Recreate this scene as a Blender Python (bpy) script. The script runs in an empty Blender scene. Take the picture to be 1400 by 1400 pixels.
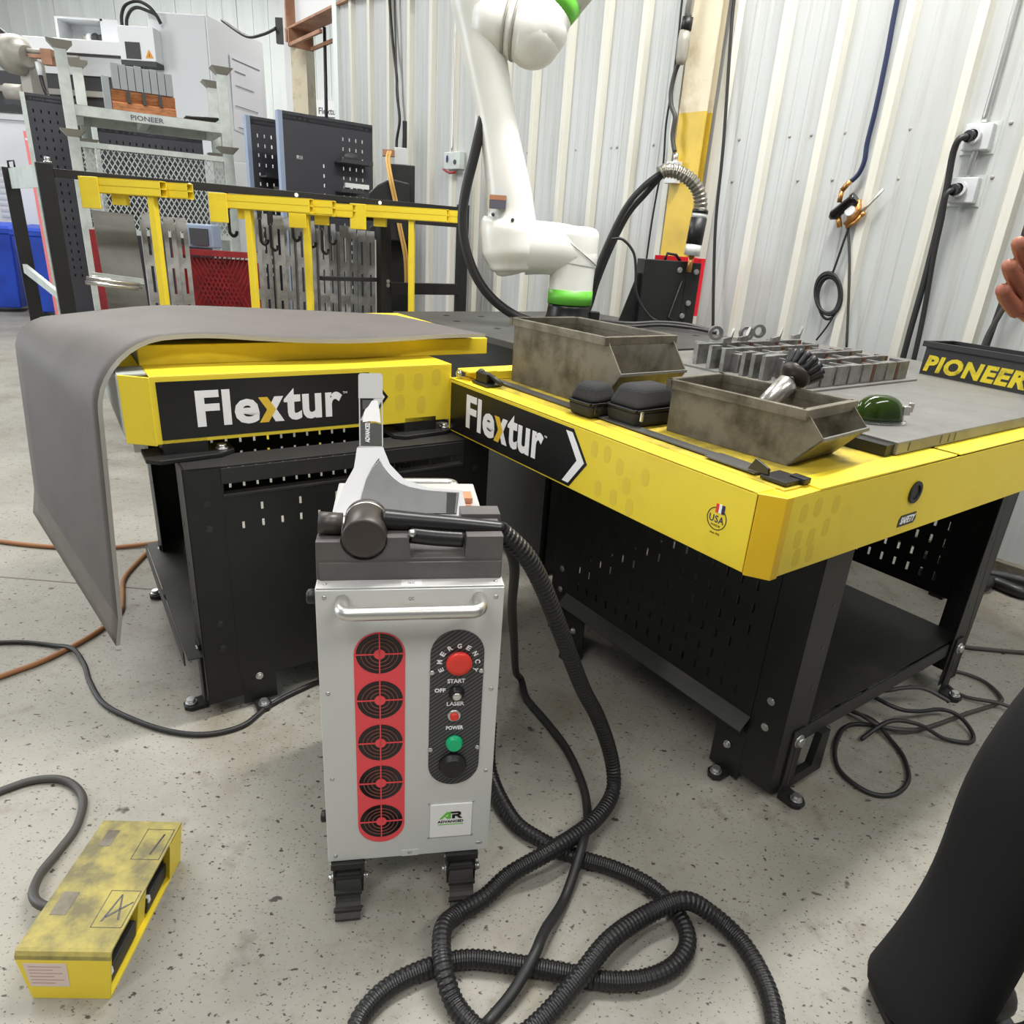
import bpy, bmesh, math, random
from mathutils import Vector, Matrix
random.seed(7)
C = bpy.context.scene.collection
SC = bpy.context.scene
PI = math.pi

# ---------------------------------------------------------------- camera
cam_d = bpy.data.cameras.new('camera')
cam = bpy.data.objects.new('camera', cam_d); C.objects.link(cam)
cam_d.sensor_width = 36.0
cam_d.lens = 36.0 * 935.0 / 1400.0
cam_d.clip_start = 0.02
_p, _r = 0.3746, 0.0660
_f = Vector((0, math.cos(_p), -math.sin(_p))); _x = Vector((1, 0, 0)); _u = _x.cross(_f)
_x2 = _x * math.cos(_r) + _u * math.sin(_r); _u2 = -_x * math.sin(_r) + _u * math.cos(_r)
cam.matrix_world = Matrix(((_x2.x, _u2.x, -_f.x, 0), (_x2.y, _u2.y, -_f.y, 0), (_x2.z, _u2.z, -_f.z, 1.34), (0, 0, 0, 1)))
SC.camera = cam

# ---------------------------------------------------------------- world, lamps, exposure
w = bpy.data.worlds.new('world'); SC.world = w; w.use_nodes = True
w.node_tree.nodes['Background'].inputs[0].default_value = (0.94, 0.97, 1.0, 1)
w.node_tree.nodes['Background'].inputs[1].default_value = 0.19
SC.view_settings.view_transform = 'Standard'; SC.view_settings.look = 'None'
SC.view_settings.gamma = 1.0; SC.view_settings.exposure = 0.0
SC.view_settings.use_curve_mapping = False
def area(name, loc, size, sy, power, rot=(0, 0, 0), col=(1, 0.98, 0.94)):
    d = bpy.data.lights.new(name, 'AREA'); d.shape = 'RECTANGLE'; d.size = size; d.size_y = sy; d.energy = power; d.color = col
    o = bpy.data.objects.new(name, d); C.objects.link(o); o.location = loc; o.rotation_euler = rot
    return o
AR36 = math.radians(36)
area('high_bay_lamp', (-1.2, 1.4, 5.2), 3.6, 0.5, 85, (0, 0, AR36))
area('high_bay_lamp.001', (1.2, 2.8, 4.8), 2.4, 0.4, 235, (0, 0, AR36))
area('high_bay_lamp.002', (-4.6, 4.6, 5.4), 3.6, 0.5, 230, (0, 0, AR36))
area('high_bay_lamp.003', (-6.0, 9.5, 5.6), 3.6, 0.5, 280, (0, 0, AR36))
area('high_bay_lamp.004', (-2.0, -2.0, 5.0), 3.6, 0.5, 135, (0, 0, AR36))
# fill light added to brighten the right-facing table skirt
area('right_fill_light', (2.8, -1.0, 5.0), 3.6, 0.5, 150, (0, 0, AR36))
area('high_bay_lamp.005', (-1.8, 10.8, 4.9), 2.4, 0.4, 80, (0, 0, AR36))
area('door_daylight', (-9.5, 3.0, 2.4), 4.0, 3.6, 330, (0, math.radians(-90), 0), (0.90, 0.96, 1.0))  # daylight from the open shop door far on the left

# ---------------------------------------------------------------- materials
def s2l(c):
    c = c / 255.0
    return c / 12.92 if c <= 0.04045 else ((c + 0.055) / 1.055) ** 2.4
def rgb(r, g, b): return (s2l(r), s2l(g), s2l(b), 1)
def mat(name, col, rough=0.5, metal=0.0, col2=None, scale=6.0, lo=0.4, hi=0.65, bump=0.0, bscale=60.0, rough2=None,
        stretch=None, alpha=1.0, trans=0.0, spec=0.5, emis=0.0, detail=6.0):
    m = bpy.data.materials.new(name); m.use_nodes = True
    nt = m.node_tree; N = nt.nodes; L = nt.links; b = N['Principled BSDF']
    b.inputs['Base Color'].default_value = col; b.inputs['Roughness'].default_value = rough
    b.inputs['Metallic'].default_value = metal; b.inputs['Specular IOR Level'].default_value = spec
    b.inputs['Alpha'].default_value = alpha; b.inputs['Transmission Weight'].default_value = trans
    if emis:
        b.inputs['Emission Color'].default_value = col; b.inputs['Emission Strength'].default_value = emis
    tc = N.new('ShaderNodeTexCoord'); mp = N.new('ShaderNodeMapping'); L.new(tc.outputs['Object'], mp.inputs['Vector'])
    if stretch: mp.inputs['Scale'].default_value = stretch
    if col2:
        n = N.new('ShaderNodeTexNoise'); n.inputs['Scale'].default_value = scale; n.inputs['Detail'].default_value = detail; n.inputs['Roughness'].default_value = 0.65
        L.new(mp.outputs['Vector'], n.inputs['Vector'])
        mr = N.new('ShaderNodeMapRange'); mr.inputs[1].default_value = lo; mr.inputs[2].default_value = hi
        L.new(n.outputs[0], mr.inputs[0])
        mx = N.new('ShaderNodeMix'); mx.data_type = 'RGBA'
        mx.inputs[6].default_value = col; mx.inputs[7].default_value = col2
        L.new(mr.outputs[0], mx.inputs[0]); L.new(mx.outputs[2], b.inputs['Base Color'])
        if rough2 is not None:
            r = N.new('ShaderNodeMapRange'); r.inputs[3].default_value = rough; r.inputs[4].default_value = rough2
            L.new(mr.outputs[0], r.inputs[0]); L.new(r.outputs[0], b.inputs['Roughness'])
    if bump:
        n2 = N.new('ShaderNodeTexNoise'); n2.inputs['Scale'].default_value = bscale; n2.inputs['Detail'].default_value = 4
        L.new(mp.outputs['Vector'], n2.inputs['Vector'])
        bp = N.new('ShaderNodeBump'); bp.inputs['Strength'].default_value = bump; bp.inputs['Distance'].default_value = 0.004
        L.new(n2.outputs[0], bp.inputs['Height']); L.new(bp.outputs[0], b.inputs['Normal'])
    return m

def floor_material():
    m = bpy.data.materials.new('speckled concrete'); m.use_nodes = True
    nt = m.node_tree; N = nt.nodes; L = nt.links; b = N['Principled BSDF']
    tc = N.new('ShaderNodeTexCoord')
    def noise(scale, detail, rough, vec=None):
        n = N.new('ShaderNodeTexNoise'); n.inputs['Scale'].default_value = scale; n.inputs['Detail'].default_value = detail
        n.inputs['Roughness'].default_value = rough; L.new(vec or tc.outputs['Object'], n.inputs['Vector']); return n.outputs[0]
    def ramp(src, a, bb):
        r = N.new('ShaderNodeMapRange'); r.inputs[1].default_value = a; r.inputs[2].default_value = bb; L.new(src, r.inputs[0]); return r.outputs[0]
    def mix(f, a, bb):
        x = N.new('ShaderNodeMix'); x.data_type = 'RGBA'
        if hasattr(f, 'is_linked') or hasattr(f, 'links'): L.new(f, x.inputs[0])
        else: x.inputs[0].default_value = f
        for i, v in ((6, a), (7, bb)):
            if isinstance(v, tuple): x.inputs[i].default_value = v
            else: L.new(v, x.inputs[i])
        return x.outputs[2]
    base = mix(ramp(noise(2.2, 8, 0.6), 0.38, 0.66), rgb(133, 130, 119), rgb(163, 160, 150))
    base = mix(ramp(noise(22, 7, 0.72), 0.36, 0.66), base, rgb(148, 146, 138))
    base = mix(ramp(noise(9, 6, 0.7), 0.56, 0.74), base, rgb(122, 117, 105))
    # brown oily stains
    base = mix(ramp(noise(1.6, 5, 0.6), 0.54, 0.76), base, rgb(122, 110, 88))
    # dark specks and chips of two sizes
    mp = N.new('ShaderNodeMapping'); mp.inputs['Scale'].default_value = (1, 1.5, 1); mp.inputs['Rotation'].default_value = (0, 0, 0.5); L.new(tc.outputs['Object'], mp.inputs['Vector'])
    for sc, th, colr in ((115, 0.332, rgb(78, 73, 66)), (46, 0.322, rgb(60, 55, 49)), (15, 0.27, rgb(70, 65, 58))):
        nz = noise(sc, 2.5, 0.55, mp.outputs[0])
        base = mix(ramp(nz, th + 0.035, th - 0.01), base, colr)
    L.new(base, b.inputs['Base Color'])
    r = N.new('ShaderNodeMapRange'); r.inputs[3].default_value = 0.38; r.inputs[4].default_value = 0.62
    L.new(noise(3, 5, 0.6), r.inputs[0]); L.new(r.outputs[0], b.inputs['Roughness'])
    bp = N.new('ShaderNodeBump'); bp.inputs['Strength'].default_value = 0.12; bp.inputs['Distance'].default_value = 0.004
    L.new(noise(70, 4, 0.6), bp.inputs['Height']); L.new(bp.outputs[0], b.inputs['Normal'])
    return m
def weave_material():
    m = bpy.data.materials.new('carbon weave'); m.use_nodes = True
    nt = m.node_tree; N = nt.nodes; L = nt.links; b = N['Principled BSDF']
    tc = N.new('ShaderNodeTexCoord'); mp = N.new('ShaderNodeMapping'); mp.inputs['Rotation'].default_value = (0, math.radians(38), 0)
    L.new(tc.outputs['Object'], mp.inputs['Vector'])
    wv = N.new('ShaderNodeTexWave'); wv.bands_direction = 'Z'; wv.inputs['Scale'].default_value = 45; wv.inputs['Distortion'].default_value = 0.4
    L.new(mp.outputs[0], wv.inputs['Vector'])
    mx = N.new('ShaderNodeMix'); mx.data_type = 'RGBA'; mx.inputs[6].default_value = rgb(26, 26, 28); mx.inputs[7].default_value = rgb(88, 88, 90)
    L.new(wv.outputs[0], mx.inputs[0]); L.new(mx.outputs[2], b.inputs['Base Color']); b.inputs['Roughness'].default_value = 0.4
    return m
M = {}
M['floor'] = floor_material()
M['weave'] = weave_material()
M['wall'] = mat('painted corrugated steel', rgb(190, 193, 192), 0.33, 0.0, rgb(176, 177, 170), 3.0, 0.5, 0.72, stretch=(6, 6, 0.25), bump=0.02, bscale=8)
M['rib'] = mat('cream steel rib', rgb(215, 214, 203), 0.35, 0.0, rgb(196, 192, 177), 3.0, 0.52, 0.75, stretch=(8, 8, 0.3))  # ribs are a lighter cream than the flats between them
M['whitewall'] = mat('white wall sheet', rgb(228, 234, 232), 0.5, 0.0, rgb(214, 221, 219), 2.0, 0.45, 0.7, stretch=(3, 3, 0.3))
M['yellow'] = mat('yellow powder coat', rgb(243, 217, 58), 0.42, 0.0, rgb(232, 202, 50), 5.0, 0.5, 0.75, bump=0.03, bscale=150)
M['yellowworn'] = mat('worn dirty yellow', rgb(206, 182, 58), 0.5, 0.0, rgb(84, 76, 46), 6.5, 0.44, 0.66)
M['yellowpatch'] = mat('dull patches on yellow', rgb(230, 203, 60), 0.55)
M['amber'] = mat('amber yellow corner paint', rgb(237, 193, 24), 0.42)
M['black'] = mat('black powder coat', rgb(21, 21, 22), 0.48, 0.0, rgb(29, 29, 29), 4.0, bump=0.05, bscale=220)
M['blackgrey'] = mat('greyish black steel', rgb(38, 38, 38), 0.5, 0.0, rgb(54, 52, 49), 6.0, 0.5, 0.75)
M['blackgloss'] = mat('black gloss', rgb(16, 16, 17), 0.16)
M['rubber'] = mat('black rubber', rgb(28, 28, 29), 0.42)
M['cable'] = mat('black cable', rgb(34, 34, 35), 0.5)
M['greycable'] = mat('grey cable', rgb(62, 60, 58), 0.5)
M['mat'] = mat('grey rubber mat', rgb(96, 91, 88), 0.62, 0.0, rgb(87, 83, 80), 5.0, 0.45, 0.7, bump=0.05, bscale=90)
M['matborder'] = mat('paler mat border', rgb(114, 108, 101), 0.7, 0.0, rgb(104, 99, 92), 8.0)  # paler tone on the last rows of the hanging end
M['matedge'] = mat('pale mat edge', rgb(168, 166, 160), 0.7)
M['alu'] = mat('silver painted sheet', rgb(208, 210, 207), 0.38, 0.12, bump=0.01, bscale=200)
M['alutop'] = mat('silver sheet top', rgb(196, 196, 194), 0.4, 0.2)
M['chrome'] = mat('satin chrome', rgb(216, 215, 210), 0.33, 0.9)
M['zinc'] = mat('zinc bolt', rgb(205, 206, 204), 0.3, 0.9)
M['steel'] = mat('bare steel plate', rgb(126, 126, 123), 0.42, 0.2, rgb(106, 104, 99), 4.0, 0.4, 0.7, rough2=0.58)
M['steeldark'] = mat('dark steel plate', rgb(88, 88, 86), 0.45, 0.3, rgb(68, 68, 66), 3.0, 0.42, 0.7)
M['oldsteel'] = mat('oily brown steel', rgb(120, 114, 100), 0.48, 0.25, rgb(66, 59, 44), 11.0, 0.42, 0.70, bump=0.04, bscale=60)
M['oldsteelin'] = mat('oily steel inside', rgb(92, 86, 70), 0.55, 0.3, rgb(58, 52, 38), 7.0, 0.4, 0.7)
M['block'] = mat('ground steel block', rgb(150, 150, 148), 0.35, 0.6, rgb(122, 121, 118), 20.0)
M['rustend'] = mat('brown block end', rgb(96, 62, 46), 0.6, 0.1)
M['red'] = mat('red fan panel', rgb(238, 76, 84), 0.4)
M['guard'] = mat('brown fan guard', rgb(128, 70, 64), 0.45)
M['redbtn'] = mat('red button', rgb(232, 62, 52), 0.35)
M['redpaint'] = mat('red painted steel', rgb(150, 34, 38), 0.5, 0.0, rgb(112, 26, 30), 8.0)
M['redbright'] = mat('bright red plate', rgb(224, 32, 48), 0.4)
M['salmon'] = mat('faded red strip', rgb(232, 118, 118), 0.5)
M['green'] = mat('green ring', rgb(104, 192, 62), 0.4)
M['greenbtn'] = mat('green button', rgb(14, 186, 124), 0.3)
M['logogreen'] = mat('logo green', rgb(110, 196, 70), 0.4)
M['white'] = mat('white print', rgb(250, 250, 250), 0.5)
M['whiteplastic'] = mat('white plastic', rgb(240, 240, 240), 0.4)
M['robot'] = mat('white robot paint', rgb(236, 237, 232), 0.3, 0.0, rgb(226, 227, 221), 3.0)
M['robotline'] = mat('seam grey', rgb(176, 178, 174), 0.5)
M['cream'] = mat('cream print', rgb(226, 208, 140), 0.5)
M['creamyellow'] = mat('golden print', rgb(238, 196, 60), 0.5)
M['dark'] = mat('dark print', rgb(22, 21, 22), 0.32)
M['greytape'] = mat('grey sticker', rgb(206, 206, 204), 0.4)
M['foam'] = mat('dark grey holder plastic', rgb(88, 84, 84), 0.6, 0.0, rgb(98, 94, 92), 12.0, bump=0.06, bscale=250)
M['gun'] = mat('black brown anodised', rgb(66, 60, 57), 0.38, 0.2)
M['gunblack'] = mat('gun black', rgb(32, 32, 33), 0.34, 0.1)
M['card'] = mat('white card', rgb(236, 237, 240), 0.45)
M['frost'] = mat('frosted grey plastic', rgb(198, 199, 198), 0.35)
M['blade'] = mat('brushed axe blade', rgb(186, 187, 188), 0.3, 0.55, rgb(162, 163, 164), 7.0, 0.4, 0.7)
M['clear'] = mat('clear plastic', (1, 1, 1, 1), 0.05, 0.0, trans=1.0)
M['copper'] = mat('copper brown block', rgb(186, 130, 98), 0.5)
M['tan'] = mat('tan paper', rgb(206, 204, 190), 0.6)
M['fabric'] = mat('black case fabric', rgb(38, 38, 40), 0.85, bump=0.2, bscale=500)
M['grimy'] = mat('grimy pedal yellow', rgb(166, 154, 80), 0.6, 0.0, rgb(106, 100, 70), 14.0, 0.36, 0.62)
M['barsteel'] = mat('pale mill steel', rgb(168, 169, 170), 0.45, 0.1, rgb(138, 138, 138), 12.0)
M['glassgreen'] = mat('green welding lens', rgb(44, 64, 16), 0.1, 0.0, rgb(26, 44, 10), 8.0)
M['brush'] = mat('dark wire bristle', rgb(52, 52, 54), 0.45, 0.5)
M['polished'] = mat('polished steel', rgb(206, 202, 196), 0.27, 0.9)
M['wheel'] = mat('orange brown wheel', rgb(166, 98, 40), 0.45)
M['blue'] = mat('blue bin plastic', rgb(30, 76, 196), 0.45, 0.0, rgb(24, 60, 166), 3.0)
M['galv'] = mat('galvanised steel', rgb(206, 213, 208), 0.4, 0.2, rgb(186, 194, 190), 10.0)
M['machine'] = mat('machine grey paint', rgb(202, 205, 207), 0.45)
M['machwhite'] = mat('machine white paint', rgb(226, 228, 230), 0.45)
M['machdark'] = mat('dark machine recess', rgb(62, 62, 64), 0.6)
M['castgrey'] = mat('cast grey metal', rgb(158, 155, 146), 0.5, 0.2)
M['peg'] = mat('charcoal pegboard', rgb(56, 57, 64), 0.5)
M['pegblue'] = mat('blue grey sheet edge', rgb(150, 164, 188), 0.45)
M['wood'] = mat('orange stained wood', rgb(192, 128, 82), 0.6, 0.0, rgb(140, 84, 46), 10.0, stretch=(1, 6, 6))
M['greyblock'] = mat('grey cast block', rgb(148, 154, 158), 0.5)
M['colbeige'] = mat('dirty cream column', rgb(216, 206, 180), 0.5, 0.0, rgb(168, 146, 108), 4.0, 0.52, 0.78)
M['colyellow'] = mat('yellow column paint', rgb(216, 184, 58), 0.42, 0.0, rgb(196, 166, 60), 4.0)
M['rust'] = mat('rusty beam primer', rgb(150, 104, 78), 0.6, 0.0, rgb(176, 136, 108), 6.0)
M['brass'] = mat('brass', rgb(198, 146, 84), 0.3, 0.8)
M['bluehose'] = mat('dark blue air hose', rgb(34, 44, 78), 0.4)
M['orangehose'] = mat('orange brown hose', rgb(148, 100, 62), 0.55)
M['orangewire'] = mat('golden wire', rgb(206, 164, 92), 0.5)
M['flexmetal'] = mat('flexible steel conduit', rgb(150, 146, 136), 0.3, 0.8)
M['paper'] = mat('paper sheet', rgb(232, 232, 238), 0.6)
M['ink'] = mat('grey ink', rgb(96, 94, 108), 0.6)
M['paleink'] = mat('pale pink print', rgb(196, 160, 152), 0.6)
M['pinklabel'] = mat('pale pink label', rgb(226, 208, 200), 0.5)
M['pedalblack'] = mat('black pedal', rgb(34, 34, 36), 0.5)
M['cloth'] = mat('black trouser cloth', rgb(19, 19, 21), 0.95, 0.0, rgb(14, 14, 16), 3.0, bump=0.08, bscale=160)
M['jacket'] = mat('dark work jacket', rgb(36, 37, 42), 0.9, bump=0.1, bscale=160)
M['skin'] = mat('skin', rgb(178, 112, 88), 0.5, 0.0, rgb(166, 98, 78), 14.0)
M['hair'] = mat('dark brown hair', rgb(44, 32, 26), 0.6)
M['leather'] = mat('black boot leather', rgb(30, 29, 29), 0.55)
M['navy'] = mat('navy ink', rgb(44, 40, 92), 0.5)
M['stencil'] = mat('yellow stencil paint', rgb(222, 200, 40), 0.6, 0.0, rgb(150, 132, 30), 22.0, 0.5, 0.72)
M['warn'] = mat('orange warning label', rgb(226, 150, 40), 0.5)
M['crack'] = mat('floor joint filler', rgb(120, 114, 104), 0.8)

# ---------------------------------------------------------------- mesh helpers
KS = None          # scales a table's image-derived coordinates about the camera (heights count from the 1.34 m camera level)
def km(q):
    return (q[0], q[1], q[2]) if KS is None else (q[0] * KS, q[1] * KS, 1.34 - KS * (1.34 - q[2]))
class G:
    def __init__(s): s.v = []; s.f = []; s.m = []; s.s = []
    def add(s, vs, fs, mi=0, sm=False):
        o = len(s.v); s.v.extend([km(q) for q in vs])
        for f in fs:
            s.f.append([o + i for i in f]); s.m.append(mi); s.s.append(sm)
    def box(s, x0, x1, y0, y1, z0, z1, mi=0):
        s.add([(x0, y0, z0), (x1, y0, z0), (x1, y1, z0), (x0, y1, z0), (x0, y0, z1), (x1, y0, z1), (x1, y1, z1), (x0, y1, z1)],
              [(3, 2, 1, 0), (4, 5, 6, 7), (0, 1, 5, 4), (1, 2, 6, 5), (2, 3, 7, 6), (3, 0, 4, 7)], mi); return s
    def hexa(s, p, mi=0):
        s.add(p, [(3, 2, 1, 0), (4, 5, 6, 7), (0, 1, 5, 4), (1, 2, 6, 5), (2, 3, 7, 6), (3, 0, 4, 7)], mi); return s
    def prism(s, poly, o, ex, ey, depth, mi=0, sm=False):
        o, ex, ey = Vector(o), Vector(ex), Vector(ey); n = ex.cross(ey).normalized() * depth
        k = len(poly); a = [o + ex * x + ey * y for x, y in poly]; b = [q + n for q in a]
        s.add(a + b, [tuple(range(k))[::-1], tuple(range(k, 2 * k))], mi)
        s.add(a + b, [(i, (i + 1) % k, k + (i + 1) % k, k + i) for i in range(k)], mi, sm); return s
    def cyl(s, p0, p1, r0, r1=None, n=16, mi=0, cap=True):
        r1 = r0 if r1 is None else r1
        p0, p1 = Vector(p0), Vector(p1); d = (p1 - p0).normalized()
        a = d.orthogonal().normalized(); b = d.cross(a); vs = []
        for p, r in ((p0, r0), (p1, r1)):
            vs += [p + (a * math.cos(2 * PI * i / n) + b * math.sin(2 * PI * i / n)) * r for i in range(n)]
        s.add(vs, [(i, (i + 1) % n, n + (i + 1) % n, n + i) for i in range(n)], mi, True)
        if cap: s.add(vs, [tuple(range(n))[::-1], tuple(range(n, 2 * n))], mi)
        return s
    def lathe(s, o, d, prof, n=24, mi=0, cap=True):
        o, d = Vector(o), Vector(d).normalized(); a = d.orthogonal().normalized(); b = d.cross(a); vs = []; k = len(prof)
        for r, h in prof:
            vs += [o + d * h + (a * math.cos(2 * PI * i / n) + b * math.sin(2 * PI * i / n)) * r for i in range(n)]
        s.add(vs, [(j * n + i, j * n + (i + 1) % n, (j + 1) * n + (i + 1) % n, (j + 1) * n + i) for j in range(k - 1) for i in range(n)], mi, True)
        if cap: s.add(vs, [tuple(range(n))[::-1], tuple(range((k - 1) * n, k * n))], mi)
        return s
    def tube(s, pts, r, n=8, mi=0, cyc=False, rad=None):
        P = [Vector(p) for p in pts]; k = len(P); T = []
        for i in range(k):
            a = P[(i - 1) % k] if (cyc or i > 0) else P[i]; b = P[(i + 1) % k] if (cyc or i < k - 1) else P[i]
            t = b - a; T.append(t.normalized() if t.length > 1e-9 else Vector((0, 0, 1)))
        u = T[0].orthogonal().normalized(); vs = []
        for i in range(k):
            u = u - T[i] * u.dot(T[i])
            u = u.normalized() if u.length > 1e-6 else T[i].orthogonal().normalized()
            v = T[i].cross(u); rr = rad[i] if rad else r
            vs += [P[i] + (u * math.cos(2 * PI * j / n) + v * math.sin(2 * PI * j / n)) * rr for j in range(n)]
        kk = k if cyc else k - 1
        s.add(vs, [(i * n + j, i * n + (j + 1) % n, ((i + 1) % k) * n + (j + 1) % n, ((i + 1) % k) * n + j) for i in range(kk) for j in range(n)], mi, True)
        if not cyc: s.add(vs, [tuple(range(n))[::-1], tuple(range((k - 1) * n, k * n))], mi)
        return s
    def ball(s, c, r, n=16, m=10, mi=0):
        c = Vector(c); r = Vector(r) if not isinstance(r, (int, float)) else Vector((r, r, r)); vs = []
        for j in range(m + 1):
            t = PI * j / m
            vs += [(c.x + r.x * math.sin(t) * math.cos(2 * PI * i / n), c.y + r.y * math.sin(t) * math.sin(2 * PI * i / n), c.z + r.z * math.cos(t)) for i in range(n)]
        s.add(vs, [(j * n + i, (j + 1) * n + i, (j + 1) * n + (i + 1) % n, j * n + (i + 1) % n) for j in range(m) for i in range(n)], mi, True); return s
    def slots(s, o, ex, ey, W, H, th, x0, y0, px, py, nx, ny, hw, hh, mi=0, skip=None):
        """sheet W x H of thickness th pierced by nx x ny slots hw x hh on pitch px, py starting at x0, y0"""
        o, ex, ey = Vector(o), Vector(ex), Vector(ey); nn = ex.cross(ey).normalized() * th
        P = lambda x, y, k: o + ex * x + ey * y + nn * k
        def q(xa, xb, ya, yb):
            if xb - xa < 1e-6 or yb - ya < 1e-6: return
            s.add([P(xa, ya, 0), P(xb, ya, 0), P(xb, yb, 0), P(xa, yb, 0), P(xa, ya, 1), P(xb, ya, 1), P(xb, yb, 1), P(xa, yb, 1)],
                  [(3, 2, 1, 0), (4, 5, 6, 7)], mi)
        x1, y1 = x0 + nx * px, y0 + ny * py
        q(0, W, 0, y0); q(0, W, y1, H); q(0, x0, y0, y1); q(x1, W, y0, y1)
        for j in range(ny):
            for i in range(nx):
                a, b = x0 + i * px, y0 + j * py
                if skip and skip(i, j): q(a, a + px, b, b + py); continue
                ha, hb = a + (px - hw) / 2, b + (py - hh) / 2
                q(a, a + px, b, hb); q(a, a + px, hb + hh, b + py); q(a, ha, hb, hb + hh); q(ha + hw, a + px, hb, hb + hh)
                R = [(ha, hb), (ha + hw, hb), (ha + hw, hb + hh), (ha, hb + hh)]
                s.add([P(x, y, k) for k in (0, 1) for x, y in R], [(t, (t + 1) % 4, 4 + (t + 1) % 4, 4 + t) for t in range(4)], mi)
        R = [(0, 0), (W, 0), (W, H), (0, H)]
        s.add([P(x, y, k) for k in (0, 1) for x, y in R], [(t, (t + 1) % 4, 4 + (t + 1) % 4, 4 + t) for t in range(4)], mi)
        return s

def cat(pts, per=8, cyc=False):
    P = [Vector(p) for p in pts]; k = len(P); out = []
    for i in range(k if cyc else k - 1):
        g = lambda j: P[j % k] if cyc else P[max(0, min(k - 1, j))]
        a, b, c, d = g(i - 1), g(i), g(i + 1), g(i + 2)
        for t in range(per):
            x = t / per
            out.append(0.5 * ((2 * b) + (c - a) * x + (2 * a - 5 * b + 4 * c - d) * x * x + (3 * b - a - 3 * c + d) * x ** 3))
    if not cyc: out.append(P[-1])
    return out
def resample(pts, step):
    out = [Vector(pts[0])]; acc = 0.0
    for a, b in zip(pts, pts[1:]):
        a, b = Vector(a), Vector(b); L = (b - a).length
        if L < 1e-9: continue
        t = step - acc
        while t <= L:
            out.append(a + (b - a) * (t / L)); t += step
        acc = L - (t - step)
    return out

def put(o, parent):
    C.objects.link(o)
    if parent is not None: o.parent = parent
    return o
def obj(name, g, m, parent=None, bevel=0.0, loc=None, rot=None, seg=2):
    me = bpy.data.meshes.new(name); me.from_pydata(g.v, [], g.f)
    for mm in (m if isinstance(m, (list, tuple)) else [m]): me.materials.append(M[mm] if isinstance(mm, str) else mm)
    me.polygons.foreach_set('material_index', g.m); me.polygons.foreach_set('use_smooth', g.s)
    bm = bmesh.new(); bm.from_mesh(me); bmesh.ops.remove_doubles(bm, verts=bm.verts, dist=1e-5)
    bmesh.ops.recalc_face_normals(bm, faces=bm.faces); bm.to_mesh(me); bm.free(); me.update()
    o = bpy.data.objects.new(name, me); put(o, parent)
    if loc is not None: o.location = loc
    if rot is not None: o.rotation_euler = rot
    if bevel:
        b = o.modifiers.new('bevel', 'BEVEL'); b.width = bevel; b.segments = seg; b.limit_method = 'ANGLE'; b.angle_limit = math.radians(40)
    return o
def thing(name, label, cat_, loc=(0, 0, 0), rz=0.0, group=None):
    o = bpy.data.objects.new(name, None); C.objects.link(o); o.empty_display_size = 0.05
    o.location = loc; o.rotation_euler = (0, 0, rz); o['label'] = label; o['category'] = cat_
    if group: o['group'] = group
    return o
def tag(o, label, cat_, group=None):
    o['label'] = label; o['category'] = cat_
    if group: o['group'] = group
    return o
def struct(o): o['kind'] = 'structure'; return o
def copy_tree(o, parent=None):
    c = o.copy(); C.objects.link(c); c.parent = parent
    for ch in list(o.children): copy_tree(ch, c)
    return c

_tc = {}
def text(name, s, m, parent, o, ex, ey, W, H, depth=0.0008, bold=0.0, space=1.0, slant=0.0):
    """lettering as real raised geometry filling the rectangle o + ex*W + ey*H"""
    key = (s, bold, space)
    if key not in _tc:
        cu = bpy.data.curves.new('t', 'FONT'); cu.body = s; cu.size = 1.0; cu.offset = bold; cu.space_character = space; cu.resolution_u = 3
        to = bpy.data.objects.new('t', cu); C.objects.link(to)
        bpy.context.view_layer.update()
        me = bpy.data.meshes.new_from_object(to.evaluated_get(bpy.context.evaluated_depsgraph_get()))
        _tc[key] = ([v.co.copy() for v in me.vertices], [tuple(p.vertices) for p in me.polygons])
        bpy.data.objects.remove(to); bpy.data.curves.remove(cu); bpy.data.meshes.remove(me)
    vs, fs = _tc[key]
    x0 = min(v.x for v in vs); x1 = max(v.x for v in vs); y0 = min(v.y for v in vs); y1 = max(v.y for v in vs)
    o, ex, ey = Vector(o), Vector(ex), Vector(ey); n = ex.cross(ey).normalized()
    out = []
    for v in vs:
        b = (v.y - y0) / (y1 - y0)
        out.append(km(o + ex * ((v.x - x0) / (x1 - x0) * W + slant * b * H) + ey * (b * H) + n * depth))
    me = bpy.data.meshes.new(name); me.from_pydata(out, [], fs); me.materials.append(M[m]); me.update()
    ob = bpy.data.objects.new(name, me); put(ob, parent)
    if depth > 0.0:
        so = ob.modifiers.new('thick', 'SOLIDIFY'); so.thickness = depth; so.offset = -1
    return ob
def ring(g, c, ex, ey, r0, r1, depth, n=32, a0=0.0, a1=2 * PI, mi=0):
    c, ex, ey = Vector(c), Vector(ex), Vector(ey); nn = ex.cross(ey).normalized() * depth
    full = abs(a1 - a0 - 2 * PI) < 1e-6; k = n if full else n + 1; vs = []
    for i in range(k):
        a = a0 + (a1 - a0) * i / n; d = ex * math.cos(a) + ey * math.sin(a)
        vs += [c + d * r0, c + d * r1, c + d * r1 + nn, c + d * r0 + nn]
    fs = []
    for i in range(n):
        j = (i + 1) % k
        for t in range(4): fs.append((i * 4 + t, i * 4 + (t + 1) % 4, j * 4 + (t + 1) % 4, j * 4 + t))
    if not full: fs += [(0, 1, 2, 3), (4 * n + 3, 4 * n + 2, 4 * n + 1, 4 * n)]
    g.add(vs, fs, mi); return g
def disc(n=24, r=1.0, rx=None): return [((rx or r) * math.cos(2 * PI * i / n), r * math.sin(2 * PI * i / n)) for i in range(n)]
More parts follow.
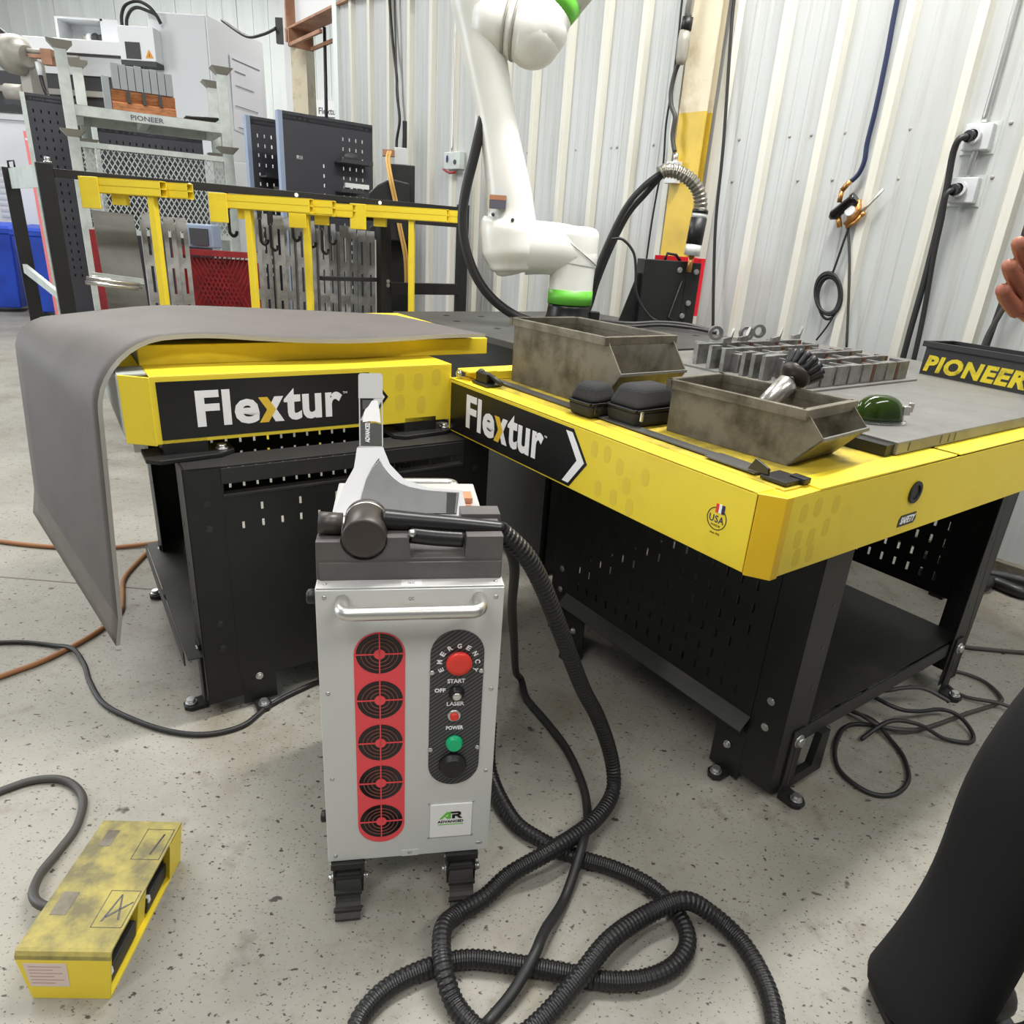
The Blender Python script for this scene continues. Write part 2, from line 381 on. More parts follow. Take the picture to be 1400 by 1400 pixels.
def capsule(hw, h0, h1, n=12):
    """upright pill from z h0 to h1, half width hw"""
    p = [(hw * math.cos(a), h1 - hw + hw * math.sin(a)) for a in [PI * i / n for i in range(n + 1)]]
    p += [(-hw * math.cos(a), h0 + hw - hw * math.sin(a)) for a in [PI * i / n for i in range(n + 1)]]
    return p
X, Y, Z = (1, 0, 0), (0, 1, 0), (0, 0, 1)
nX, nY, nZ = (-1, 0, 0), (0, -1, 0), (0, 0, -1)
def bolt(parent, c, d, r=0.012, h=0.008, name='bolt', m='zinc'):
    g = G(); c, d = Vector(c), Vector(d).normalized()
    g.cyl(c, c + d * h * 0.35, r * 1.35, n=12); g.cyl(c + d * h * 0.35, c + d * h, r, n=6)
    return obj(name, g, m, parent)
# ================================================================ SETTING
g = G(); g.box(-22, 12, -8, 22, -0.12, 0.0)
floor = struct(obj('floor', g, 'floor'))
# saw-cut joint in the slab
g = G(); g.prism([(-4.2, 2.42), (-0.9, 2.315), (-0.9, 2.321), (-4.2, 2.428)], (0, 0, 0.0), X, Y, 0.0012)
struct(obj('trim_1', g, 'crack'))

WA = math.radians(134); WO = (2.4, 3.04, 0)
wall = bpy.data.objects.new('wall_right', None); C.objects.link(wall); wall.location = WO; wall.rotation_euler = (0, 0, WA); struct(wall)
wl_ = wall
def wall_profile(s0, n):
    """R-panel: a trapezoid rib every 0.305 m, two shallow stiffeners between"""
    p = []
    for k in range(n):
        c = s0 + 0.305 * k
        p += [(c - 0.034, 0.0), (c - 0.020, 0.038), (c + 0.020, 0.038), (c + 0.034, 0.0)]
        for d in (0.115, 0.19):
            p += [(c + d - 0.014, 0.0), (c + d - 0.006, 0.0035), (c + d + 0.006, 0.0035), (c + d + 0.014, 0.0)]
    return p
s0 = 0.735 - 0.305 * 8
k = 0
while s0 < 6.15:
    n = min(3, int(round((6.22 - s0) / 0.305)))
    if n < 1: break
    pr = [(s0 - 0.036, 0.0)] + wall_profile(s0, n) + [(s0 + 0.305 * n - 0.035, 0.0)]
    g = G(); vs = []; z0, z1 = 0.02, 4.7
    for x, y in pr: vs += [(x, y, z0), (x, y, z1)]
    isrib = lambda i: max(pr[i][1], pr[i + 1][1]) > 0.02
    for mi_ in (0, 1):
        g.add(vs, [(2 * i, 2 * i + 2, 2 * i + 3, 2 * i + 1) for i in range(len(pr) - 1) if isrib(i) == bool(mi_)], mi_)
    vb = []
    for x, y in pr: vb += [(x, y - 0.003, z0), (x, y - 0.003, z1)]
    g.add(vb, [(2 * i, 2 * i + 2, 2 * i + 3, 2 * i + 1) for i in range(len(pr) - 1)])
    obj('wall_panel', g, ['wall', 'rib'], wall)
    s0 += 0.305 * n
g = G()
for z in (0.4, 1.74, 1.95, 3.2): g.box(-1.7, 6.18, -0.16, -0.01, z - 0.04, z + 0.04)
obj('girt', g, 'galv', wall)
g = G()
for s in (3.541, 3.064, 2.75, 2.705, 2.414, 1.826, 1.528, 1.41, 1.233, 0.927, 0.519): g.lathe((s, 0.0, 1.952), Y, [(0.008, 0), (0.0075, 0.004), (0.004, 0.007)], n=8)
for s in (1.827, 1.436, 1.25, 0.926, 0.53, 0.25): g.lathe((s, 0.0, 1.74), Y, [(0.008, 0), (0.0075, 0.004), (0.004, 0.007)], n=8)
so = obj('wall_screw', g, 'castgrey', wall); so['kind'] = 'stuff'
g = G(); g.box(6.16, 6.24, -0.25, 0.035, 0.0, 4.7)
struct(obj('trim_2', g, 'whitewall', loc=WO, rot=(0, 0, WA)))
g = G(); g.box(-1.7, 6.18, 0.0, 0.05, 0.0, 0.06)
struct(obj('baseboard_right', g, 'oldsteel', loc=WO, rot=(0, 0, WA)))
# far white sheet wall, seen past the machines
wb = bpy.data.objects.new('wall_back', None); C.objects.link(wb); wb.location = (0, 13.2, 0); struct(wb)
for i in range(16):
    x = -14.0 + i
    g = G(); g.box(x + 0.004, x + 0.996, 0.0, 0.05, 0.0, 6.5)
    for d in (0.25, 0.5, 0.75): g.box(x + d - 0.012, x + d + 0.012, -0.012, 0.0, 0.0, 6.5)
    obj('wall_panel', g, 'whitewall', wb)
g = G(); g.box(-14, 2, 0.06, 0.1, 0, 6.5); obj('backing_sheet', g, 'machwhite', wb)

# ================================================================ LOGO LETTERING ON THE TABLE SKIRTS
def skirt_sticker(parent, o, ex, x0, x1, xtip, xbot, z0, z1, tx0, tx1, tz0, tz1, tilt=0.0):
    """black sticker with a pointed end, white word, golden half x, white chevron; ex runs along the reading direction from o"""
    O = Vector(o); EX = Vector(ex); zm = (z0 + z1) / 2
    g = G(); g.prism([(x0, z0), (xbot, z0), (xtip, zm), (xbot, z1), (x0, z1)], O, EX, Z, 0.0012)
    st = obj('sticker', g, 'dark', parent); n = EX.cross(Vector(Z)).normalized()
    O2 = O + n * 0.0012
    W = tx1 - tx0; H = tz1 - tz0; L_ = lambda f, z: O2 + EX * (tx0 + W * f) + Vector((0, 0, tz0 + H * z))
    text('lettering', 'Fle', 'white', st, L_(0, 0), EX, Z, W * 0.405, H, 0.001, bold=0.03, space=1.04)
    text('lettering', 'tur', 'white', st, L_(0.575, 0), EX, Z, W * 0.425, H * 0.93, 0.001, bold=0.03, space=1.04)
    xa, xb, xh = tx0 + W * 0.402, tx0 + W * 0.572, H * 0.72; w_ = (xb - xa); s_ = w_ * 0.36
    g = G(); g.prism([(xa, tz0), (xa + s_, tz0), (xa + w_ * 0.68, tz0 + xh * 0.5), (xa + s_, tz0 + xh), (xa, tz0 + xh), (xa + w_ * 0.32, tz0 + xh * 0.5)], O2 + n * 0.0003, EX, Z, 0.001)
    obj('golden_chevron', g, 'creamyellow', st)
    g = G(); g.prism([(xb - s_, tz0), (xb, tz0), (xa + w_ * 0.70, tz0 + xh * 0.5), (xb, tz0 + xh), (xb - s_, tz0 + xh), (xa + w_ * 0.36, tz0 + xh * 0.5)], O2, EX, Z, 0.001)
    obj('lettering', g, 'white', st)
    h = (z1 - z0) * 0.44; b = 0.030
    g = G(); g.prism([(xbot - b, zm - h), (xbot - 0.003, zm - h), (xtip - 0.011, zm), (xbot - 0.003, zm + h), (xbot - b, zm + h), (xtip - 0.011 - b, zm)], O2, EX, Z, 0.001)
    obj('white_chevron', g, 'white', st)
    text('trade_mark', 'TM', 'white', st, O2 + EX * (tx1 + 0.003) + Vector((0, 0, tz0 + H * 0.68)), EX, Z, 0.012, 0.006, 0.0008)
    return st

# ================================================================ TABLE 2 (right, near)
A2 = 0.6281; T2 = (0.4850, 1.1810, 0); K2 = 0.92; KS = K2
t2 = thing('welding_table', 'yellow and black steel welding table nearest the wall, loaded with bins and a thick plate', 'table', T2, A2)
g = G(); g.box(0.0, 0.003, 0.05, 1.31, 0.7153, 0.893); g.box(0.0, 0.07, 0.05, 1.31, 0.894, 0.898); g.box(0.003, 0.05, 0.05, 1.31, 0.7153, 0.7183)
sk = obj('left_skirt', g, 'yellow', t2, bevel=0.002)
g = G(); g.box(0.0, 0.008, 0.0, 1.264, 0.0, 0.006)
skirt_sticker(sk, (0, 1.31, 0), nY, 0.012, 0.665, 0.738, 0.672, 0.7205, 0.884, 0.118, 0.545, 0.752, 0.864)
# round origin sticker
us = G(); ring(us, (0, 0.137, 0.808), nY, Z, 0.0245, 0.0262, 0.0008); o = obj('round_badge', us, 'dark', sk)
text('lettering', 'USA', 'navy', o, (0, 0.1565, 0.799), nY, Z, 0.039, 0.0165, 0.0008, space=1.12, bold=0.008)
text('small_lettering', 'MADE', 'dark', o, (0, 0.149, 0.790), nY, Z, 0.024, 0.0045, 0.0006)
text('small_lettering', 'since 1992', 'dark', o, (0, 0.149, 0.772), nY, Z, 0.026, 0.0045, 0.0006)
for d, m_ in ((0.0, 'redbtn'), (0.008, 'white'), (0.016, 'navy')):
    g = G(); g.box(-0.0012, 0.0, 0.143 - d - 0.007, 0.143 - d, 0.822, 0.842); obj('flag_stripe', g, m_, o)
# faded oblong patches printed on the skirt
for k_, (w_, z_) in enumerate(((0.55, 0.85), (0.50, 0.85), (0.45, 0.83), (0.52, 0.75), (0.46, 0.745), (0.40, 0.74), (0.36, 0.83), (0.42, 0.79))):
    g = G(); g.prism(capsule(0.013, 0, 0.045, 8), (0, w_, z_ - 0.02), nY, Z, 0.0004); obj('dull_patch', g, 'yellowpatch', sk)
g = G(); g.prism([(-0.002, 0.046), (0.028, -0.001), (0.052, -0.001), (0.052, 0.003), (0.030, 0.004), (0.003, 0.048)], (0, 0, 0.7115), X, Y, 0.185); g.prism([(0.0, 0.046), (0.030, 0.0), (0.07, 0.0), (0.07, 0.06), (0.0, 0.06)], (0, 0, 0.8925), X, Y, 0.003)
obj('corner_piece', g, 'amber', t2, bevel=0.002)
g = G(); g.box(0.05, 1.45, 0.0, 0.003, 0.7153, 0.893); g.box(0.05, 0.146, 0.0, 0.07, 0.892, 0.896); g.box(0.146, 0.76, 0.0, 0.07, 0.896, 0.9005); g.box(0.78, 1.45, 0.0, 0.07, 0.896, 0.9005)
g.box(0.05, 1.45, 0.003, 0.05, 0.7153, 0.7183)
rs = obj('right_skirt', g, 'yellow', t2, bevel=0.002)
for u_, z_ in ((0.10, 0.85), (0.15, 0.855), (0.10, 0.79), (0.15, 0.785), (0.20, 0.80), (0.11, 0.745), (0.16, 0.745), (0.22, 0.85)):
    g = G(); g.prism(capsule(0.013, 0, 0.045, 8), (u_, 0, z_ - 0.02), X, Z, 0.0004); obj('dull_patch', g, 'yellowpatch', rs)
g = G(); ring(g, (0.577, 0.0, 0.826), X, Z, 0.019, 0.029, 0.006); po = obj('cable_port', g, 'rubber', rs, bevel=0.0015)
g = G(); g.prism(disc(24, 0.0192), (0.577, 0.0, 0.826), X, Z, 0.001); obj('port_opening', g, 'machdark', po)
g = G(); g.prism([(0.535, -0.014), (0.615, -0.014), (0.623, -0.004), (0.619, 0.016), (0.543, 0.016), (0.535, 0.006)], (0, 0, 0.752), X, Z, 0.001)
lb = obj('safety_label', g, 'dark', rs)
text('lettering', 'SAFETY', 'white', lb, (0.543, -0.001, 0.744), X, Z, 0.070, 0.019, 0.0008, bold=0.03, slant=0.25)
g = G(); g.box(0.0, 1.45, 1.305, 1.31, 0.7153, 0.897); g.box(1.445, 1.45, 0.05, 1.31, 0.7153, 0.897); obj('back_skirt', g, 'yellow', t2)
# worn yellow top sheet with a long slot along its left side
g = G(); g.box(0.06, 0.098, 0.03, 1.30, 0.893, 0.8995); g.box(0.128, 0.60, 0.03, 1.30, 0.893, 0.8995); g.box(0.098, 0.128, 1.24, 1.30, 0.893, 0.8995); g.box(0.098, 0.128, 0.03, 0.10, 0.893, 0.8995)
obj('top_sheet', g, 'yellowworn', t2)
g = G(); g.box(0.09, 0.136, 0.10, 1.24, 0.872, 0.88); obj('slot_floor', g, 'machdark', t2)
# leg frame
def leg_frame(T, u0, u1, w0, w1, ztop, swap=False):
    """four folded corner posts with bolts and two levelling feet each; swap puts the foot straps on the end faces"""
    if swap: a0, a1, b0, b1 = w0, w1, u0, u1
    else: a0, a1, b0, b1 = u0, u1, w0, w1
    XY = (lambda a, b: (b, a)) if swap else (lambda a, b: (a, b))
    def bx2(g, aa, ab, ba, bb, z0, z1):
        (xa, ya), (xb, yb) = XY(aa, ba), XY(ab, bb)
        g.box(min(xa, xb), max(xa, xb), min(ya, yb), max(ya, yb), z0, z1)
    D = lambda a, b: XY(a, b) + (0,)
    for (u, du) in ((a0, 1), (a1, -1)):
        for (w, dw) in ((b0, 1), (b1, -1)):
            g = G(); t = 0.004
            bx2(g, u, u + du * t, w, w + dw * 0.095, 0.045, ztop); bx2(g, u, u + du * 0.115, w, w + dw * t, 0.045, ztop)
            lp = obj('leg_post', g, 'black', T, bevel=0.0015)
            for z in (ztop - 0.10, ztop - 0.17, 0.30, 0.22): bolt(lp, XY(u, w + dw * 0.05) + (z,), D(-du, 0), 0.008, 0.005, m='blackgrey' if swap else 'zinc')
            for z in (0.34, 0.46, 0.58): 
                g = G(); g.cyl(XY(u + du * 0.085, w - dw * 0.001) + (z,), XY(u + du * 0.085, w + dw * 0.001) + (z,), 0.006, n=10); obj('post_hole', g, 'dark', lp)
            g = G(); bx2(g, u + du * 0.05, u + du * 0.10, w - dw * 0.006, w, 0.012, 0.22)
            g.prism([XY(*q) for q in ((u + du * 0.05, w), (u + du * 0.10, w), (u + du * 0.10, w - dw * 0.045), (u + du * 0.087, w - dw * 0.06), (u + du * 0.063, w - dw * 0.06), (u + du * 0.05, w - dw * 0.045))], (0, 0, 0.004), X, Y, 0.012)
            ft = obj('levelling_foot', g, 'black', T, bevel=0.001)
            g = G(); bx2(g, u + du * 0.071, u + du * 0.079, w - dw * 0.0066, w - dw * 0.006, 0.04, 0.16); obj('strap_slot', g, 'dark', ft)
            bolt(ft, XY(u + du * 0.075, w - dw * 0.04) + (0.016,), Z, 0.012, 0.016)
            bolt(ft, XY(u + du * 0.075, w - dw * 0.006) + (0.185,), D(0, -dw), 0.014, 0.012)
            g = G(); g.prism([XY(*q) for q in ((u, w + dw * 0.12), (u, w + dw * 0.165), (u - du * 0.035, w + dw * 0.165), (u - du * 0.05, w + dw * 0.152), (u - du * 0.05, w + dw * 0.133), (u - du * 0.035, w + dw * 0.12))], (0, 0, 0.004), X, Y, 0.012)
            bx2(g, u, u + du * 0.004, w + dw * 0.095, w + dw * 0.19, 0.012, 0.17)
            f2_ = obj('levelling_foot', g, 'black', T, bevel=0.001); bolt(f2_, XY(u - du * 0.03, w + dw * 0.142) + (0.016,), Z, 0.012, 0.016); bolt(f2_, XY(u - du * 0.001, w + dw * 0.142) + (0.10,), D(-du, 0), 0.008, 0.01)
KS = None
leg_frame(t2, 0.324, 1.369, 0.052, 1.002, 0.93)
KS = None
nx = 15; ny = 9
g = G(); g.slots((0.326, 0.917, 0.19), nY, Z, 0.77, 0.72, 0.003, 0.03, 0.05, 0.047, 0.062, nx, 10, 0.008, 0.026); g.box(0.296, 0.329, 0.147, 0.917, 0.186, 0.19)
obj('slotted_side_sheet', g, 'black', t2)
g = G(); g.prism([(0.324, 0.222), (0.288, 0.188), (0.290, 0.184), (0.326, 0.216)], (0, 0.917, 0), X, Z, 0.77); obj('sheet_lip', g, 'blackgrey', t2)  # lighter black stands in for light caught by the upward tilt
g = G(); g.slots((1.367, 0.917, 0.30), nY, Z, 0.77, 0.60, 0.003, 0.03, 0.03, 0.047, 0.062, nx, 9, 0.009, 0.030)
obj('slotted_side_sheet', g, 'black', t2)
g = G(); g.box(0.334, 1.359, 0.072, 0.972, 0.196, 0.20); g.box(0.424, 1.254, 0.060, 0.066, 0.155, 0.20); g.box(0.424, 1.254, 0.972, 0.978, 0.155, 0.20)
obj('shelf', g, 'blackgrey', t2, bevel=0.001)
g = G(); g.box(0.424, 1.264, 0.054, 0.092, 0.84, 0.93); obj('top_rail', g, 'black', t2)
g = G(); g.box(0.424, 1.264, 0.962, 0.997, 0.84, 0.93); obj('top_rail', g, 'black', t2)
g = G(); g.box(0.444, 0.704, 0.172, 0.232, 0.0, 0.15); obj('fork_pocket', g, 'black', t2)
g = G(); g.prism([(0.40, 0.022), (0.56, 0.022), (0.56, 0.155), (0.52, 0.155), (0.505, 0.055), (0.40, 0.055)], (0, 0.066, 0), X, Z, 0.02); obj('foot_bracket', g, 'black', t2)
KS = K2

# thick grey plate lying on table 2
g = G(); g.box(0.575, 2.32, 0.067, 1.40, 0.902, 0.935)
pl = tag(obj('steel_plate', g, 'steel', loc=T2, rot=(0, 0, A2), bevel=0.002), 'thick grey steel plate lying on the near welding table', 'steel plate')
g = G(); g.box(0.535, 0.574, 0.075, 1.38, 0.9015, 0.929); obj('edge_shade_strip', g, 'black', pl)  # black strip added for the shaded void at the plate's left edge
for u_ in (0.63, 0.80, 0.845, 0.88):
    g = G(); g.box(u_, u_ + 0.006, 0.0662, 0.067, 0.908, 0.930); obj('edge_mark', g, 'machdark', pl)
KS = None
# trestle carrying the far side of the plate
tr = thing('trestle', 'black steel trestle holding up the far side of the plate by the wall', 'trestle', T2, A2)
g = G(); g.box(2.03, 2.1, 0.35, 1.25, 0.86, 0.935); obj('top_bar', g, 'black', tr)
for w_ in (0.42, 1.18):
    g = G(); g.box(2.04, 2.09, w_ - 0.03, w_ + 0.03, 0.0, 0.86); obj('leg', g, 'black', tr)

# ================================================================ TABLE 3 (behind, carries the robot)
t3 = thing('robot_table', 'dark steel topped table behind, carrying the white robot arm', 'table', T2, A2)
KS = K2
g = G(); g.box(0.57, 2.0, 1.45, 2.96, 0.905, 0.935); obj('tabletop', g, 'steeldark', t3, bevel=0.002)
g = G(); g.box(0.60, 1.97, 1.48, 2.93, 0.80, 0.905); obj('apron', g, 'black', t3)
KS = None
for u_ in (0.63, 1.70):
    for w_ in (1.45, 2.61):
        g = G(); g.box(u_ - 0.05, u_ + 0.05, w_ - 0.05, w_ + 0.05, 0.0, 0.85); obj('leg', g, 'black', t3)
KS = None
g = G(); g.box(0.60, 1.74, 1.385, 1.390, 0.03, 0.85); obj('front_sheet', g, 'black', t3)
g = G(); g.box(0.575, 0.580, 1.40, 2.66, 0.03, 0.85); obj('side_sheet', g, 'black', t3)
KS = K2
for (u_, w_) in ((0.75, 1.95), (0.78, 2.2), (0.72, 2.5), (1.0, 2.7), (0.8, 2.75), (1.2, 1.7), (0.95, 1.75), (1.55, 1.9), (1.8, 1.8)):
    g = G(); ring(g, (u_, w_, 0.935), X, Y, 0.012, 0.02, 0.002, n=16); obj('fixture_hole', g, 'machdark', t3)

# ================================================================ TABLE 1 (left)
A1 = 0.599; T1 = (-0.9252, 1.6779, 0); K1 = 1.03; KS = K1
t1 = thing('welding_table', 'raised yellow and black steel welding table on the left under a draped grey mat', 'table', T1, A1)
g = G(); g.box(0.004, 0.83, 0.0, 0.003, 0.815, 0.984); g.box(0.004, 0.83, 0.0, 0.16, 0.983, 0.986); g.box(0.0, 0.83, 0.003, 0.05, 0.815, 0.818)
sk = obj('front_skirt', g, 'yellow', t1, bevel=0.002)
skirt_sticker(sk, (0, 0, 0), X, 0.016, 0.560, 0.622, 0.563, 0.8255, 0.972, 0.101, 0.482, 0.852, 0.946)
for k_, (u_, z_) in enumerate(((0.66, 0.94), (0.72, 0.94), (0.66, 0.88), (0.73, 0.87), (0.78, 0.95))):
    g = G(); g.prism(capsule(0.014, 0, 0.05, 8), (u_, 0, z_ - 0.025), X, Z, 0.0004); obj('dull_patch', g, 'yellowpatch', sk)
g = G(); g.prism([(-0.060, 0.050), (0.002, -0.002), (0.006, 0.002), (-0.054, 0.054)], (0, 0, 0.812), X, Y, 0.172); obj('corner_piece', g, 'yellow', t1, bevel=0.0015)
g = G(); g.prism([(-0.062, 0.052), (-0.056, 0.052), (-0.056, 0.86), (-0.062, 0.86)], (0, 0, 0.83), X, Y, 0.15); g.box(-0.06, 0.05, 0.05, 0.16, 0.98, 0.984); obj('end_skirt', g, 'galv', t1)
g = G(); g.box(0.0, 0.83, 0.885, 0.89, 0.815, 0.984); obj('back_skirt', g, 'yellow', t1)
g = G(); g.box(0.827, 0.83, 0.003, 0.885, 0.83, 0.984); obj('end_skirt', g, 'yellow', t1)
g = G(); g.box(0.0, 1.045, 0.152, 0.157, 0.986, 1.036); g.box(0.0, 0.005, 0.157, 0.88, 0.986, 1.036); g.box(1.04, 1.045, 0.157, 0.88, 0.986, 1.036); g.box(0, 1.045, 0.875, 0.88, 0.986, 1.036); g.box(0.0, 1.045, 0.152, 0.88, 1.033, 1.038)
obj('raised_tray', g, 'yellow', t1, bevel=0.002)
bolt(t1, (1.046, 0.19, 1.005), X, 0.012, 0.01)
# frame under it, set a little to the front
KS = None
leg_frame(t1, 0.040, 0.945, -0.102, 0.80, 0.758, True)
g = G(); g.slots((0.13, -0.100, 0.10), X, Z, 0.72, 0.578, 0.003, 0.02, 0.36, 0.052, 0.05, 13, 4, 0.007, 0.022, skip=lambda i, j: j in (0, 1) or (j == 3 and i % 2 == 0))
obj('slotted_front_sheet', g, 'black', t1)
g = G(); g.box(0.13, 0.85, -0.106, -0.076, 0.672, 0.680); obj('front_lip', g, 'blackgrey', t1, bevel=0.001)
g = G(); g.box(0.13, 0.85, -0.106, -0.102, 0.71, 0.752); g.box(0.045, 0.945, -0.102, 0.0, 0.752, 0.758); g.box(0.13, 0.85, -0.104, -0.06, 0.708, 0.712); obj('front_rail', g, 'blackgrey', t1, bevel=0.001)
g = G(); g.slots((0.045, 0.797, 0.30), X, Z, 0.895, 0.45, 0.003, 0.09, 0.06, 0.052, 0.06, 13, 6, 0.009, 0.026); obj('slotted_back_sheet', g, 'black', t1)
g = G(); g.slots((0.948, -0.085, 0.10), Y, Z, 0.87, 0.64, 0.003, 0.05, 0.3, 0.055, 0.06, 14, 5, 0.008, 0.026); obj('slotted_end_sheet', g, 'black', t1)
g = G(); g.box(0.045, 0.94, 0.74, 0.80, 0.756, 0.762); obj('back_rail', g, 'black', t1)
g = G(); g.slots((0.135, 0.244, 0.740), X, Z, 0.72, 0.075, 0.003, 0.02, 0.015, 0.045, 0.045, 15, 1, 0.007, 0.03); obj('slotted_rail', g, 'black', t1)
g = G(); g.box(0.0, 0.935, -0.086, 0.79, 0.196, 0.20); g.box(-0.008, -0.004, -0.05, 0.76, 0.16, 0.205); obj('shelf', g, 'blackgrey', t1, bevel=0.001)
for a_, b_ in ((0.12, 0.16), (0.07, 0.52)):
    g = G(); g.box(a_, a_ + 0.06, b_, b_ + 0.06, 0.04, 0.196); obj('shelf_bracket', g, 'black', t1)
for (u_, w_) in ((0.07, 0.03), (0.75, 0.03), (0.07, 0.72), (0.75, 0.72)):
    g = G(); g.box(u_ - 0.055, u_ + 0.055, w_ - 0.03, w_ + 0.05, 0.76, 0.815); g.prism([(u_ - 0.10, w_ - 0.05), (u_ - 0.07, w_ - 0.075), (u_ + 0.08, w_ - 0.06), (u_ + 0.12, w_ - 0.03), (u_ + 0.12, w_ + 0.05), (u_ - 0.10, w_ + 0.05)], (0, 0, 0.7585), X, Y, 0.012)
    br = obj('height_bracket', g, 'black', t1, bevel=0.002); bolt(br, (u_ + 0.09, w_ - 0.02, 0.770), Z, 0.012, 0.014)
KS = K1

# ---- grey mat draped over table 1
def mat_pt(a, b):
    """a along the mat (0 at the right end .. 1 at the hanging end), b across (0 front edge .. 1 back edge); it lies a little askew"""
    us = 0.06 - 0.24 * b; r = 0.16 - 0.08 * b
    s = a * (1.84 - 0.11 * b)
    u = 1.00 - 0.08 * b - s
    uc = max(u, -0.22)
    W0 = 0.085 + 0.015 * math.sin(uc * 9); W1 = 0.90 - 0.30 * min(1.2, abs(uc - 0.35) / 0.58) ** 2
    z = 1.046 + 0.012 * math.exp(-((u - 0.12) / 0.16) ** 2) * (1 - b * 0.6) + 0.003 * math.sin(u * 8)
    if u < us:
        d = us - u
        if d < r * PI / 2:
            t = d / r; u = us - r * math.sin(t); z = z - r * (1 - math.cos(t))
        else:
            e = d - r * PI / 2; z = z - r - e; u = us - r - 0.055 * e
    if a > 0.955: u -= 0.012 * ((a - 0.955) / 0.045)
    return Vector((u, W0 + (W1 - W0) * b, z))
nu, nv = 70, 14
g = G(); top = []; bot = []
th = 0.011
for i in range(nu + 1):
    for j in range(nv + 1):
        a, b = i / nu, j / nv
        # the hanging end is cut at a slant: longer at the front corner
        aa = a
        p = mat_pt(aa, b); q1 = mat_pt(aa + 0.004, b); q2 = mat_pt(aa, min(1, b + 0.01) if b < 0.99 else b - 0.01)
        e2 = (q2 - p) if b < 0.99 else (p - q2)
        n = (q1 - p).cross(e2).normalized()
        if n.z < 0 and aa < 0.55: n = -n
        if aa >= 0.55 and n.x > 0: n = -n
        top.append(p + n * th); bot.append(p)
K = nv + 1
o_ = len(top)
F = [(i * K + j, (i + 1) * K + j, (i + 1) * K + j + 1, i * K + j + 1) for i in range(nu) for j in range(nv)]
g.add(top + bot, [f for f in F if f[0] < (nu - 3) * K], 0, True); g.add(top + bot, [f for f in F if f[0] >= (nu - 3) * K], 2, True); g.add(top + bot, [tuple(o_ + t for t in f[::-1]) for f in F], 0, True)
E_ = [(i * K, (i + 1) * K) for i in range(nu)] + [(i * K + nv, (i + 1) * K + nv) for i in range(nu)] + [(j, j + 1) for j in range(nv)] + [(nu * K + j, nu * K + j + 1) for j in range(nv)]
g.add(top + bot, [(a, b, o_ + b, o_ + a) for a, b in E_], 1)
mo = obj('rubber_mat', g, ['mat', 'matedge', 'matborder'], loc=T1, rot=(0, 0, A1))
tag(mo, 'grey rubber mat draped over the left table, its end hanging down', 'mat')

KS = None
# ================================================================ LASER WELDER CABINET
AB = 0.1806; B0 = (-0.3338, 1.0487, 0)
bxr = thing('laser_welder', 'silver wheeled laser welder cabinet with five red fan grilles on its front', 'welder', B0, AB)
BW, BD, ZB, ZT = 0.3354, 0.5546, 0.12, 0.7606
g = G(); g.box(0, BW, 0.002, BD, ZB, ZT - 0.002); body = obj('cabinet_body', g, 'alu', bxr, bevel=0.002)
g = G(); g.box(0.001, BW - 0.001, -0.001, 0.003, ZB + 0.001, ZT - 0.004); fp = obj('front_panel', g, 'alu', bxr, bevel=0.0012)
g = G(); g.box(0.002, BW - 0.002, 0.001, BD - 0.002, ZT - 0.003, ZT); tp = obj('top_panel', g, 'alutop', bxr, bevel=0.001)
F = -0.001
for (u_, z_) in ((0.016, 0.743), (0.32, 0.738), (0.015, 0.541), (0.321, 0.536), (0.016, 0.339), (0.32, 0.336), (0.016, 0.136), (0.312, 0.142), (0.318, 0.142)):
    g = G(); g.lathe((u_, F, z_), nY, [(0.0042, 0), (0.004, 0.001), (0.002, 0.0018)], n=10); obj('panel_screw', g, 'zinc', fp)
for u_ in (0.016, 0.32):
    g = G(); g.lathe((u_, 0.016, ZT), Z, [(0.0042, 0), (0.002, 0.0018)], n=10); obj('panel_screw', g, 'zinc', tp)
g = G(); g.prism(capsule(0.0465, 0.047, 0.550, 16), (0.110, F, ZB), X, Z, 0.0014); fanp = obj('fan_panel', g, 'red', bxr)
for z_ in (0.505, 0.403, 0.303, 0.204, 0.104):
    c = (0.110, F - 0.0015, ZB + z_)
    g = G(); g.prism(disc(36, 0.0425), c, X, Z, 0.0008); fan = obj('fan', g, 'blackgloss', bxr)
    g = G(); c2 = (c[0], c[1] - 0.0009, c[2])
    g.prism(disc(16, 0.0105), c2, X, Z, 0.0016); obj('fan_hub', g, 'red', fan)
    g = G()
    for r0, r1 in ((0.0170, 0.0188), (0.0252, 0.0267), (0.0328, 0.0343)): ring(g, c2, X, Z, r0, r1, 0.0014, n=32)
    obj('guard_rings', g, 'guard', fan)
    g = G(); g.box(c[0] - 0.043, c[0] + 0.043, c2[1] - 0.0015, c2[1], c[2] - 0.0012, c[2] + 0.0012); g.box(c[0] - 0.0012, c[0] + 0.0012, c2[1] - 0.0016, c2[1], c[2] - 0.043, c[2] + 0.043)
    obj('guard_spokes', g, 'red', fan)
g = G(); g.prism(capsule(0.0505, 0.188, 0.550, 16), (0.2535, F, ZB), X, Z, 0.0016); cp = obj('control_panel', g, 'weave', bxr)
FP = F - 0.0016
for k_, ch in enumerate('EMERGENCY'):
    a = math.radians(205 - k_ * 29)
    c = Vector((0.256 + 0.0355 * math.cos(a), FP, ZB + 0.480 + 0.0355 * math.sin(a)))
    ex = Vector((math.sin(a), 0, -math.cos(a))); ey = Vector((math.cos(a), 0, math.sin(a)))
    text('letter', ch, 'white', cp, c - ex * 0.0042 - ey * 0.0045, ex, ey, 0.0084, 0.010, 0.0006, bold=0.03)
text('lettering', 'START', 'white', cp, (0.236, FP, ZB + 0.434), X, Z, 0.034, 0.0095, 0.0006, bold=0.03)
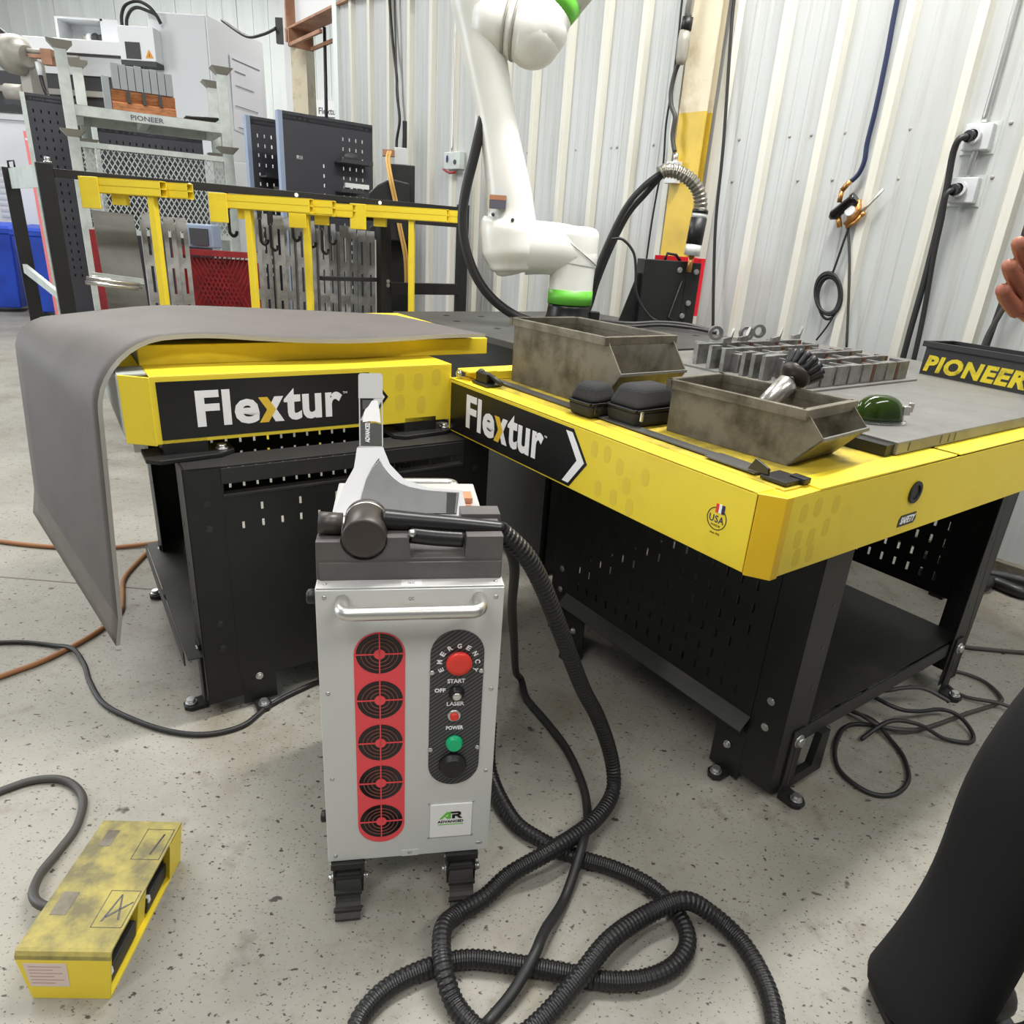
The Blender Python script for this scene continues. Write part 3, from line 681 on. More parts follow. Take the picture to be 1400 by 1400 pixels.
text('lettering', 'OFF', 'white', cp, (0.212, FP, ZB + 0.414), X, Z, 0.021, 0.009, 0.0006, bold=0.03)
text('lettering', 'LASER', 'white', cp, (0.236, FP, ZB + 0.382), X, Z, 0.034, 0.009, 0.0006, bold=0.03)
text('lettering', 'POWER', 'white', cp, (0.236, FP, ZB + 0.325), X, Z, 0.034, 0.009, 0.0006, bold=0.03)
g = G(); g.lathe((0.256, FP, ZB + 0.483), nY, [(0.019, 0), (0.019, 0.004), (0.0245, 0.006), (0.0245, 0.012), (0.022, 0.0145), (0.014, 0.0155)], n=28); obj('emergency_stop', g, 'redbtn', bxr)
g = G(); g.lathe((0.254, FP, ZB + 0.412), nY, [(0.015, 0), (0.015, 0.004), (0.012, 0.006), (0.012, 0.010), (0.010, 0.012)], n=22); ks = obj('key_switch', g, 'gunblack', bxr)
g = G(); g.lathe((0.254, FP - 0.012, ZB + 0.412), nY, [(0.0085, 0), (0.0085, 0.003), (0.006, 0.004)], n=18); obj('key_barrel', g, 'chrome', ks)
g = G(); g.lathe((0.251, FP, ZB + 0.360), nY, [(0.0135, 0), (0.0135, 0.003), (0.0115, 0.005)], n=20); lr = obj('laser_indicator', g, 'zinc', bxr)
g = G(); g.lathe((0.251, FP - 0.005, ZB + 0.360), nY, [(0.0085, 0), (0.0085, 0.003), (0.006, 0.0045)], n=16); obj('indicator_lens', g, 'redbtn', lr)
g = G(); g.lathe((0.253, FP, ZB + 0.294), nY, [(0.017, 0), (0.017, 0.004), (0.015, 0.005), (0.015, 0.010), (0.0135, 0.0115)], n=22); obj('power_button', g, 'greenbtn', bxr)
g = G(); g.lathe((0.251, FP, ZB + 0.240), nY, [(0.0275, 0), (0.0275, 0.007), (0.0245, 0.009), (0.024, 0.016), (0.020, 0.0185)], n=26); obj('connector_cap', g, 'rubber', bxr)
for (u_, z_) in ((0.207, 0.459), (0.300, 0.459), (0.207, 0.278), (0.300, 0.278)):
    g = G(); g.lathe((u_, FP, ZB + z_), nY, [(0.0055, 0), (0.005, 0.0015), (0.003, 0.0025)], n=12); obj('panel_screw', g, 'zinc', cp)
g = G(); g.box(0.209, 0.296, F - 0.003, F, ZB + 0.048, ZB + 0.136); lp_ = obj('logo_plate', g, 'whiteplastic', bxr, bevel=0.001)
for (u_, z_) in ((0.207, 0.046), (0.298, 0.046), (0.207, 0.138), (0.298, 0.138)):
    g = G(); g.lathe((u_, F, ZB + z_), nY, [(0.003, 0), (0.002, 0.0015)], n=8); obj('panel_screw', g, 'zinc', lp_)
FL = F - 0.003; zl = ZB + 0.098
g = G(); g.prism([(0.228, zl), (0.2335, zl), (0.246, zl + 0.0125), (0.246, zl + 0.006), (0.2395, zl + 0.006), (0.2445, zl), (0.252, zl), (0.252, zl + 0.018), (0.2435, zl + 0.018)], (0, FL, 0), X, Z, 0.0007); obj('logo_letter_a', g, 'logogreen', lp_)
g = G(); g.prism([(0.2545, zl), (0.2605, zl), (0.2605, zl + 0.006), (0.264, zl + 0.006), (0.269, zl), (0.276, zl), (0.2695, zl + 0.0072), (0.273, zl + 0.0095), (0.273, zl + 0.015), (0.269, zl + 0.018), (0.250, zl + 0.018), (0.2535, zl + 0.0135), (0.266, zl + 0.0135), (0.2672, zl + 0.0122), (0.266, zl + 0.0108), (0.2545, zl + 0.0108)], (0, FL, 0), X, Z, 0.0007); obj('logo_letter_r', g, 'dark', lp_)
text('lettering', 'ADVANCED', 'dark', lp_, (0.2245, FL, zl - 0.011), X, Z, 0.054, 0.0065, 0.0006, bold=0.03)
g = G(); g.box(0.2265, 0.278, FL - 0.0004, FL, zl - 0.0165, zl - 0.0145); obj('logo_line', g, 'logogreen', lp_)
def pull(name, v0, sgn, zc):
    pts = [(0.047, v0, zc), (0.047, v0 + sgn * 0.028, zc)]
    for a in range(0, 91, 15):
        t = math.radians(a); pts.append((0.065 - 0.018 * math.cos(t), v0 + sgn * (0.030 + 0.018 * math.sin(t)), zc))
    q = pts[2:]
    m_ = [(0.3354 - x, y, z) for x, y, z in reversed(pts)]
    g = G(); g.tube(pts + m_, 0.0122, n=14); return obj(name, g, 'chrome', bxr)
pull('front_handle', -0.001, -1, 0.736); pull('rear_handle', BD, 1, 0.745)
for (a0, a1, c0, c1, d_) in ((0.149, 0.186, -0.0016, -0.001, (ZB + 0.607, ZB + 0.630)),):
    g = G(); g.box(a0, a1, c0, c1, d_[0], d_[1]); o = obj('seal_sticker', g, 'greytape', bxr); text('small_lettering', 'QC', 'ink', o, (0.162, c0, ZB + 0.614), X, Z, 0.010, 0.007, 0.0004)
g = G(); g.box(0.149, 0.186, 0.003, 0.026, ZT, ZT + 0.0006); o = obj('seal_sticker', g, 'greytape', bxr); text('small_lettering', 'QC', 'ink', o, (0.160, 0.011, ZT + 0.0006), X, Y, 0.013, 0.006, 0.0004)
g = G(); g.box(0.151, 0.186, -0.0016, -0.001, ZB + 0.001, ZB + 0.017); o = obj('seal_sticker', g, 'greytape', bxr); text('small_lettering', 'QC', 'ink', o, (0.163, -0.0016, ZB + 0.006), X, Z, 0.010, 0.006, 0.0004)
g = G(); g.lathe((0, 0.02, 0.735), nX, [(0.012, 0), (0.014, 0.004), (0.014, 0.013), (0.011, 0.016)], n=10); obj('side_knob', g, 'rubber', bxr)
g = G(); g.lathe((0, 0.02, 0.225), nX, [(0.010, 0), (0.012, 0.003), (0.012, 0.010), (0.009, 0.012)], n=10); obj('side_knob', g, 'rubber', bxr)
g = G(); g.lathe((0, 0.33, 0.735), nX, [(0.012, 0), (0.014, 0.004), (0.014, 0.013), (0.011, 0.016)], n=10); obj('side_knob', g, 'rubber', bxr)
g = G(); g.lathe((0.040, 0.36, ZT), Z, [(0.013, 0), (0.013, 0.012), (0.018, 0.016), (0.0185, 0.03), (0.0165, 0.034), (0.010, 0.035)], n=14); obj('top_knob', g, 'rubber', bxr)
def caster(u_, v_, front=True):
    s = -1 if front else 1
    g = G(); g.box(u_ - 0.034, u_ + 0.034, v_ - 0.03, v_ + 0.05, 0.104, 0.12); g.box(u_ - 0.031, u_ - 0.026, v_ - 0.022, v_ + 0.03, 0.03, 0.105); g.box(u_ + 0.026, u_ + 0.031, v_ - 0.022, v_ + 0.03, 0.03, 0.105)
    ca = obj('caster', g, 'rubber', bxr, bevel=0.0015)
    g = G(); g.lathe((u_ - 0.016, v_ + 0.022, 0.0405), X, [(0.032, 0), (0.040, 0.005), (0.040, 0.027), (0.032, 0.032)], n=28); obj('wheel', g, 'wheel', ca)
    for d in (-1, 1):
        bolt(ca, (u_ + d * 0.031, v_ - 0.008, 0.060), (d, 0, 0), 0.0075, 0.010)
        bolt(ca, (u_ + d * 0.031, v_ - 0.008, 0.098), (d, 0, 0), 0.004, 0.006)
    g = G()
    prof = [(-0.016, 0.084), (-0.010, 0.090), (-0.028, 0.066), (-0.032, 0.060), (-0.044, 0.038), (-0.048, 0.033), (-0.070, 0.012), (-0.068, 0.004), (-0.062, 0.004), (-0.040, 0.026), (-0.024, 0.048), (-0.018, 0.066)]
    w_ = 0.0255
    g.prism([(v_ + (-s) * q[0] * 1.0 if not front else v_ + q[0], q[1]) for q in prof], (u_ - w_, 0, 0), Y, Z, 2 * w_)
    for q in ((-0.021, 0.074), (-0.038, 0.050), (-0.058, 0.0245)):
        vv = v_ + q[0] if front else v_ - s * q[0]
        g.box(u_ - w_ - 0.003, u_ + w_ + 0.003, vv - 0.004, vv + 0.004, q[1] - 0.004, q[1] + 0.004)
    obj('brake_pedal', g, 'blackgrey', ca, bevel=0.001)
for u_ in (0.040, 0.279):
    caster(u_, 0.02); caster(u_, 0.50, False)

# ---- holder block on the cabinet
g = G()
prof = [(0.0, ZT), (0.333, ZT), (0.333, 0.843), (0.266, 0.843), (0.264, 0.801), (0.166, 0.801), (0.162, 0.842), (0.124, 0.842)]
prof += [(0.084 + 0.0405 * math.cos(a), 0.838 - 0.0405 * math.sin(a)) for a in [PI * i / 14 for i in range(0, 15)]]
prof += [(0.042, 0.834), (0.001, 0.834)]
g.prism(prof, (0, 0.118, 0), X, Z, 0.085)
g.box(0.006, 0.331, 0.0285, 0.034, ZT, 0.795)
hd = thing('gun_holder', 'dark grey notched holder block on the front of the silver cabinet', 'holder', B0, AB)
obj('notched_block', g, 'foam', hd, bevel=0.0025)
g = G(); g.box(0.262, 0.345, 0.155, 0.20, ZT, 0.812); g.box(0.266, 0.345, 0.155, 0.20, 0.812, 0.838); obj('rear_rest', g, 'foam', hd, bevel=0.002)

# ---- welding gun lying in the holder, its hose falling to the floor
gn = thing('welding_gun', 'black welding gun lying across the notched holder on the cabinet', 'welding gun', B0, AB)
g = G(); g.lathe((0.0845, 0.026, 0.842), (0.02, 1, 0.06), [(0.030, -0.001), (0.0365, 0.0), (0.0385, 0.003), (0.0385, 0.070), (0.036, 0.072), (0.036, 0.077), (0.0392, 0.079), (0.0392, 0.086), (0.034, 0.088)], n=40); obj('gun_barrel', g, 'gun', gn)
g = G(); g.lathe((0.086, 0.0985, 0.8463), (0.02, 1, 0.06), [(0.0365, 0.0), (0.0385, 0.0008), (0.0385, 0.003), (0.0365, 0.0036)], n=40); obj('bright_ring', g, 'chrome', gn)
g = G(); g.tube([(0.004, 0.070, 0.856), (0.045, 0.070, 0.853)], 0.020, n=16); obj('barrel_stub', g, 'gun', gn)
g = G(); g.tube(cat([(0.115, 0.073, 0.862), (0.17, 0.073, 0.857), (0.25, 0.071, 0.851), (0.338, 0.070, 0.842)], 6), 0.017, n=16, rad=[0.019 - 0.006 * i / 18 for i in range(19)]); obj('gun_handle', g, 'gunblack', gn)
g = G(); g.tube(cat([(0.165, 0.060, 0.836), (0.21, 0.058, 0.831), (0.262, 0.058, 0.827)], 6), 0.016, n=14); obj('trigger_grip', g, 'gunblack', gn)
g = G(); g.ball((0.168, 0.040, 0.847), 0.0075, 10, 8); obj('gun_screw', g, 'zinc', gn)
def corrugated(pts, r, pitch=0.0105, n=18, depth=0.0017):
    """ribbed hose: square rings of full radius with narrower grooves between, flat shaded so the ribs catch light"""
    P = resample(pts, pitch / 4); rad = [r if i % 4 < 2 else r - depth for i in range(len(P))]
    g = G(); g.tube(P, r, n=n, rad=rad); g.s = [False] * len(g.s); return g
H1 = [(-0.02, 1.178, 0.838), (0.027, 1.198, 0.787), (0.065, 1.225, 0.716), (0.117, 1.265, 0.585), (0.188, 1.332, 0.395), (0.238, 1.375, 0.285), (0.278, 1.400, 0.183), (0.303, 1.404, 0.100), (0.305, 1.375, 0.055), (0.278, 1.320, 0.045), (0.224, 1.246, 0.055),
      (0.134, 1.165, 0.060), (0.050, 1.122, 0.035), (-0.004, 1.070, 0.022), (-0.062, 1.020, 0.026), (-0.083, 0.964, 0.055), (-0.075, 0.896, 0.055), (-0.049, 0.848, 0.026), (-0.012, 0.810, 0.022), (0.05, 0.768, 0.022), (0.16, 0.71, 0.022)]
tag(obj('welding_hose', corrugated(cat(H1, 10), 0.0192), 'rubber'), 'ribbed black hose curving from the welding gun down to the floor', 'hose')
H2 = [(-0.02, 1.50, 0.14), (-0.012, 1.42, 0.05), (0.05, 1.297, 0.021), (0.118, 1.236, 0.021), (0.206, 1.192, 0.021), (0.288, 1.167, 0.021), (0.366, 1.125, 0.021), (0.411, 1.065, 0.021), (0.422, 1.004, 0.021), (0.388, 0.951, 0.021), (0.324, 0.917, 0.021), (0.244, 0.907, 0.021),
      (0.159, 0.918, 0.021), (0.059, 0.929, 0.021), (-0.028, 0.932, 0.021), (-0.098, 0.912, 0.021), (-0.163, 0.876, 0.021), (-0.202, 0.833, 0.021), (-0.218, 0.788, 0.021), (-0.22, 0.70, 0.021)]
tag(obj('supply_hose', corrugated(cat(H2, 10), 0.0182), 'rubber'), 'ribbed black hose from behind the cabinet, snaking flat in an S on the floor', 'hose')
H3 = [(-0.05, 0.70, 0.022), (0.037, 0.762, 0.022), (0.114, 0.821, 0.028), (0.185, 0.888, 0.052), (0.25, 0.960, 0.062), (0.335, 1.030, 0.05), (0.419, 1.062, 0.062), (0.486, 1.052, 0.035), (0.534, 1.005, 0.022), (0.555, 0.93, 0.022), (0.554, 0.861, 0.022), (0.533, 0.792, 0.022), (0.50, 0.70, 0.022)]
tag(obj('supply_hose', corrugated(cat(H3, 10), 0.0192), 'rubber'), 'ribbed black hose arching over the S-shaped one at the bottom of the picture', 'hose')
CB = [(-0.012, 1.235, 0.800), (0.012, 1.275, 0.72), (0.015, 1.42, 0.541), (0.03, 1.62, 0.315), (0.045, 1.80, 0.10), (0.065, 1.86, 0.03), (0.085, 1.786, 0.013), (0.14, 1.687, 0.013), (0.2, 1.565, 0.013), (0.236, 1.427, 0.013), (0.239, 1.316, 0.013), (0.214, 1.198, 0.055), (0.171, 1.086, 0.018), (0.123, 0.985, 0.045), (0.100, 0.925, 0.055), (0.061, 0.868, 0.03), (0.015, 0.82, 0.013), (-0.014, 0.769, 0.05), (-0.05, 0.70, 0.06)]
g = G(); g.tube(cat(CB, 8), 0.0112, n=10)
tag(obj('power_cable', g, 'cable'), 'smooth black cable crossing the floor between the ribbed hoses', 'cable')

# ---- axe display standing on the cabinet
TA = math.radians(20); AX = Vector((0, math.sin(TA), math.cos(TA)))
AO = Vector((0, 0.335, 0.7625))
ax = thing('axe_display', 'axe-shaped white card with a steel axe blade standing on the cabinet', 'display', B0, AB)
card = [(0.004, 0.0), (0.0272, 0.0636), (0.0492, 0.1038), (0.0572, 0.1487), (0.0591, 0.306), (0.063, 0.310), (0.107, 0.3115), (0.1109, 0.307), (0.1123, 0.1495), (0.1266, 0.1126), (0.1569, 0.0805), (0.2101, 0.0613), (0.2871, 0.0552), (0.2990, 0.0)]
low = card[:3] + [(0.0560, 0.148)] + [(0.1123, 0.1495)] + card[9:]
g = G(); g.prism(low, AO + AX * 0.0 , X, AX, 0.004); obj('backing_card', g, 'card', ax)
g = G(); g.prism([(0.0570, 0.1487), (0.1123, 0.1495), (0.1118, 0.152), (0.0615, 0.152)], AO, X, AX, 0.003); obj('card_strip', g, 'frost', ax)
g = G(); g.prism([(0.0592, 0.2558), (0.1112, 0.2571), (0.1109, 0.307), (0.107, 0.3115), (0.063, 0.310), (0.0591, 0.306)], AO, X, AX, 0.004); obj('handle_cap', g, 'frost', ax)
g = G(); g.prism([(0.0605, 0.1521), (0.1110, 0.1527), (0.1109, 0.2568), (0.0600, 0.2556)], AO, X, AX, 0.003); hc = obj('clear_handle', g, 'clear', ax)
N_ = Vector((0, -math.cos(TA), math.sin(TA)))
g = G(); g.prism([(0.0618, 0.1525), (0.1108, 0.153), (0.1108, 0.199), (0.095, 0.203), (0.075, 0.2), (0.0612, 0.208)], AO + N_ * 0.0032, X, AX, 0.0006); bp_ = obj('dark_band', g, 'steeldark', ax)
text('lettering', 'ADVANCED', 'white', bp_, AO + N_ * 0.0042 + Vector((0.0835, 0, 0)) + AX * 0.1600, AX, nX, 0.043, 0.010, 0.0005, bold=0.03)
g = G(); g.prism([(0.068, 0.2035), (0.082, 0.206), (0.095, 0.206), (0.107, 0.203), (0.104, 0.232), (0.100, 0.252), (0.088, 0.251), (0.080, 0.238), (0.074, 0.232), (0.070, 0.222)], AO + N_ * 0.0032, X, AX, 0.0006); obj('eagle_print', g, 'white', ax)
for xa_ in (0.0600, 0.1085):
    g = G(); g.prism([(xa_ + 0.0012, 0.1522), (xa_ + 0.0036, 0.1522), (xa_ + 0.0026, 0.2560), (xa_, 0.2560)], AO + N_ * 0.0030, X, AX, 0.0012); obj('pale_edge', g, 'frost', ax)
g = G(); g.prism([(0.068, 0.232), (0.074, 0.232), (0.080, 0.239), (0.087, 0.252), (0.068, 0.252)], AO + N_ * 0.0032, X, AX, 0.0006); obj('dark_print', g, 'steeldark', ax)
blade = [(0.058, 0.004), (0.0632, 0.0397), (0.0743, 0.0799), (0.088, 0.107), (0.1028, 0.1252), (0.110, 0.112), (0.1218, 0.0964), (0.1345, 0.083), (0.1505, 0.0708), (0.170, 0.063), (0.1939, 0.058), (0.220, 0.0545), (0.279, 0.0510), (0.2735, 0.002)]
g = G(); g.prism([(x + (0.0016 if x < 0.1 else 0), y) for x, y in blade], AO + N_ * 0.0043, X, AX, 0.0008); obj('blade_outline', g, 'dark', ax)
cx = sum(p[0] for p in blade) / len(blade); cy = sum(p[1] for p in blade) / len(blade)
g = G(); g.prism([(cx + (x - cx) * 0.985 + 0.001, cy + (y - cy) * 0.965) for x, y in blade], AO + N_ * 0.0052, X, AX, 0.003); bl = obj('axe_blade', g, 'blade', ax, bevel=0.0008)
g = G(); g.prism([(0.2505, 0.003), (0.2690, 0.003), (0.2735, 0.0493), (0.2520, 0.0508)], AO + N_ * 0.0083, X, AX, 0.0006); obj('dark_grip_band', g, 'steeldark', ax)

# ---- small things left on the cabinet top
g = G(); g.box(0.290, 0.312, 0.375, 0.425, ZT, ZT + 0.010)
tag(obj('copper_block', g, 'copper', loc=B0, rot=(0, 0, AB), bevel=0.001), 'lower of two small copper brown blocks stacked behind the axe card', 'block', 'copper blocks on the cabinet')
g = G(); g.box(0.293, 0.315, 0.385, 0.432, ZT + 0.010, ZT + 0.024)
tag(obj('copper_block', g, 'copper', loc=B0, rot=(0, 0, AB), bevel=0.001), 'upper of two small copper brown blocks stacked behind the axe card', 'block', 'copper blocks on the cabinet')
g = G(); g.box(0.160, 0.268, 0.268, 0.292, ZT, ZT + 0.012)
tag(obj('paper_strip', g, 'tan', loc=B0, rot=(0, 0, AB)), 'pale flat strip lying behind the welding gun on the cabinet top', 'strip')

PEDK = 0.76
_km0 = km
km = lambda q: (q[0], q[1] * PEDK, q[2])
# ================================================================ FOOT PEDAL
pd = thing('foot_pedal', 'dirty yellow double foot pedal housing lying on the floor', 'foot pedal', (-0.818, 0.820, 0), math.radians(3.0))
# local: x across (0 left .. 0.14 right), y along (0 near end .. 0.31 far end)
def px_(t): return t
top0, top1, ht = -0.012, 0.155, 0.118
g = G()
g.hexa([(0.0, 0.0, 0.0), (0.139, 0.0, 0.0), (0.139, 0.006, 0.0), (0.0, 0.006, 0.0), (top0, 0.0, ht - 0.015), (top1, 0.0, ht - 0.015), (top1, 0.006, ht - 0.015), (top0, 0.006, ht - 0.015)])
obj('near_end_plate', g, 'yellow', pd, bevel=0.001)
g = G(); rr = [(0.0, ht - 0.016), (0.002, ht - 0.008), (0.008, ht - 0.002), (0.016, ht), (0.40, ht - 0.005), (0.40, ht - 0.009), (0.017, ht - 0.004), (0.010, ht - 0.007), (0.006, ht - 0.012), (0.005, ht - 0.016)]
vs = []
for x in (top0, top1): vs += [(x, y, z) for y, z in rr]
n_ = len(rr); g.add(vs, [tuple(range(n_)), tuple(range(n_, 2 * n_))[::-1]] + [(i, (i + 1) % n_, n_ + (i + 1) % n_, n_ + i) for i in range(n_)])
tpl = obj('top_cover', g, 'grimy', pd)
g = G(); g.hexa([(0.0, 0.396, 0.0), (0.139, 0.396, 0.0), (0.139, 0.400, 0.0), (0.0, 0.400, 0.0), (top0, 0.396, ht - 0.009), (top1, 0.396, ht - 0.009), (top1, 0.400, ht - 0.009), (top0, 0.400, ht - 0.009)]); g.hexa([(0.125, 0.34, 0.004), (0.139, 0.33, 0.004), (0.141, 0.396, 0.004), (0.125, 0.396, 0.004), (0.135, 0.33, ht - 0.01), (0.155, 0.32, ht - 0.01), (0.155, 0.396, ht - 0.01), (0.135, 0.396, ht - 0.01)]); obj('far_end_plate', g, 'yellow', pd)
g = G(); g.box(0.0, 0.139, 0.006, 0.396, 0.0, 0.004); obj('base_plate', g, 'yellow', pd)
g = G(); g.hexa([(0.0, 0.006, 0.004), (0.004, 0.006, 0.004), (0.004, 0.396, 0.004), (0.0, 0.396, 0.004), (top0, 0.006, ht - 0.01), (top0 + 0.004, 0.006, ht - 0.01), (top0 + 0.004, 0.396, ht - 0.01), (top0, 0.396, ht - 0.01)]); obj('back_plate', g, 'yellow', pd)
g = G(); g.hexa([(0.02, 0.165, 0.004), (0.128, 0.165, 0.004), (0.128, 0.205, 0.004), (0.02, 0.205, 0.004), (0.01, 0.160, ht - 0.008), (0.148, 0.160, ht - 0.008), (0.148, 0.205, ht - 0.008), (0.01, 0.205, ht - 0.008)]); obj('divider', g, 'yellow', pd)
for y0, y1 in ((0.02, 0.155), (0.215, 0.33)):
    g = G(); g.hexa([(0.02, y0, 0.012), (0.132, y0, 0.010), (0.132, y1, 0.010), (0.02, y1, 0.012), (0.02, y0, 0.070), (0.138, y0, 0.052), (0.138, y1, 0.052), (0.02, y1, 0.070)]); pp = obj('pedal', g, 'pedalblack', pd, bevel=0.003)
    g = G(); g.box(0.1325, 0.139, y0 + 0.002, y0 + 0.012, 0.040, 0.054); obj('pedal_tab', g, 'paper', pp)
g = G(); g.prism([(0.004, 0.034), (0.073, 0.034), (0.076, 0.094), (0.0, 0.094)], (0, -0.0005, 0), X, Z, 0.0006); lb = obj('rating_label', g, 'pinklabel', pd)
for i_ in range(6):
    g = G(); g.box(0.008, 0.066 if i_ % 2 else 0.05, -0.0015, -0.001, 0.042 + i_ * 0.0085, 0.0445 + i_ * 0.0085); obj('print_line', g, 'paleink', lb)
zt_ = lambda y: ht - 0.005 * (y - 0.016) / 0.384
def toptri(name, poly, m_, dz=0.0004):
    g = G(); k_ = len(poly); a = [(x, y, zt_(y) + 0.0001) for x, y in poly]; b = [(x, y, zt_(y) + 0.0001 + dz) for x, y in poly]
    g.add(a + b, [tuple(range(k_))[::-1], tuple(range(k_, 2 * k_))] + [(i, (i + 1) % k_, k_ + (i + 1) % k_, k_ + i) for i in range(k_)]); return obj(name, g, m_, tpl)
def outline(x0, x1, y0, y1, t=0.0014):
    for q in ((x0, x1, y0, y0 + t), (x0, x1, y1 - t, y1), (x0, x0 + t, y0, y1), (x1 - t, x1, y0, y1)):
        toptri('pictogram_frame', [(q[0], q[2]), (q[1], q[2]), (q[1], q[3]), (q[0], q[3])], 'dark')
outline(0.093, 0.150, 0.068, 0.172); outline(0.093, 0.150, 0.268, 0.372)
toptri('pictogram_stroke', [(0.105, 0.085), (0.109, 0.085), (0.120, 0.160), (0.117, 0.160)], 'dark')
toptri('pictogram_stroke', [(0.117, 0.160), (0.120, 0.160), (0.138, 0.090), (0.134, 0.088)], 'dark')
toptri('pictogram_stroke', [(0.108, 0.098), (0.145, 0.140), (0.148, 0.138), (0.112, 0.094)], 'dark')
toptri('pictogram_stroke', [(0.124, 0.285), (0.128, 0.285), (0.136, 0.355), (0.132, 0.355)], 'dark')
toptri('worn_print', [(0.006, 0.10), (0.036, 0.10), (0.036, 0.165), (0.006, 0.165)], 'oldsteel')
toptri('worn_print', [(0.012, 0.31), (0.036, 0.31), (0.036, 0.365), (0.012, 0.365)], 'oldsteel')
km = _km0
PC = [(-1.30, 1.19, 0.010), (-1.231, 1.262, 0.010), (-1.2, 1.294, 0.010), (-1.158, 1.325, 0.010), (-1.1, 1.335, 0.010), (-1.045, 1.315, 0.010), (-0.998, 1.271, 0.010), (-0.967, 1.195, 0.010), (-0.963, 1.123, 0.012), (-0.958, 1.056, 0.02), (-0.928, 0.995, 0.035), (-0.880, 0.965, 0.045), (-0.812, 0.96, 0.05)]
g = G(); g.tube(cat(PC, 8), 0.0095, n=10)
tag(obj('pedal_cable', g, 'greycable'), 'dark grey cable curling from the yellow foot pedal', 'cable')

# ================================================================ CABLES ON THE FLOOR
BC = [(-1.85, 1.87, 0.008), (-1.703, 1.898, 0.008), (-1.595, 1.916, 0.008), (-1.494, 1.91, 0.008), (-1.401, 1.878, 0.022), (-1.329, 1.819, 0.008), (-1.259, 1.733, 0.008), (-1.16, 1.636, 0.008), (-1.046, 1.578, 0.008), (-0.922, 1.538, 0.008), (-0.815, 1.535, 0.008), (-0.73, 1.58, 0.008), (-0.69, 1.67, 0.008), (-0.63, 1.752, 0.008), (-0.55, 1.83, 0.008), (-0.40, 1.92, 0.008)]
g = G(); g.tube(cat(BC, 8), 0.0075, n=8); tag(obj('extension_cable', g, 'cable'), 'thin black cable running over the floor to the left table leg', 'cable')
OC = [(-1.75, 1.50, 0.009), (-1.568, 1.686, 0.009), (-1.508, 1.757, 0.009), (-1.46, 1.823, 0.009), (-1.413, 1.937, 0.009), (-1.391, 2.048, 0.009), (-1.396, 2.149, 0.009), (-1.445, 2.25, 0.009), (-1.52, 2.40, 0.009), (-1.55, 2.62, 0.009)]
g = G(); g.tube(cat(OC, 8), 0.0085, n=8); tag(obj('air_hose', g, 'orangehose'), 'orange brown hose curving past the hanging mat tip on the floor', 'hose')
BH = [(-2.5, 2.70, 0.010), (-2.264, 2.653, 0.010), (-2.087, 2.628, 0.010), (-1.927, 2.623, 0.010), (-1.751, 2.644, 0.010), (-1.60, 2.70, 0.012), (-1.45, 2.80, 0.010), (-1.2, 2.95, 0.010)]
g = G(); g.tube(cat(BH, 8), 0.0095, n=8); tag(obj('air_hose', g, 'orangehose'), 'orange brown hose running straight in behind the left table', 'hose')
R1 = [(1.24, 1.76, 0.008), (1.14, 1.776, 0.008), (1.072, 1.752, 0.008), (1.006, 1.662, 0.008), (0.975, 1.574, 0.008), (0.99, 1.513, 0.008), (1.032, 1.473, 0.008), (1.096, 1.481, 0.008), (1.162, 1.542, 0.008), (1.194, 1.633, 0.008), (1.189, 1.713, 0.012), (1.165, 1.775, 0.026), (1.10, 1.86, 0.012), (1.05, 1.98, 0.008)]
g = G(); g.tube(cat(R1, 8), 0.0065, n=8); tag(obj('loose_cable', g, 'cable'), 'black cable looped round on the floor nearest the right table leg', 'cable')
R2 = [(1.05, 1.88, 0.010), (1.119, 1.809, 0.030), (1.173, 1.745, 0.03), (1.261, 1.738, 0.026), (1.36, 1.784, 0.012), (1.509, 1.86, 0.010), (1.663, 1.933, 0.010), (1.698, 1.977, 0.010), (1.693, 2.06, 0.010), (1.632, 2.11, 0.010), (1.573, 2.09, 0.010), (1.542, 2.022, 0.010), (1.566, 1.955, 0.012), (1.647, 1.91, 0.026), (1.75, 1.88, 0.010), (1.9, 1.9, 0.010)]
g = G(); g.tube(cat(R2, 8), 0.0065, n=8); tag(obj('loose_cable', g, 'greycable'), 'dark grey cable with a loop at the far right leg foot', 'cable')
R4 = [(1.10, 1.70, 0.010), (1.196, 1.742, 0.05), (1.288, 1.742, 0.045), (1.364, 1.727, 0.012), (1.437, 1.718, 0.010), (1.475, 1.762, 0.010), (1.466, 1.824, 0.025), (1.419, 1.845, 0.032), (1.317, 1.809, 0.045), (1.24, 1.80, 0.060), (1.18, 1.88, 0.06), (1.2, 2.0, 0.03)]
g = G(); g.tube(cat(R4, 8), 0.0065, n=8); tag(obj('loose_cable', g, 'cable'), 'black cable making a narrow flat loop beside the far right leg', 'cable')
R3 = [(1.17, 1.95, 0.012), (1.24, 1.88, 0.065), (1.30, 1.875, 0.085), (1.37, 1.885, 0.08), (1.43, 1.86, 0.062), (1.44, 1.855, 0.055)]
g = G(); g.tube(cat(R3, 8), 0.0065, n=8); tag(obj('loose_cable', g, 'greycable'), 'short grey cable end lifted off the floor under the right table shelf', 'cable')
R5 = [(1.55, 2.40, 0.008), (1.739, 2.301, 0.008), (1.847, 2.283, 0.008), (2.091, 2.272, 0.008), (2.4, 2.25, 0.008)]
g = G(); g.tube(cat(R5, 8), 0.0085, n=8); tag(obj('floor_cable', g, 'greycable'), 'straight grey cable leaving the far right leg towards the right', 'cable')
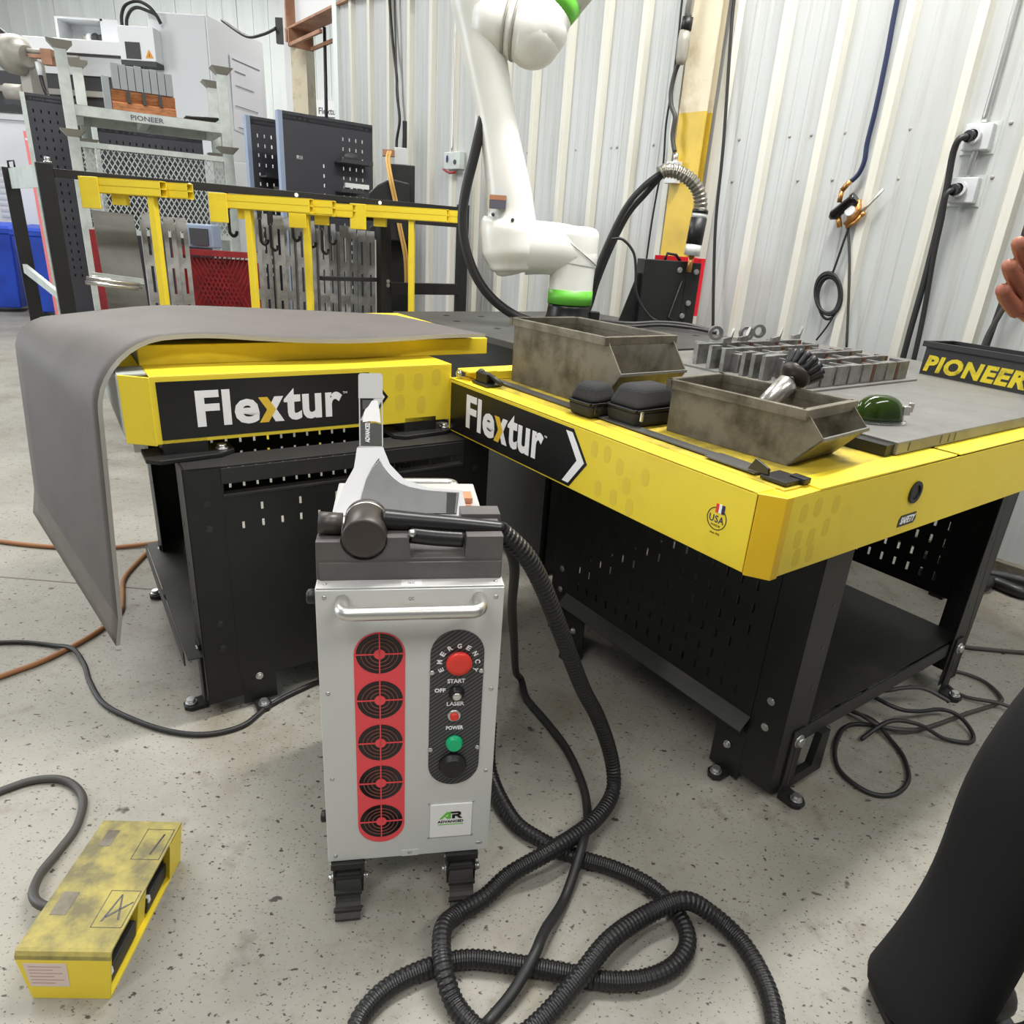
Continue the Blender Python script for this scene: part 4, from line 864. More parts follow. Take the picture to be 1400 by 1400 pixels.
for i_, (pts, lab) in enumerate(((((1.9, 2.95, 0.03), (2.118, 2.808, 0.03), (2.22, 2.86, 0.03), (2.30, 2.76, 0.03), (2.45, 2.80, 0.03), (2.6, 2.6, 0.03)), 'thick black hose lying nearer the table along the wall foot'),
                                 (((2.05, 3.12, 0.03), (2.20, 2.98, 0.03), (2.30, 2.93, 0.03), (2.40, 2.87, 0.03), (2.6, 2.72, 0.03)), 'thick black hose lying close against the wall foot'))):
    g = G(); g.tube(cat(pts, 8), 0.028, n=10); tag(obj('wall_hose', g, 'rubber'), lab, 'hose')
# ================================================================ THINGS ON TABLE 2
_cu, _su = math.cos(A2), math.sin(A2)
def at2(u, w_, z):
    return (T2[0] + K2 * (u * _cu - w_ * _su), T2[1] + K2 * (u * _su + w_ * _cu), 1.34 - K2 * (1.34 - z))
def bin_(name, label, loc, rz, W, L, H, lip, lipz, fy):
    b = thing(name, label, 'bin', loc, rz, None); t = 0.0035
    prof = [(fy, 0), (L, 0), (L, H), (0, H), (-lip, lipz)]
    for x in (0, W - t):
        g = G(); g.prism(prof, (x, 0, 0), Y, Z, t); obj('side_wall', g, ['oldsteel'], b)
    g = G(); g.box(t, W - t, L - t, L, 0, H); obj('back_wall', g, 'oldsteel', b)
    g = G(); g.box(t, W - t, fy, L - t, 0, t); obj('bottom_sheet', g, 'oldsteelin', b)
    g = G(); g.hexa([(0, fy, 0), (W, fy, 0), (W, fy + t, t), (0, fy + t, t), (0, -lip, lipz), (W, -lip, lipz), (W, -lip + t, lipz), (0, -lip + t, lipz)]); obj('front_wall', g, 'oldsteel', b)
    g = G(); r = 0.012; h = 0.022
    g.box(-r, 0.004, -0.004, L + r, H - h, H); g.box(W - 0.004, W + r, -0.004, L + r, H - h, H); g.box(-r, W + r, L - 0.004, L + r, H - h, H); g.box(-r, W + r, -0.012, 0.004, H - h, H)
    obj('folded_rim', g, 'oldsteel', b, bevel=0.0015)
    g = G(); g.box(0.0, W, -lip - 0.003, -lip + 0.003, lipz - 0.004, lipz + 0.004); obj('rolled_lip', g, 'steel', b, bevel=0.001)
    return b
bin_('steel_bin', 'taller oily steel stacking bin standing at the back of the yellow table', at2(0.175, 0.742, 0.9005), A2, 0.246, 0.415, 0.192, 0.072, 0.104, 0.0)
bin_('steel_bin', 'smaller stained steel stacking bin nearest the table corner, with a wire brush in it', at2(0.222, 0.122, 0.9005), A2 + math.radians(5), 0.200, 0.335, 0.126, 0.052, 0.072, 0.012)

def case(name, label, loc, rz, W, L, H, tilt=0.0):
    c = thing(name, label, 'case', loc, rz)
    g = G(); h1 = H * 0.42
    g.hexa([(0.006, 0.006, 0), (L - 0.006, 0.006, 0), (L - 0.006, W - 0.006, 0), (0.006, W - 0.006, 0), (0, 0, h1), (L, 0, h1), (L, W, h1), (0, W, h1)]); obj('lower_shell', g, 'fabric', c, bevel=0.012, seg=4)
    g = G(); g.hexa([(0, 0, h1 + 0.003), (L, 0, h1 + 0.003), (L, W, h1 + 0.003), (0, W, h1 + 0.003), (L * 0.16, W * 0.22, H), (L * 0.86, W * 0.18, H), (L * 0.86, W * 0.85, H), (L * 0.16, W * 0.85, H)]); obj('domed_lid', g, 'fabric', c, bevel=0.016, seg=4)
    g = G(); g.box(0.006, L - 0.006, -0.0012, W + 0.0012, h1 - 0.002, h1 + 0.005); g.box(-0.0012, L + 0.0012, 0.006, W - 0.006, h1 - 0.002, h1 + 0.005); obj('zip_band', g, 'dark', c, bevel=0.002)
    g = G(); g.box(0.010, 0.017, -0.006, -0.001, h1 - 0.02, h1 + 0.002); g.cyl((0.0135, -0.0035, h1 - 0.022), (0.0135, -0.0035, h1 - 0.004), 0.003, n=8); obj('zip_pull', g, 'zinc' if tilt == 0 else 'dark', c)
    return c
case('glasses_case', 'black zipped glasses case with a silver zip pull, beside the smaller bin', at2(0.108, 0.518, 0.9005), A2 + math.radians(2), 0.112, 0.158, 0.098)
case('glasses_case', 'black zipped glasses case behind the other one, against the taller bin', at2(0.060, 0.645, 0.9005), A2 + math.radians(2), 0.095, 0.100, 0.085, tilt=1.0)

# wire cup brush with its polished shank, leaning in the small bin
br = thing('wire_brush', 'dark knotted wire cup brush on a polished steel shank, leaning in the smaller bin', 'brush', at2(0.345, 0.285, 0.935), 0)
o_ = Vector(at2(0.345, 0.285, 0.935))
d_ = (Vector(at2(0.470, 0.275, 1.075)) - Vector(at2(0.335, 0.288, 0.965))).normalized()
b0 = Vector(at2(0.385, 0.300, 1.032)) - o_
g = G(); g.lathe(b0 - d_ * 0.075, d_, [(0.024, 0), (0.024, 0.07), (0.0245, 0.072), (0.0245, 0.100), (0.020, 0.104)], n=24); obj('shank', g, 'polished', br)
g = G(); g.cyl(b0 + d_ * 0.023, b0 + d_ * 0.038, 0.0125, n=6); g.cyl(b0 + d_ * 0.038, b0 + d_ * 0.052, 0.007, n=10); obj('arbor_nut', g, 'zinc', br)
g = G(); g.lathe(b0 + d_ * 0.042, d_, [(0.022, 0), (0.033, 0.003), (0.037, 0.014), (0.035, 0.02)], n=24); obj('brush_cup', g, 'gun', br)
aa = d_.orthogonal().normalized(); bb = d_.cross(aa)
for i in range(14):
    t = 2 * PI * i / 14; e = aa * math.cos(t) + bb * math.sin(t)
    p0 = b0 + d_ * 0.055 + e * 0.029; p1 = b0 + d_ * 0.094 + e * 0.043
    g = G(); g.tube([p0, p0 + (p1 - p0) * 0.35, p0 + (p1 - p0) * 0.75, p1], 0.007, n=7, rad=[0.0055, 0.0078, 0.0085, 0.0095]); obj('wire_knot', g, 'brush', br)

# welding fixture: flat base and a field of upright blocks
fx_loc = at2(0.945, 0.585, 0.9352)
fx = thing('block_fixture', 'grid of upright ground steel blocks on a thin base plate behind the bins', 'fixture', fx_loc, A2 + math.radians(0))
g = G(); g.box(-0.02, 0.66, -0.025, 0.56, 0.0, 0.006); obj('base_plate', g, 'steel', fx)
random.seed(3)
for i in range(8):
    for j in range(6):
        x = 0.015 + i * 0.078 + (0.008 if j % 2 else 0); y = 0.0 + j * 0.09
        w_ = 0.056; d = 0.016 if (i + j) % 3 else 0.03; h = 0.068 + 0.005 * ((i * 3 + j) % 3)
        g = G(); g.box(x, x + w_, y, y + d, 0.006, h); k1 = obj('block', g, 'block', fx, bevel=0.0012)
        if (i + j) % 2 == 0 and i > 2:
            g = G(); g.box(x + w_ + 0.002, x + w_ + 0.018, y - 0.001, y + 0.045, 0.006, h - 0.002); obj('block', g, 'rustend', fx, bevel=0.001)
        else:
            g = G(); g.box(x + w_ + 0.004, x + w_ + 0.013, y + 0.002, y + 0.072, 0.006, h); obj('block', g, 'block', fx, bevel=0.001)
for (x, y) in ((-0.015, 0.14), (-0.015, 0.18), (-0.012, 0.22), (-0.016, 0.30), (-0.012, 0.36)):
    g = G(); g.box(x, x + 0.05, y, y + 0.016, 0.006, 0.085); obj('block', g, 'block', fx, bevel=0.001)
for k_, (x, y) in enumerate(((0.16, 0.50), (0.30, 0.47), (0.44, 0.52))):
    g = G(); ring(g, (x, y, 0.108), (0.8, -0.6, 0), Z, 0.016, 0.026, 0.025, n=24); obj('upright_ring', g, 'block', fx)
for k_, (x, y) in enumerate(((0.10, 0.42), (0.36, 0.40), (0.55, 0.44), (0.22, 0.44))):
    g = G(); g.prism([(0, 0), (0.045, 0), (0.055, 0.05), (0.04, 0.02), (0.0, 0.014)], (x, y, 0.085), X, Z, 0.012); obj('fin', g, 'block', fx)

# green lensed goggles on the plate
gg = thing('welding_goggles', 'green lensed safety goggles lying on the grey plate beside the smaller bin', 'goggles', at2(0.748, 0.222, 0.9355), A2 - math.radians(32))
def shell(rx, ry, rz, n=20, m=8, z0=0.004):
    g = G(); vs = []
    for j in range(m + 1):
        t = (PI / 2) * j / m
        vs += [(rx * math.cos(t) ** 0.7 * math.cos(2 * PI * i / n), ry * math.cos(t) ** 0.7 * math.sin(2 * PI * i / n), z0 + rz * math.sin(t)) for i in range(n)]
    g.add(vs, [(j * n + i, j * n + (i + 1) % n, (j + 1) * n + (i + 1) % n, (j + 1) * n + i) for j in range(m) for i in range(n)], 0, True)
    g.add(vs[:n], [tuple(range(n))[::-1]]); return g
obj('green_lens', shell(0.068, 0.036, 0.066), 'glassgreen', gg)
g = G(); g.tube([(0.074 * math.cos(2 * PI * i / 24), 0.040 * math.sin(2 * PI * i / 24), 0.004) for i in range(24)], 0.0038, n=8, cyc=True); obj('frame_rim', g, 'clear', gg)
g = G(); g.box(0.058, 0.078, -0.012, 0.004, 0.022, 0.046); g.box(0.07, 0.085, -0.010, -0.005, 0.03, 0.055); obj('strap_clip', g, 'chrome', gg, bevel=0.003)

# long flat bar in the slot with a black clip at its end
fb = thing('flat_bar', 'long dark flat steel bar in the slot along the near table edge', 'bar', at2(0.113, 0.12, 0.902), A2)
g = G(); g.box(-0.016, 0.016, 0.0, 0.975, 0.0, 0.004); g.box(-0.03, 0.022, 0.0, 0.13, 0.0015, 0.005); obj('flat_strip', g, 'steeldark', fb, bevel=0.0006)
cl = G(); cl.box(-0.035, 0.030, -0.075, -0.015, 0.0, 0.008); cl.hexa([(-0.03, -0.03, 0.008), (-0.024, -0.03, 0.008), (-0.024, 0.02, 0.008), (-0.03, 0.02, 0.008), (-0.03, -0.028, 0.022), (-0.024, -0.028, 0.022), (-0.024, 0.005, 0.034), (-0.03, 0.005, 0.034)])
cl.box(0.010, 0.032, -0.085, -0.05, 0.0, 0.012)
obj('black_clip', cl, 'rubber', fb, bevel=0.0015)
# small toggle clamp at the far left corner of table 2, on its yellow hinge block
hb = thing('hinge_block', 'small yellow hinge block at the left corner of the yellow table', 'hinge block', at2(0.06, 1.19, 0.9005), A2)
g = G(); g.box(0.0, 0.32, 0.03, 0.11, 0.0, 0.026); g.box(-0.035, 0.07, 0.03, 0.10, 0.022, 0.028); obj('hinge_plate', g, 'yellow', hb, bevel=0.002)
bolt(hb, (-0.036, 0.085, 0.012), nX, 0.0105, 0.008)
tc = thing('toggle_clamp', 'little black toggle clamp at the left corner of the near table', 'clamp', at2(0.045, 1.13, 0.9005), A2)
g = G(); g.box(-0.02, 0.03, -0.02, 0.07, 0.0, 0.006); g.box(-0.012, -0.006, 0.0, 0.06, 0.006, 0.035); g.box(0.014, 0.02, 0.0, 0.06, 0.006, 0.03); obj('clamp_base', g, 'rubber', tc, bevel=0.001)
g = G(); g.tube([(0.004, 0.05, 0.032), (0.006, 0.01, 0.030), (0.01, -0.05, 0.014)], 0.007, n=8); g.ball((0.004, 0.055, 0.03), 0.013, 10, 8); obj('clamp_lever', g, 'rubber', tc)

# long black box with stencilled name by the wall
pb = thing('tool_trough', 'long black steel trough with a yellow stencilled name, on the plate by the wall', 'trough', at2(1.89, 0.66, 0.9355), math.radians(-64))
g = G(); g.box(0, 0.62, 0.0, 0.004, 0.0, 0.10); g.box(0, 0.62, 0.146, 0.15, 0, 0.10); g.box(0, 0.004, 0.004, 0.146, 0, 0.10); g.box(0.616, 0.62, 0.004, 0.146, 0, 0.10); g.box(0, 0.62, 0, 0.15, 0, 0.004)
bx_ = obj('trough_body', g, 'blackgrey', pb, bevel=0.001)
g = G(); g.box(-0.01, 0.63, -0.012, 0.002, 0.102, 0.122); g.box(-0.01, 0.63, 0.148, 0.162, 0.102, 0.122); g.box(-0.01, 0.004, 0.002, 0.148, 0.102, 0.122); g.box(0.616, 0.63, 0.002, 0.148, 0.102, 0.122); g.box(0.0, 0.62, 0.0, 0.006, 0.095, 0.104)
obj('angle_rim', g, 'black', pb, bevel=0.001)
text('stencil_lettering', 'PIONEER', 'stencil', bx_, (0.010, 0.0, 0.012), X, Z, 0.375, 0.062, 0.0006, bold=0.05, space=1.12, slant=0.2)

# ================================================================ ROBOT ARM on table 3
RK = 1.0895
RB = Vector((0.2195, 3.41, 0.9672))
def rp(x, z, dy=0.0): return Vector((x * RK, 3.41 + dy, 1.34 + (z - 1.34) * RK)) - RB
rb = thing('industrial_robot', 'large white jointed robot arm with green rings, standing on the rear table', 'robot', RB, 0)
PXM = 1 / 287.9
ax0 = Vector((0, 0, 0)); up = (rp(0.151, 1.422) - Vector((0, 0, 0))).normalized(); up = Vector((-0.10, 0, 1)).normalized() if False else Vector((0, 0, 1))
cx0 = 0.0
g = G(); g.lathe((-0.012, 0, 0), Z, [(0.135, 0), (0.135, 0.012), (0.125, 0.03), (0.108, 0.06), (0.102, 0.10), (0.102, 0.118)], n=36); obj('base_flange', g, 'dark', rb)
g = G(); g.box(0.09, 0.135, -0.03, 0.03, 0.02, 0.09); obj('connector_block', g, 'dark', rb, bevel=0.003)
g = G(); g.cyl((-0.012, 0, 0.118), (-0.012, 0, 0.183), 0.106, n=40); obj('green_ring', g, 'green', rb)
zs = 0.345
g = G(); g.lathe((-0.012, 0, 0.183), Z, [(0.104, 0), (0.104, 0.05), (0.106, 0.10), (0.109, 0.16), (0.110, 0.235), (0.106, 0.256), (0.092, 0.270), (0.06, 0.277), (0.0, 0.279)], n=40, cap=False)
sh = obj('shoulder_turret', g, 'robot', rb)
g = G(); P_ = cat([(-0.012, 0.0, zs - 0.05), (-0.012, 0.0, zs - 0.01), (-0.05, -0.005, zs + 0.008), (-0.11, -0.01, zs + 0.012), (-0.18, -0.02, zs + 0.012), (-0.24, -0.02, zs + 0.008)], 6)
g.tube(P_, 0.112, n=36, rad=[0.108 + 0.010 * i / (len(P_) - 1) for i in range(len(P_))]); obj('shoulder_joint', g, 'robot', rb)
g = G(); g.tube([(-0.012 + 0.1115 * math.cos(t), 0.1115 * math.sin(t) - 0.001, zs + 0.10 - 0.075 * (1 + math.cos(t)) ) for t in [PI * (1.05 + 0.9 * k_ / 14) for k_ in range(15)]], 0.0022, n=5); obj('seam_line', g, 'robotline', sh)
# upper arm: one tapered limb with rounded joint housings
A0 = rp(-0.078, 1.335, -0.03); A1_ = rp(-0.159, 1.776, -0.03); A2_ = rp(-0.233, 2.049, -0.03); A3 = rp(-0.262, 2.18, -0.03)
g = G(); P_ = cat([A0 + Vector((0.012, 0, -0.135)), A0 + Vector((0.010, 0, -0.125)), A0 + Vector((0.008, 0, -0.10)), A0 + Vector((0.002, 0, -0.03)), A0 + Vector((-0.012, 0, 0.06)), rp(-0.088, 1.475, -0.03) , A1_, A2_, A3, A3 + Vector((-0.012, 0, 0.05)), A3 + Vector((-0.016, 0, 0.085)), A3 + Vector((-0.018, 0, 0.098))], 5)
key = [0.035, 0.075, 0.108, 0.138, 0.136, 0.104, 0.083, 0.092, 0.106, 0.10, 0.07, 0.02]
rad = []
for i in range(len(P_)):
    f = i / 5; k = min(int(f), len(key) - 2); t = f - k; t = t * t * (3 - 2 * t); rad.append(key[k] * (1 - t) + key[k + 1] * t)
g.tube(P_, 0.1, n=32, rad=rad); ua = obj('upper_arm', g, 'robot', rb)
for (px_, pz_, rr_) in ((-0.155, 1.44, 0.0), (-0.075, 1.425, 0), (-0.055, 1.375, 0)):
    c = rp(px_, pz_, 0)
    g = G(); g.lathe(Vector((c.x, A0.y - 0.125, c.z)), nY, [(0.0075, -0.03), (0.0075, 0.002), (0.004, 0.003)], n=10); obj('cap_screw', g, 'machdark', ua)
lc = rp(-0.135, 1.487, 0)
g = G(); g.box(lc.x - 0.04, lc.x + 0.032, -0.155, -0.120, lc.z - 0.027, lc.z + 0.027); lbl = obj('warning_label', g, 'ink', ua, rot=(0, 0, 0))
g = G(); g.box(lc.x - 0.04, lc.x + 0.032, -0.1556, -0.155, lc.z + 0.008, lc.z + 0.027); obj('orange_strip', g, 'copper', lbl)
# elbow: short tube to the right with two dark seals, then the forearm rising
E0 = rp(-0.235, 2.118, -0.03); E1 = rp(-0.117, 2.098, -0.045)
dx = (E1 - E0).normalized()
g = G(); g.lathe(E0, dx, [(0.106, -0.02), (0.115, 0.04), (0.117, 0.08), (0.117, 0.107)], n=36); obj('elbow_joint', g, 'robot', rb)
g = G(); g.lathe(E0 + dx * 0.107, dx, [(0.112, 0), (0.119, 0.001), (0.119, 0.010), (0.112, 0.011)], n=36); obj('seal_ring', g, 'castgrey', rb)
g = G(); g.lathe(E0 + dx * 0.118, dx, [(0.116, 0), (0.116, 0.025)], n=36); obj('spacer_ring', g, 'robot', rb)
g = G(); g.lathe(E0 + dx * 0.143, dx, [(0.112, 0), (0.119, 0.001), (0.119, 0.010), (0.112, 0.011)], n=36); obj('seal_ring', g, 'castgrey', rb)
fd = Vector((0.66, 0.05, 0.75)).normalized(); s0_ = E0 + dx * 0.154; ec = E0 + dx * 0.215
P_ = cat([s0_, s0_ + dx * 0.025, ec + dx * 0.0, ec + fd * 0.035 + dx * 0.012, ec + fd * 0.075 + dx * 0.006, ec + fd * 0.115], 6)
rk_ = [0.116, 0.119, 0.124, 0.118, 0.103, 0.094]; rad = []
for i in range(len(P_)):
    f = i / 6; k = min(int(f), 4); t = f - k; rad.append(rk_[k] * (1 - t) + rk_[k + 1] * t)
g = G(); g.tube(P_, 0.1, n=36, rad=rad); g.ball(ec + Vector((0.004, 0, -0.012)), 0.1215, 28, 20); obj('elbow_housing', g, 'robot', rb)
fe = P_[-1]
g = G(); g.cyl(fe - fd * 0.004, fe + fd * 0.066, 0.0945, n=40); obj('green_ring', g, 'green', rb)
g = G(); g.lathe(fe + fd * 0.066, fd, [(0.092, 0), (0.088, 0.3), (0.082, 0.62), (0.07, 0.68), (0.03, 0.71)], n=36); obj('forearm', g, 'robot', rb)
# cable dropping from the robot, at its left
rc = [(-0.20, 3.36, 1.95), (-0.232, 3.35, 1.845), (-0.270, 3.35, 1.670), (-0.299, 3.35, 1.544), (-0.311, 3.35, 1.424), (-0.290, 3.35, 1.300), (-0.234, 3.35, 1.177), (-0.152, 3.35, 1.085), (-0.045, 3.35, 1.02), (0.06, 3.36, 0.99)]
g = G(); g.tube(cat(rc, 8), 0.022, n=12); tag(obj('robot_cable', g, 'cable'), 'thick black cable hanging in a bow at the left of the robot arm', 'cable')

# control box on its red bracket, flexible conduit above it
CK = 3.95 / 3.5
def cp_(x, z): return Vector((x * CK, 3.95, 1.34 + (z - 1.34) * CK))
cb_l = cp_(0.561, 1.0)
cb = thing('control_box', 'black steel control box on a bright red bracket near the wall', 'control box', (cb_l.x, 3.95, 0.9672), math.radians(8))
g = G(); g.box(-0.01, 0.235, 0.0, 0.16, 0.02, 0.338); g.hexa([(-0.095, 0.03, 0.0), (0.0, 0.03, 0.0), (0.0, 0.15, 0.0), (-0.095, 0.15, 0.0), (-0.018, 0.03, 0.26), (0.0, 0.03, 0.26), (0.0, 0.15, 0.26), (-0.018, 0.15, 0.26)])
g2 = G(); g2.box(-0.005, 0.235, 0.0, 0.15, 0.0, 0.335); obj('box_body', g2, 'black', cb, bevel=0.003)
g = G(); g.prism([(-0.10, 0.0), (0.0, 0.0), (0.0, 0.26), (-0.022, 0.26)], (0, 0.06, 0), X, Z, 0.01); obj('side_gusset', g, 'black', cb)
g = G(); g.box(0.237, 0.315, 0.005, 0.012, 0.0, 0.33); obj('front_flange', g, 'black', cb, bevel=0.001)
g = G(); g.box(0.10, 0.345, 0.165, 0.172, 0.05, 0.358); g.box(0.318, 0.345, 0.03, 0.165, 0.05, 0.355); obj('red_bracket', g, 'redbright', cb, bevel=0.001)
for (x, z) in ((0.195, 0.29), (0.29, 0.285), (0.27, 0.12), (0.245, 0.05)): bolt(cb, (x, 0.0, z), nY, 0.011, 0.01)
g = G(); g.tube([(0.215, -0.006, 0.235), (0.165, -0.006, 0.04), (0.19, -0.02, 0.03)], 0.005, n=8); obj('tie_rod', g, 'blackgrey', cb)
g = G(); g.tube([(0.13, 0.08, 0.335), (0.14, 0.08, 0.37), (0.19, 0.08, 0.365), (0.22, 0.08, 0.335)], 0.008, n=8); obj('jumper_cable', g, 'cable', cb)
cd = [(0.28, 1.035), (0.302, 1.11), (0.321, 1.205), (0.367, 1.357), (0.434, 1.52), (0.507, 1.617), (0.583, 1.68)]
for off, lab in ((0.0, 'upper of two black cables arching from behind the robot to the steel conduit'), (-0.045, 'lower of two black cables arching from behind the robot to the steel conduit')):
    P_ = [cp_(x - off * 0.4, z + off * 0.55) + Vector((0, 0.03 * (off < 0), 0)) for x, z in cd]; P_[-1] = cp_(0.583, 1.68) + Vector((0, 0.0, -0.012 * (off < 0)))
    g = G(); g.tube(cat(P_, 8), 0.016, n=10); tag(obj('arched_cable', g, 'cable'), lab, 'cable')
fc = thing('conduit_drop', 'flexible steel conduit bending down to a black and silver connector', 'conduit', cp_(0.583, 1.68), 0)
o_ = cp_(0.583, 1.68)
P_ = cat([cp_(x, z) - o_ for x, z in ((0.575, 1.676), (0.592, 1.687), (0.63, 1.69), (0.667, 1.682), (0.721, 1.655), (0.762, 1.611), (0.781, 1.557), (0.781, 1.525))], 8)
g = corrugated(P_, 0.036, 0.022, 14, 0.005); obj('flexible_conduit', g, 'flexmetal', fc)
for (z0_, z1_, r_, m_) in ((1.535, 1.520, 0.042, 'dark'), (1.520, 1.500, 0.040, 'alu'), (1.500, 1.385, 0.043, 'rubber'), (1.385, 1.335, 0.042, 'alu'), (1.335, 1.26, 0.014, 'brass')):
    g = G(); g.cyl(cp_(0.783 - (1.52 - z0_) * 0.05, z0_) - o_, cp_(0.783 - (1.52 - z1_) * 0.05, z1_) - o_, r_, n=16); obj('connector_section', g, m_, fc)
tn = [(0.376, 1.383), (0.428, 1.385), (0.485, 1.332), (0.506, 1.252), (0.516, 1.17), (0.549, 1.105), (0.60, 1.050), (0.64, 1.03)]
g = G(); g.tube(cat([cp_(x, z) + Vector((0, -0.09, 0)) for x, z in tn], 6), 0.007, n=8); tag(obj('signal_cable', g, 'cable'), 'thin black cable looping down in front of the black control box', 'cable')
for k_, (zz, m_, lab) in enumerate(((0.0, 'greycable', 'grey cable lying furthest back in the bundle before the control box'), (0.012, 'greycable', 'grey cable lying in the middle of the bundle before the control box'), (0.004, 'cable', 'black cable lying nearest in the bundle before the control box'))):
    P_ = [Vector((0.40, 3.80 - k_ * 0.07, 0.977 + zz)), Vector((0.54, 3.72 - k_ * 0.06, 0.977 + zz)), Vector((0.70, 3.74 - k_ * 0.05, 0.99 + zz)), Vector((0.86, 3.78 - k_ * 0.07, 0.985 + zz)), Vector((0.98, 3.72 - k_ * 0.06, 0.977))]
    g = G(); g.tube(cat(P_, 6), 0.009, n=8); tag(obj('bundled_cable', g, m_), lab, 'cable')

# ================================================================ ON THE CORRUGATED WALL
def wt(name, label, c, s=0.0, off=0.0, z=0.0):
    o = thing(name, label, c, (WO[0] + s * math.cos(WA) - off * math.sin(WA), WO[1] + s * math.sin(WA) + off * math.cos(WA), z), WA); return o
def wpt(s, off, z): return (WO[0] + s * math.cos(WA) - off * math.sin(WA), WO[1] + s * math.sin(WA) + off * math.cos(WA), z)
def wcable(name, pts, r, m_, label, off=0.05, cat_2='cable', n=8):
    g = G(); g.tube(cat([wpt(q[0], q[2] if len(q) > 2 else off, q[1]) for q in pts], 6), r, n=n); return tag(obj(name, g, m_), label, cat_2)
cl = wt('steel_column', 'H-section steel column before the wall, yellow below and dirty cream above', 'column', 2.085)
for (z0_, z1_, m_, nm) in ((0.0, 2.09, 'colyellow', 'yellow_shaft'), (2.09, 4.7, 'colbeige', 'cream_shaft')):
    g = G(); g.box(-0.092, 0.092, 0.100, 0.110, z0_, z1_); g.box(-0.088, 0.088, 0.040, 0.046, z0_, z1_); g.box(-0.006, 0.006, 0.046, 0.100, z0_, z1_); obj(nm, g, m_, cl)
g = G(); g.box(-0.13, 0.13, 0.034, 0.2, 0.0, 0.02); obj('base_plate', g, 'colyellow', cl)
jb = wt('outlet_box', 'small silver outlet box on the edge of the yellow column', 'outlet box', 2.135, 0.118, 1.72)
g = G(); g.box(-0.035, 0.045, 0.0, 0.05, 0.0, 0.115); obj('box_body', g, 'machine', jb, bevel=0.003)
g = G(); g.cyl((0.0, 0.025, 0.115), (0.0, 0.025, 0.16), 0.014, n=12); obj('conduit_fitting', g, 'zinc', jb)
wcable('column_wire', [(2.165, 2.362), (2.20, 2.30), (2.215, 2.20), (2.20, 2.123), (2.165, 2.063), (2.165, 1.969), (2.135, 1.885)], 0.013, 'greycable', 'grey flexible cable dropping down the column to the silver outlet box', 0.16)
cf = wt('conduit_fitting', 'hanging conduit with a dented silver fitting at the top of the column', 'conduit', 2.165, 0.165, 2.35)
g = G(); g.cyl((0.0, 0, 0.16), (-0.03, 0, 0.62), 0.022, n=14); obj('upper_pipe', g, 'zinc', cf)
g = G(); g.cyl((0.0, 0, 0.13), (-0.004, 0, 0.19), 0.030, n=14); obj('black_collar', g, 'rubber', cf)
g = G(); g.lathe((0.004, 0, 0.0), Z, [(0.018, -0.03), (0.026, -0.02), (0.032, 0.0), (0.034, 0.08), (0.029, 0.13)], n=16); obj('fitting_body', g, 'castgrey', cf)
wcable('wall_wire', [(2.301, 3.0), (2.301, 2.67), (2.293, 2.459), (2.294, 2.241), (2.303, 2.052), (2.287, 1.836), (2.306, 1.695), (2.32, 1.444), (2.323, 1.1)], 0.006, 'cable', 'thin black wire wandering down the wall left of the yellow column', 0.05)
wcable('wall_wire', [(1.97, 3.1), (1.956, 2.612), (1.938, 2.411), (1.884, 1.916), (1.857, 1.537), (1.81, 1.219), (1.759, 0.93)], 0.009, 'cable', 'black cable hanging straight down the wall right of the yellow column', 0.06)
wcable('air_line', [(1.11, 3.0), (1.104, 2.493), (1.094, 2.249), (1.091, 2.039), (1.095, 1.899), (1.089, 1.819), (1.103, 1.761), (1.131, 1.729)], 0.012, 'bluehose', 'dark blue air line running down the wall to the brass valve', 0.045, 'air line')
va = wt('brass_valve', 'brass air valve with a black cylinder and chrome lever on the wall', 'valve', 1.09, 0.0, 1.58)
g = G(); g.box(-0.03, 0.03, 0.0, 0.03, -0.03, 0.04); obj('wall_bracket', g, 'brass', va)
g = G(); g.cyl((0.041, 0.055, 0.149), (0.074, 0.055, 0.105), 0.013, n=10); g.cyl((0.074, 0.055, 0.105), (0.074, 0.055, 0.05), 0.012, n=10); obj('brass_elbow', g, 'brass', va)
g = G(); g.lathe((0.085, 0.065, -0.01), Vector((-0.75, 0, 0.66)), [(0.012, -0.02), (0.026, 0.0), (0.026, 0.105), (0.030, 0.108), (0.030, 0.125)], n=20); obj('black_cylinder', g, 'blackgloss', va)
g = G(); g.lathe((0.005, 0.03, 0.012), Y, [(0.024, 0.0), (0.026, 0.03), (0.026, 0.045), (0.022, 0.048)], n=20); obj('gauge_face', g, 'whiteplastic', va)
g = G(); g.tube([(-0.015, 0.05, 0.06), (-0.03, 0.055, 0.01), (0.015, 0.055, -0.055)], 0.017, n=12); g.tube([(0.065, 0.055, -0.01), (0.045, 0.055, -0.065)], 0.013, n=10); obj('brass_manifold', g, 'brass', va)
g = G(); g.tube([(-0.05, 0.06, 0.01), (-0.085, 0.06, 0.05), (-0.128, 0.06, 0.11)], 0.008, n=8, rad=[0.011, 0.007, 0.009]); obj('chrome_lever', g, 'chrome', va)
g = G(); g.tube([(0.01, 0.06, -0.065), (-0.03, 0.06, -0.04), (-0.055, 0.06, -0.005)], 0.009, n=8); g.ball((-0.058, 0.06, -0.002), 0.013, 10, 8); obj('brass_tail', g, 'brass', va)
wcable('air_tube', [(1.09, 1.52), (1.100, 1.45), (1.112, 1.36), (1.12, 1.30)], 0.006, 'cable', 'thin black tube from the brass valve to the hanging coil', 0.05, 'tube')
wcable('air_tube', [(1.095, 1.51), (1.057, 1.382), (1.018, 1.207), (0.965, 0.936)], 0.007, 'greycable', 'thin grey tube hanging straight from the brass valve behind the table', 0.045, 'tube')
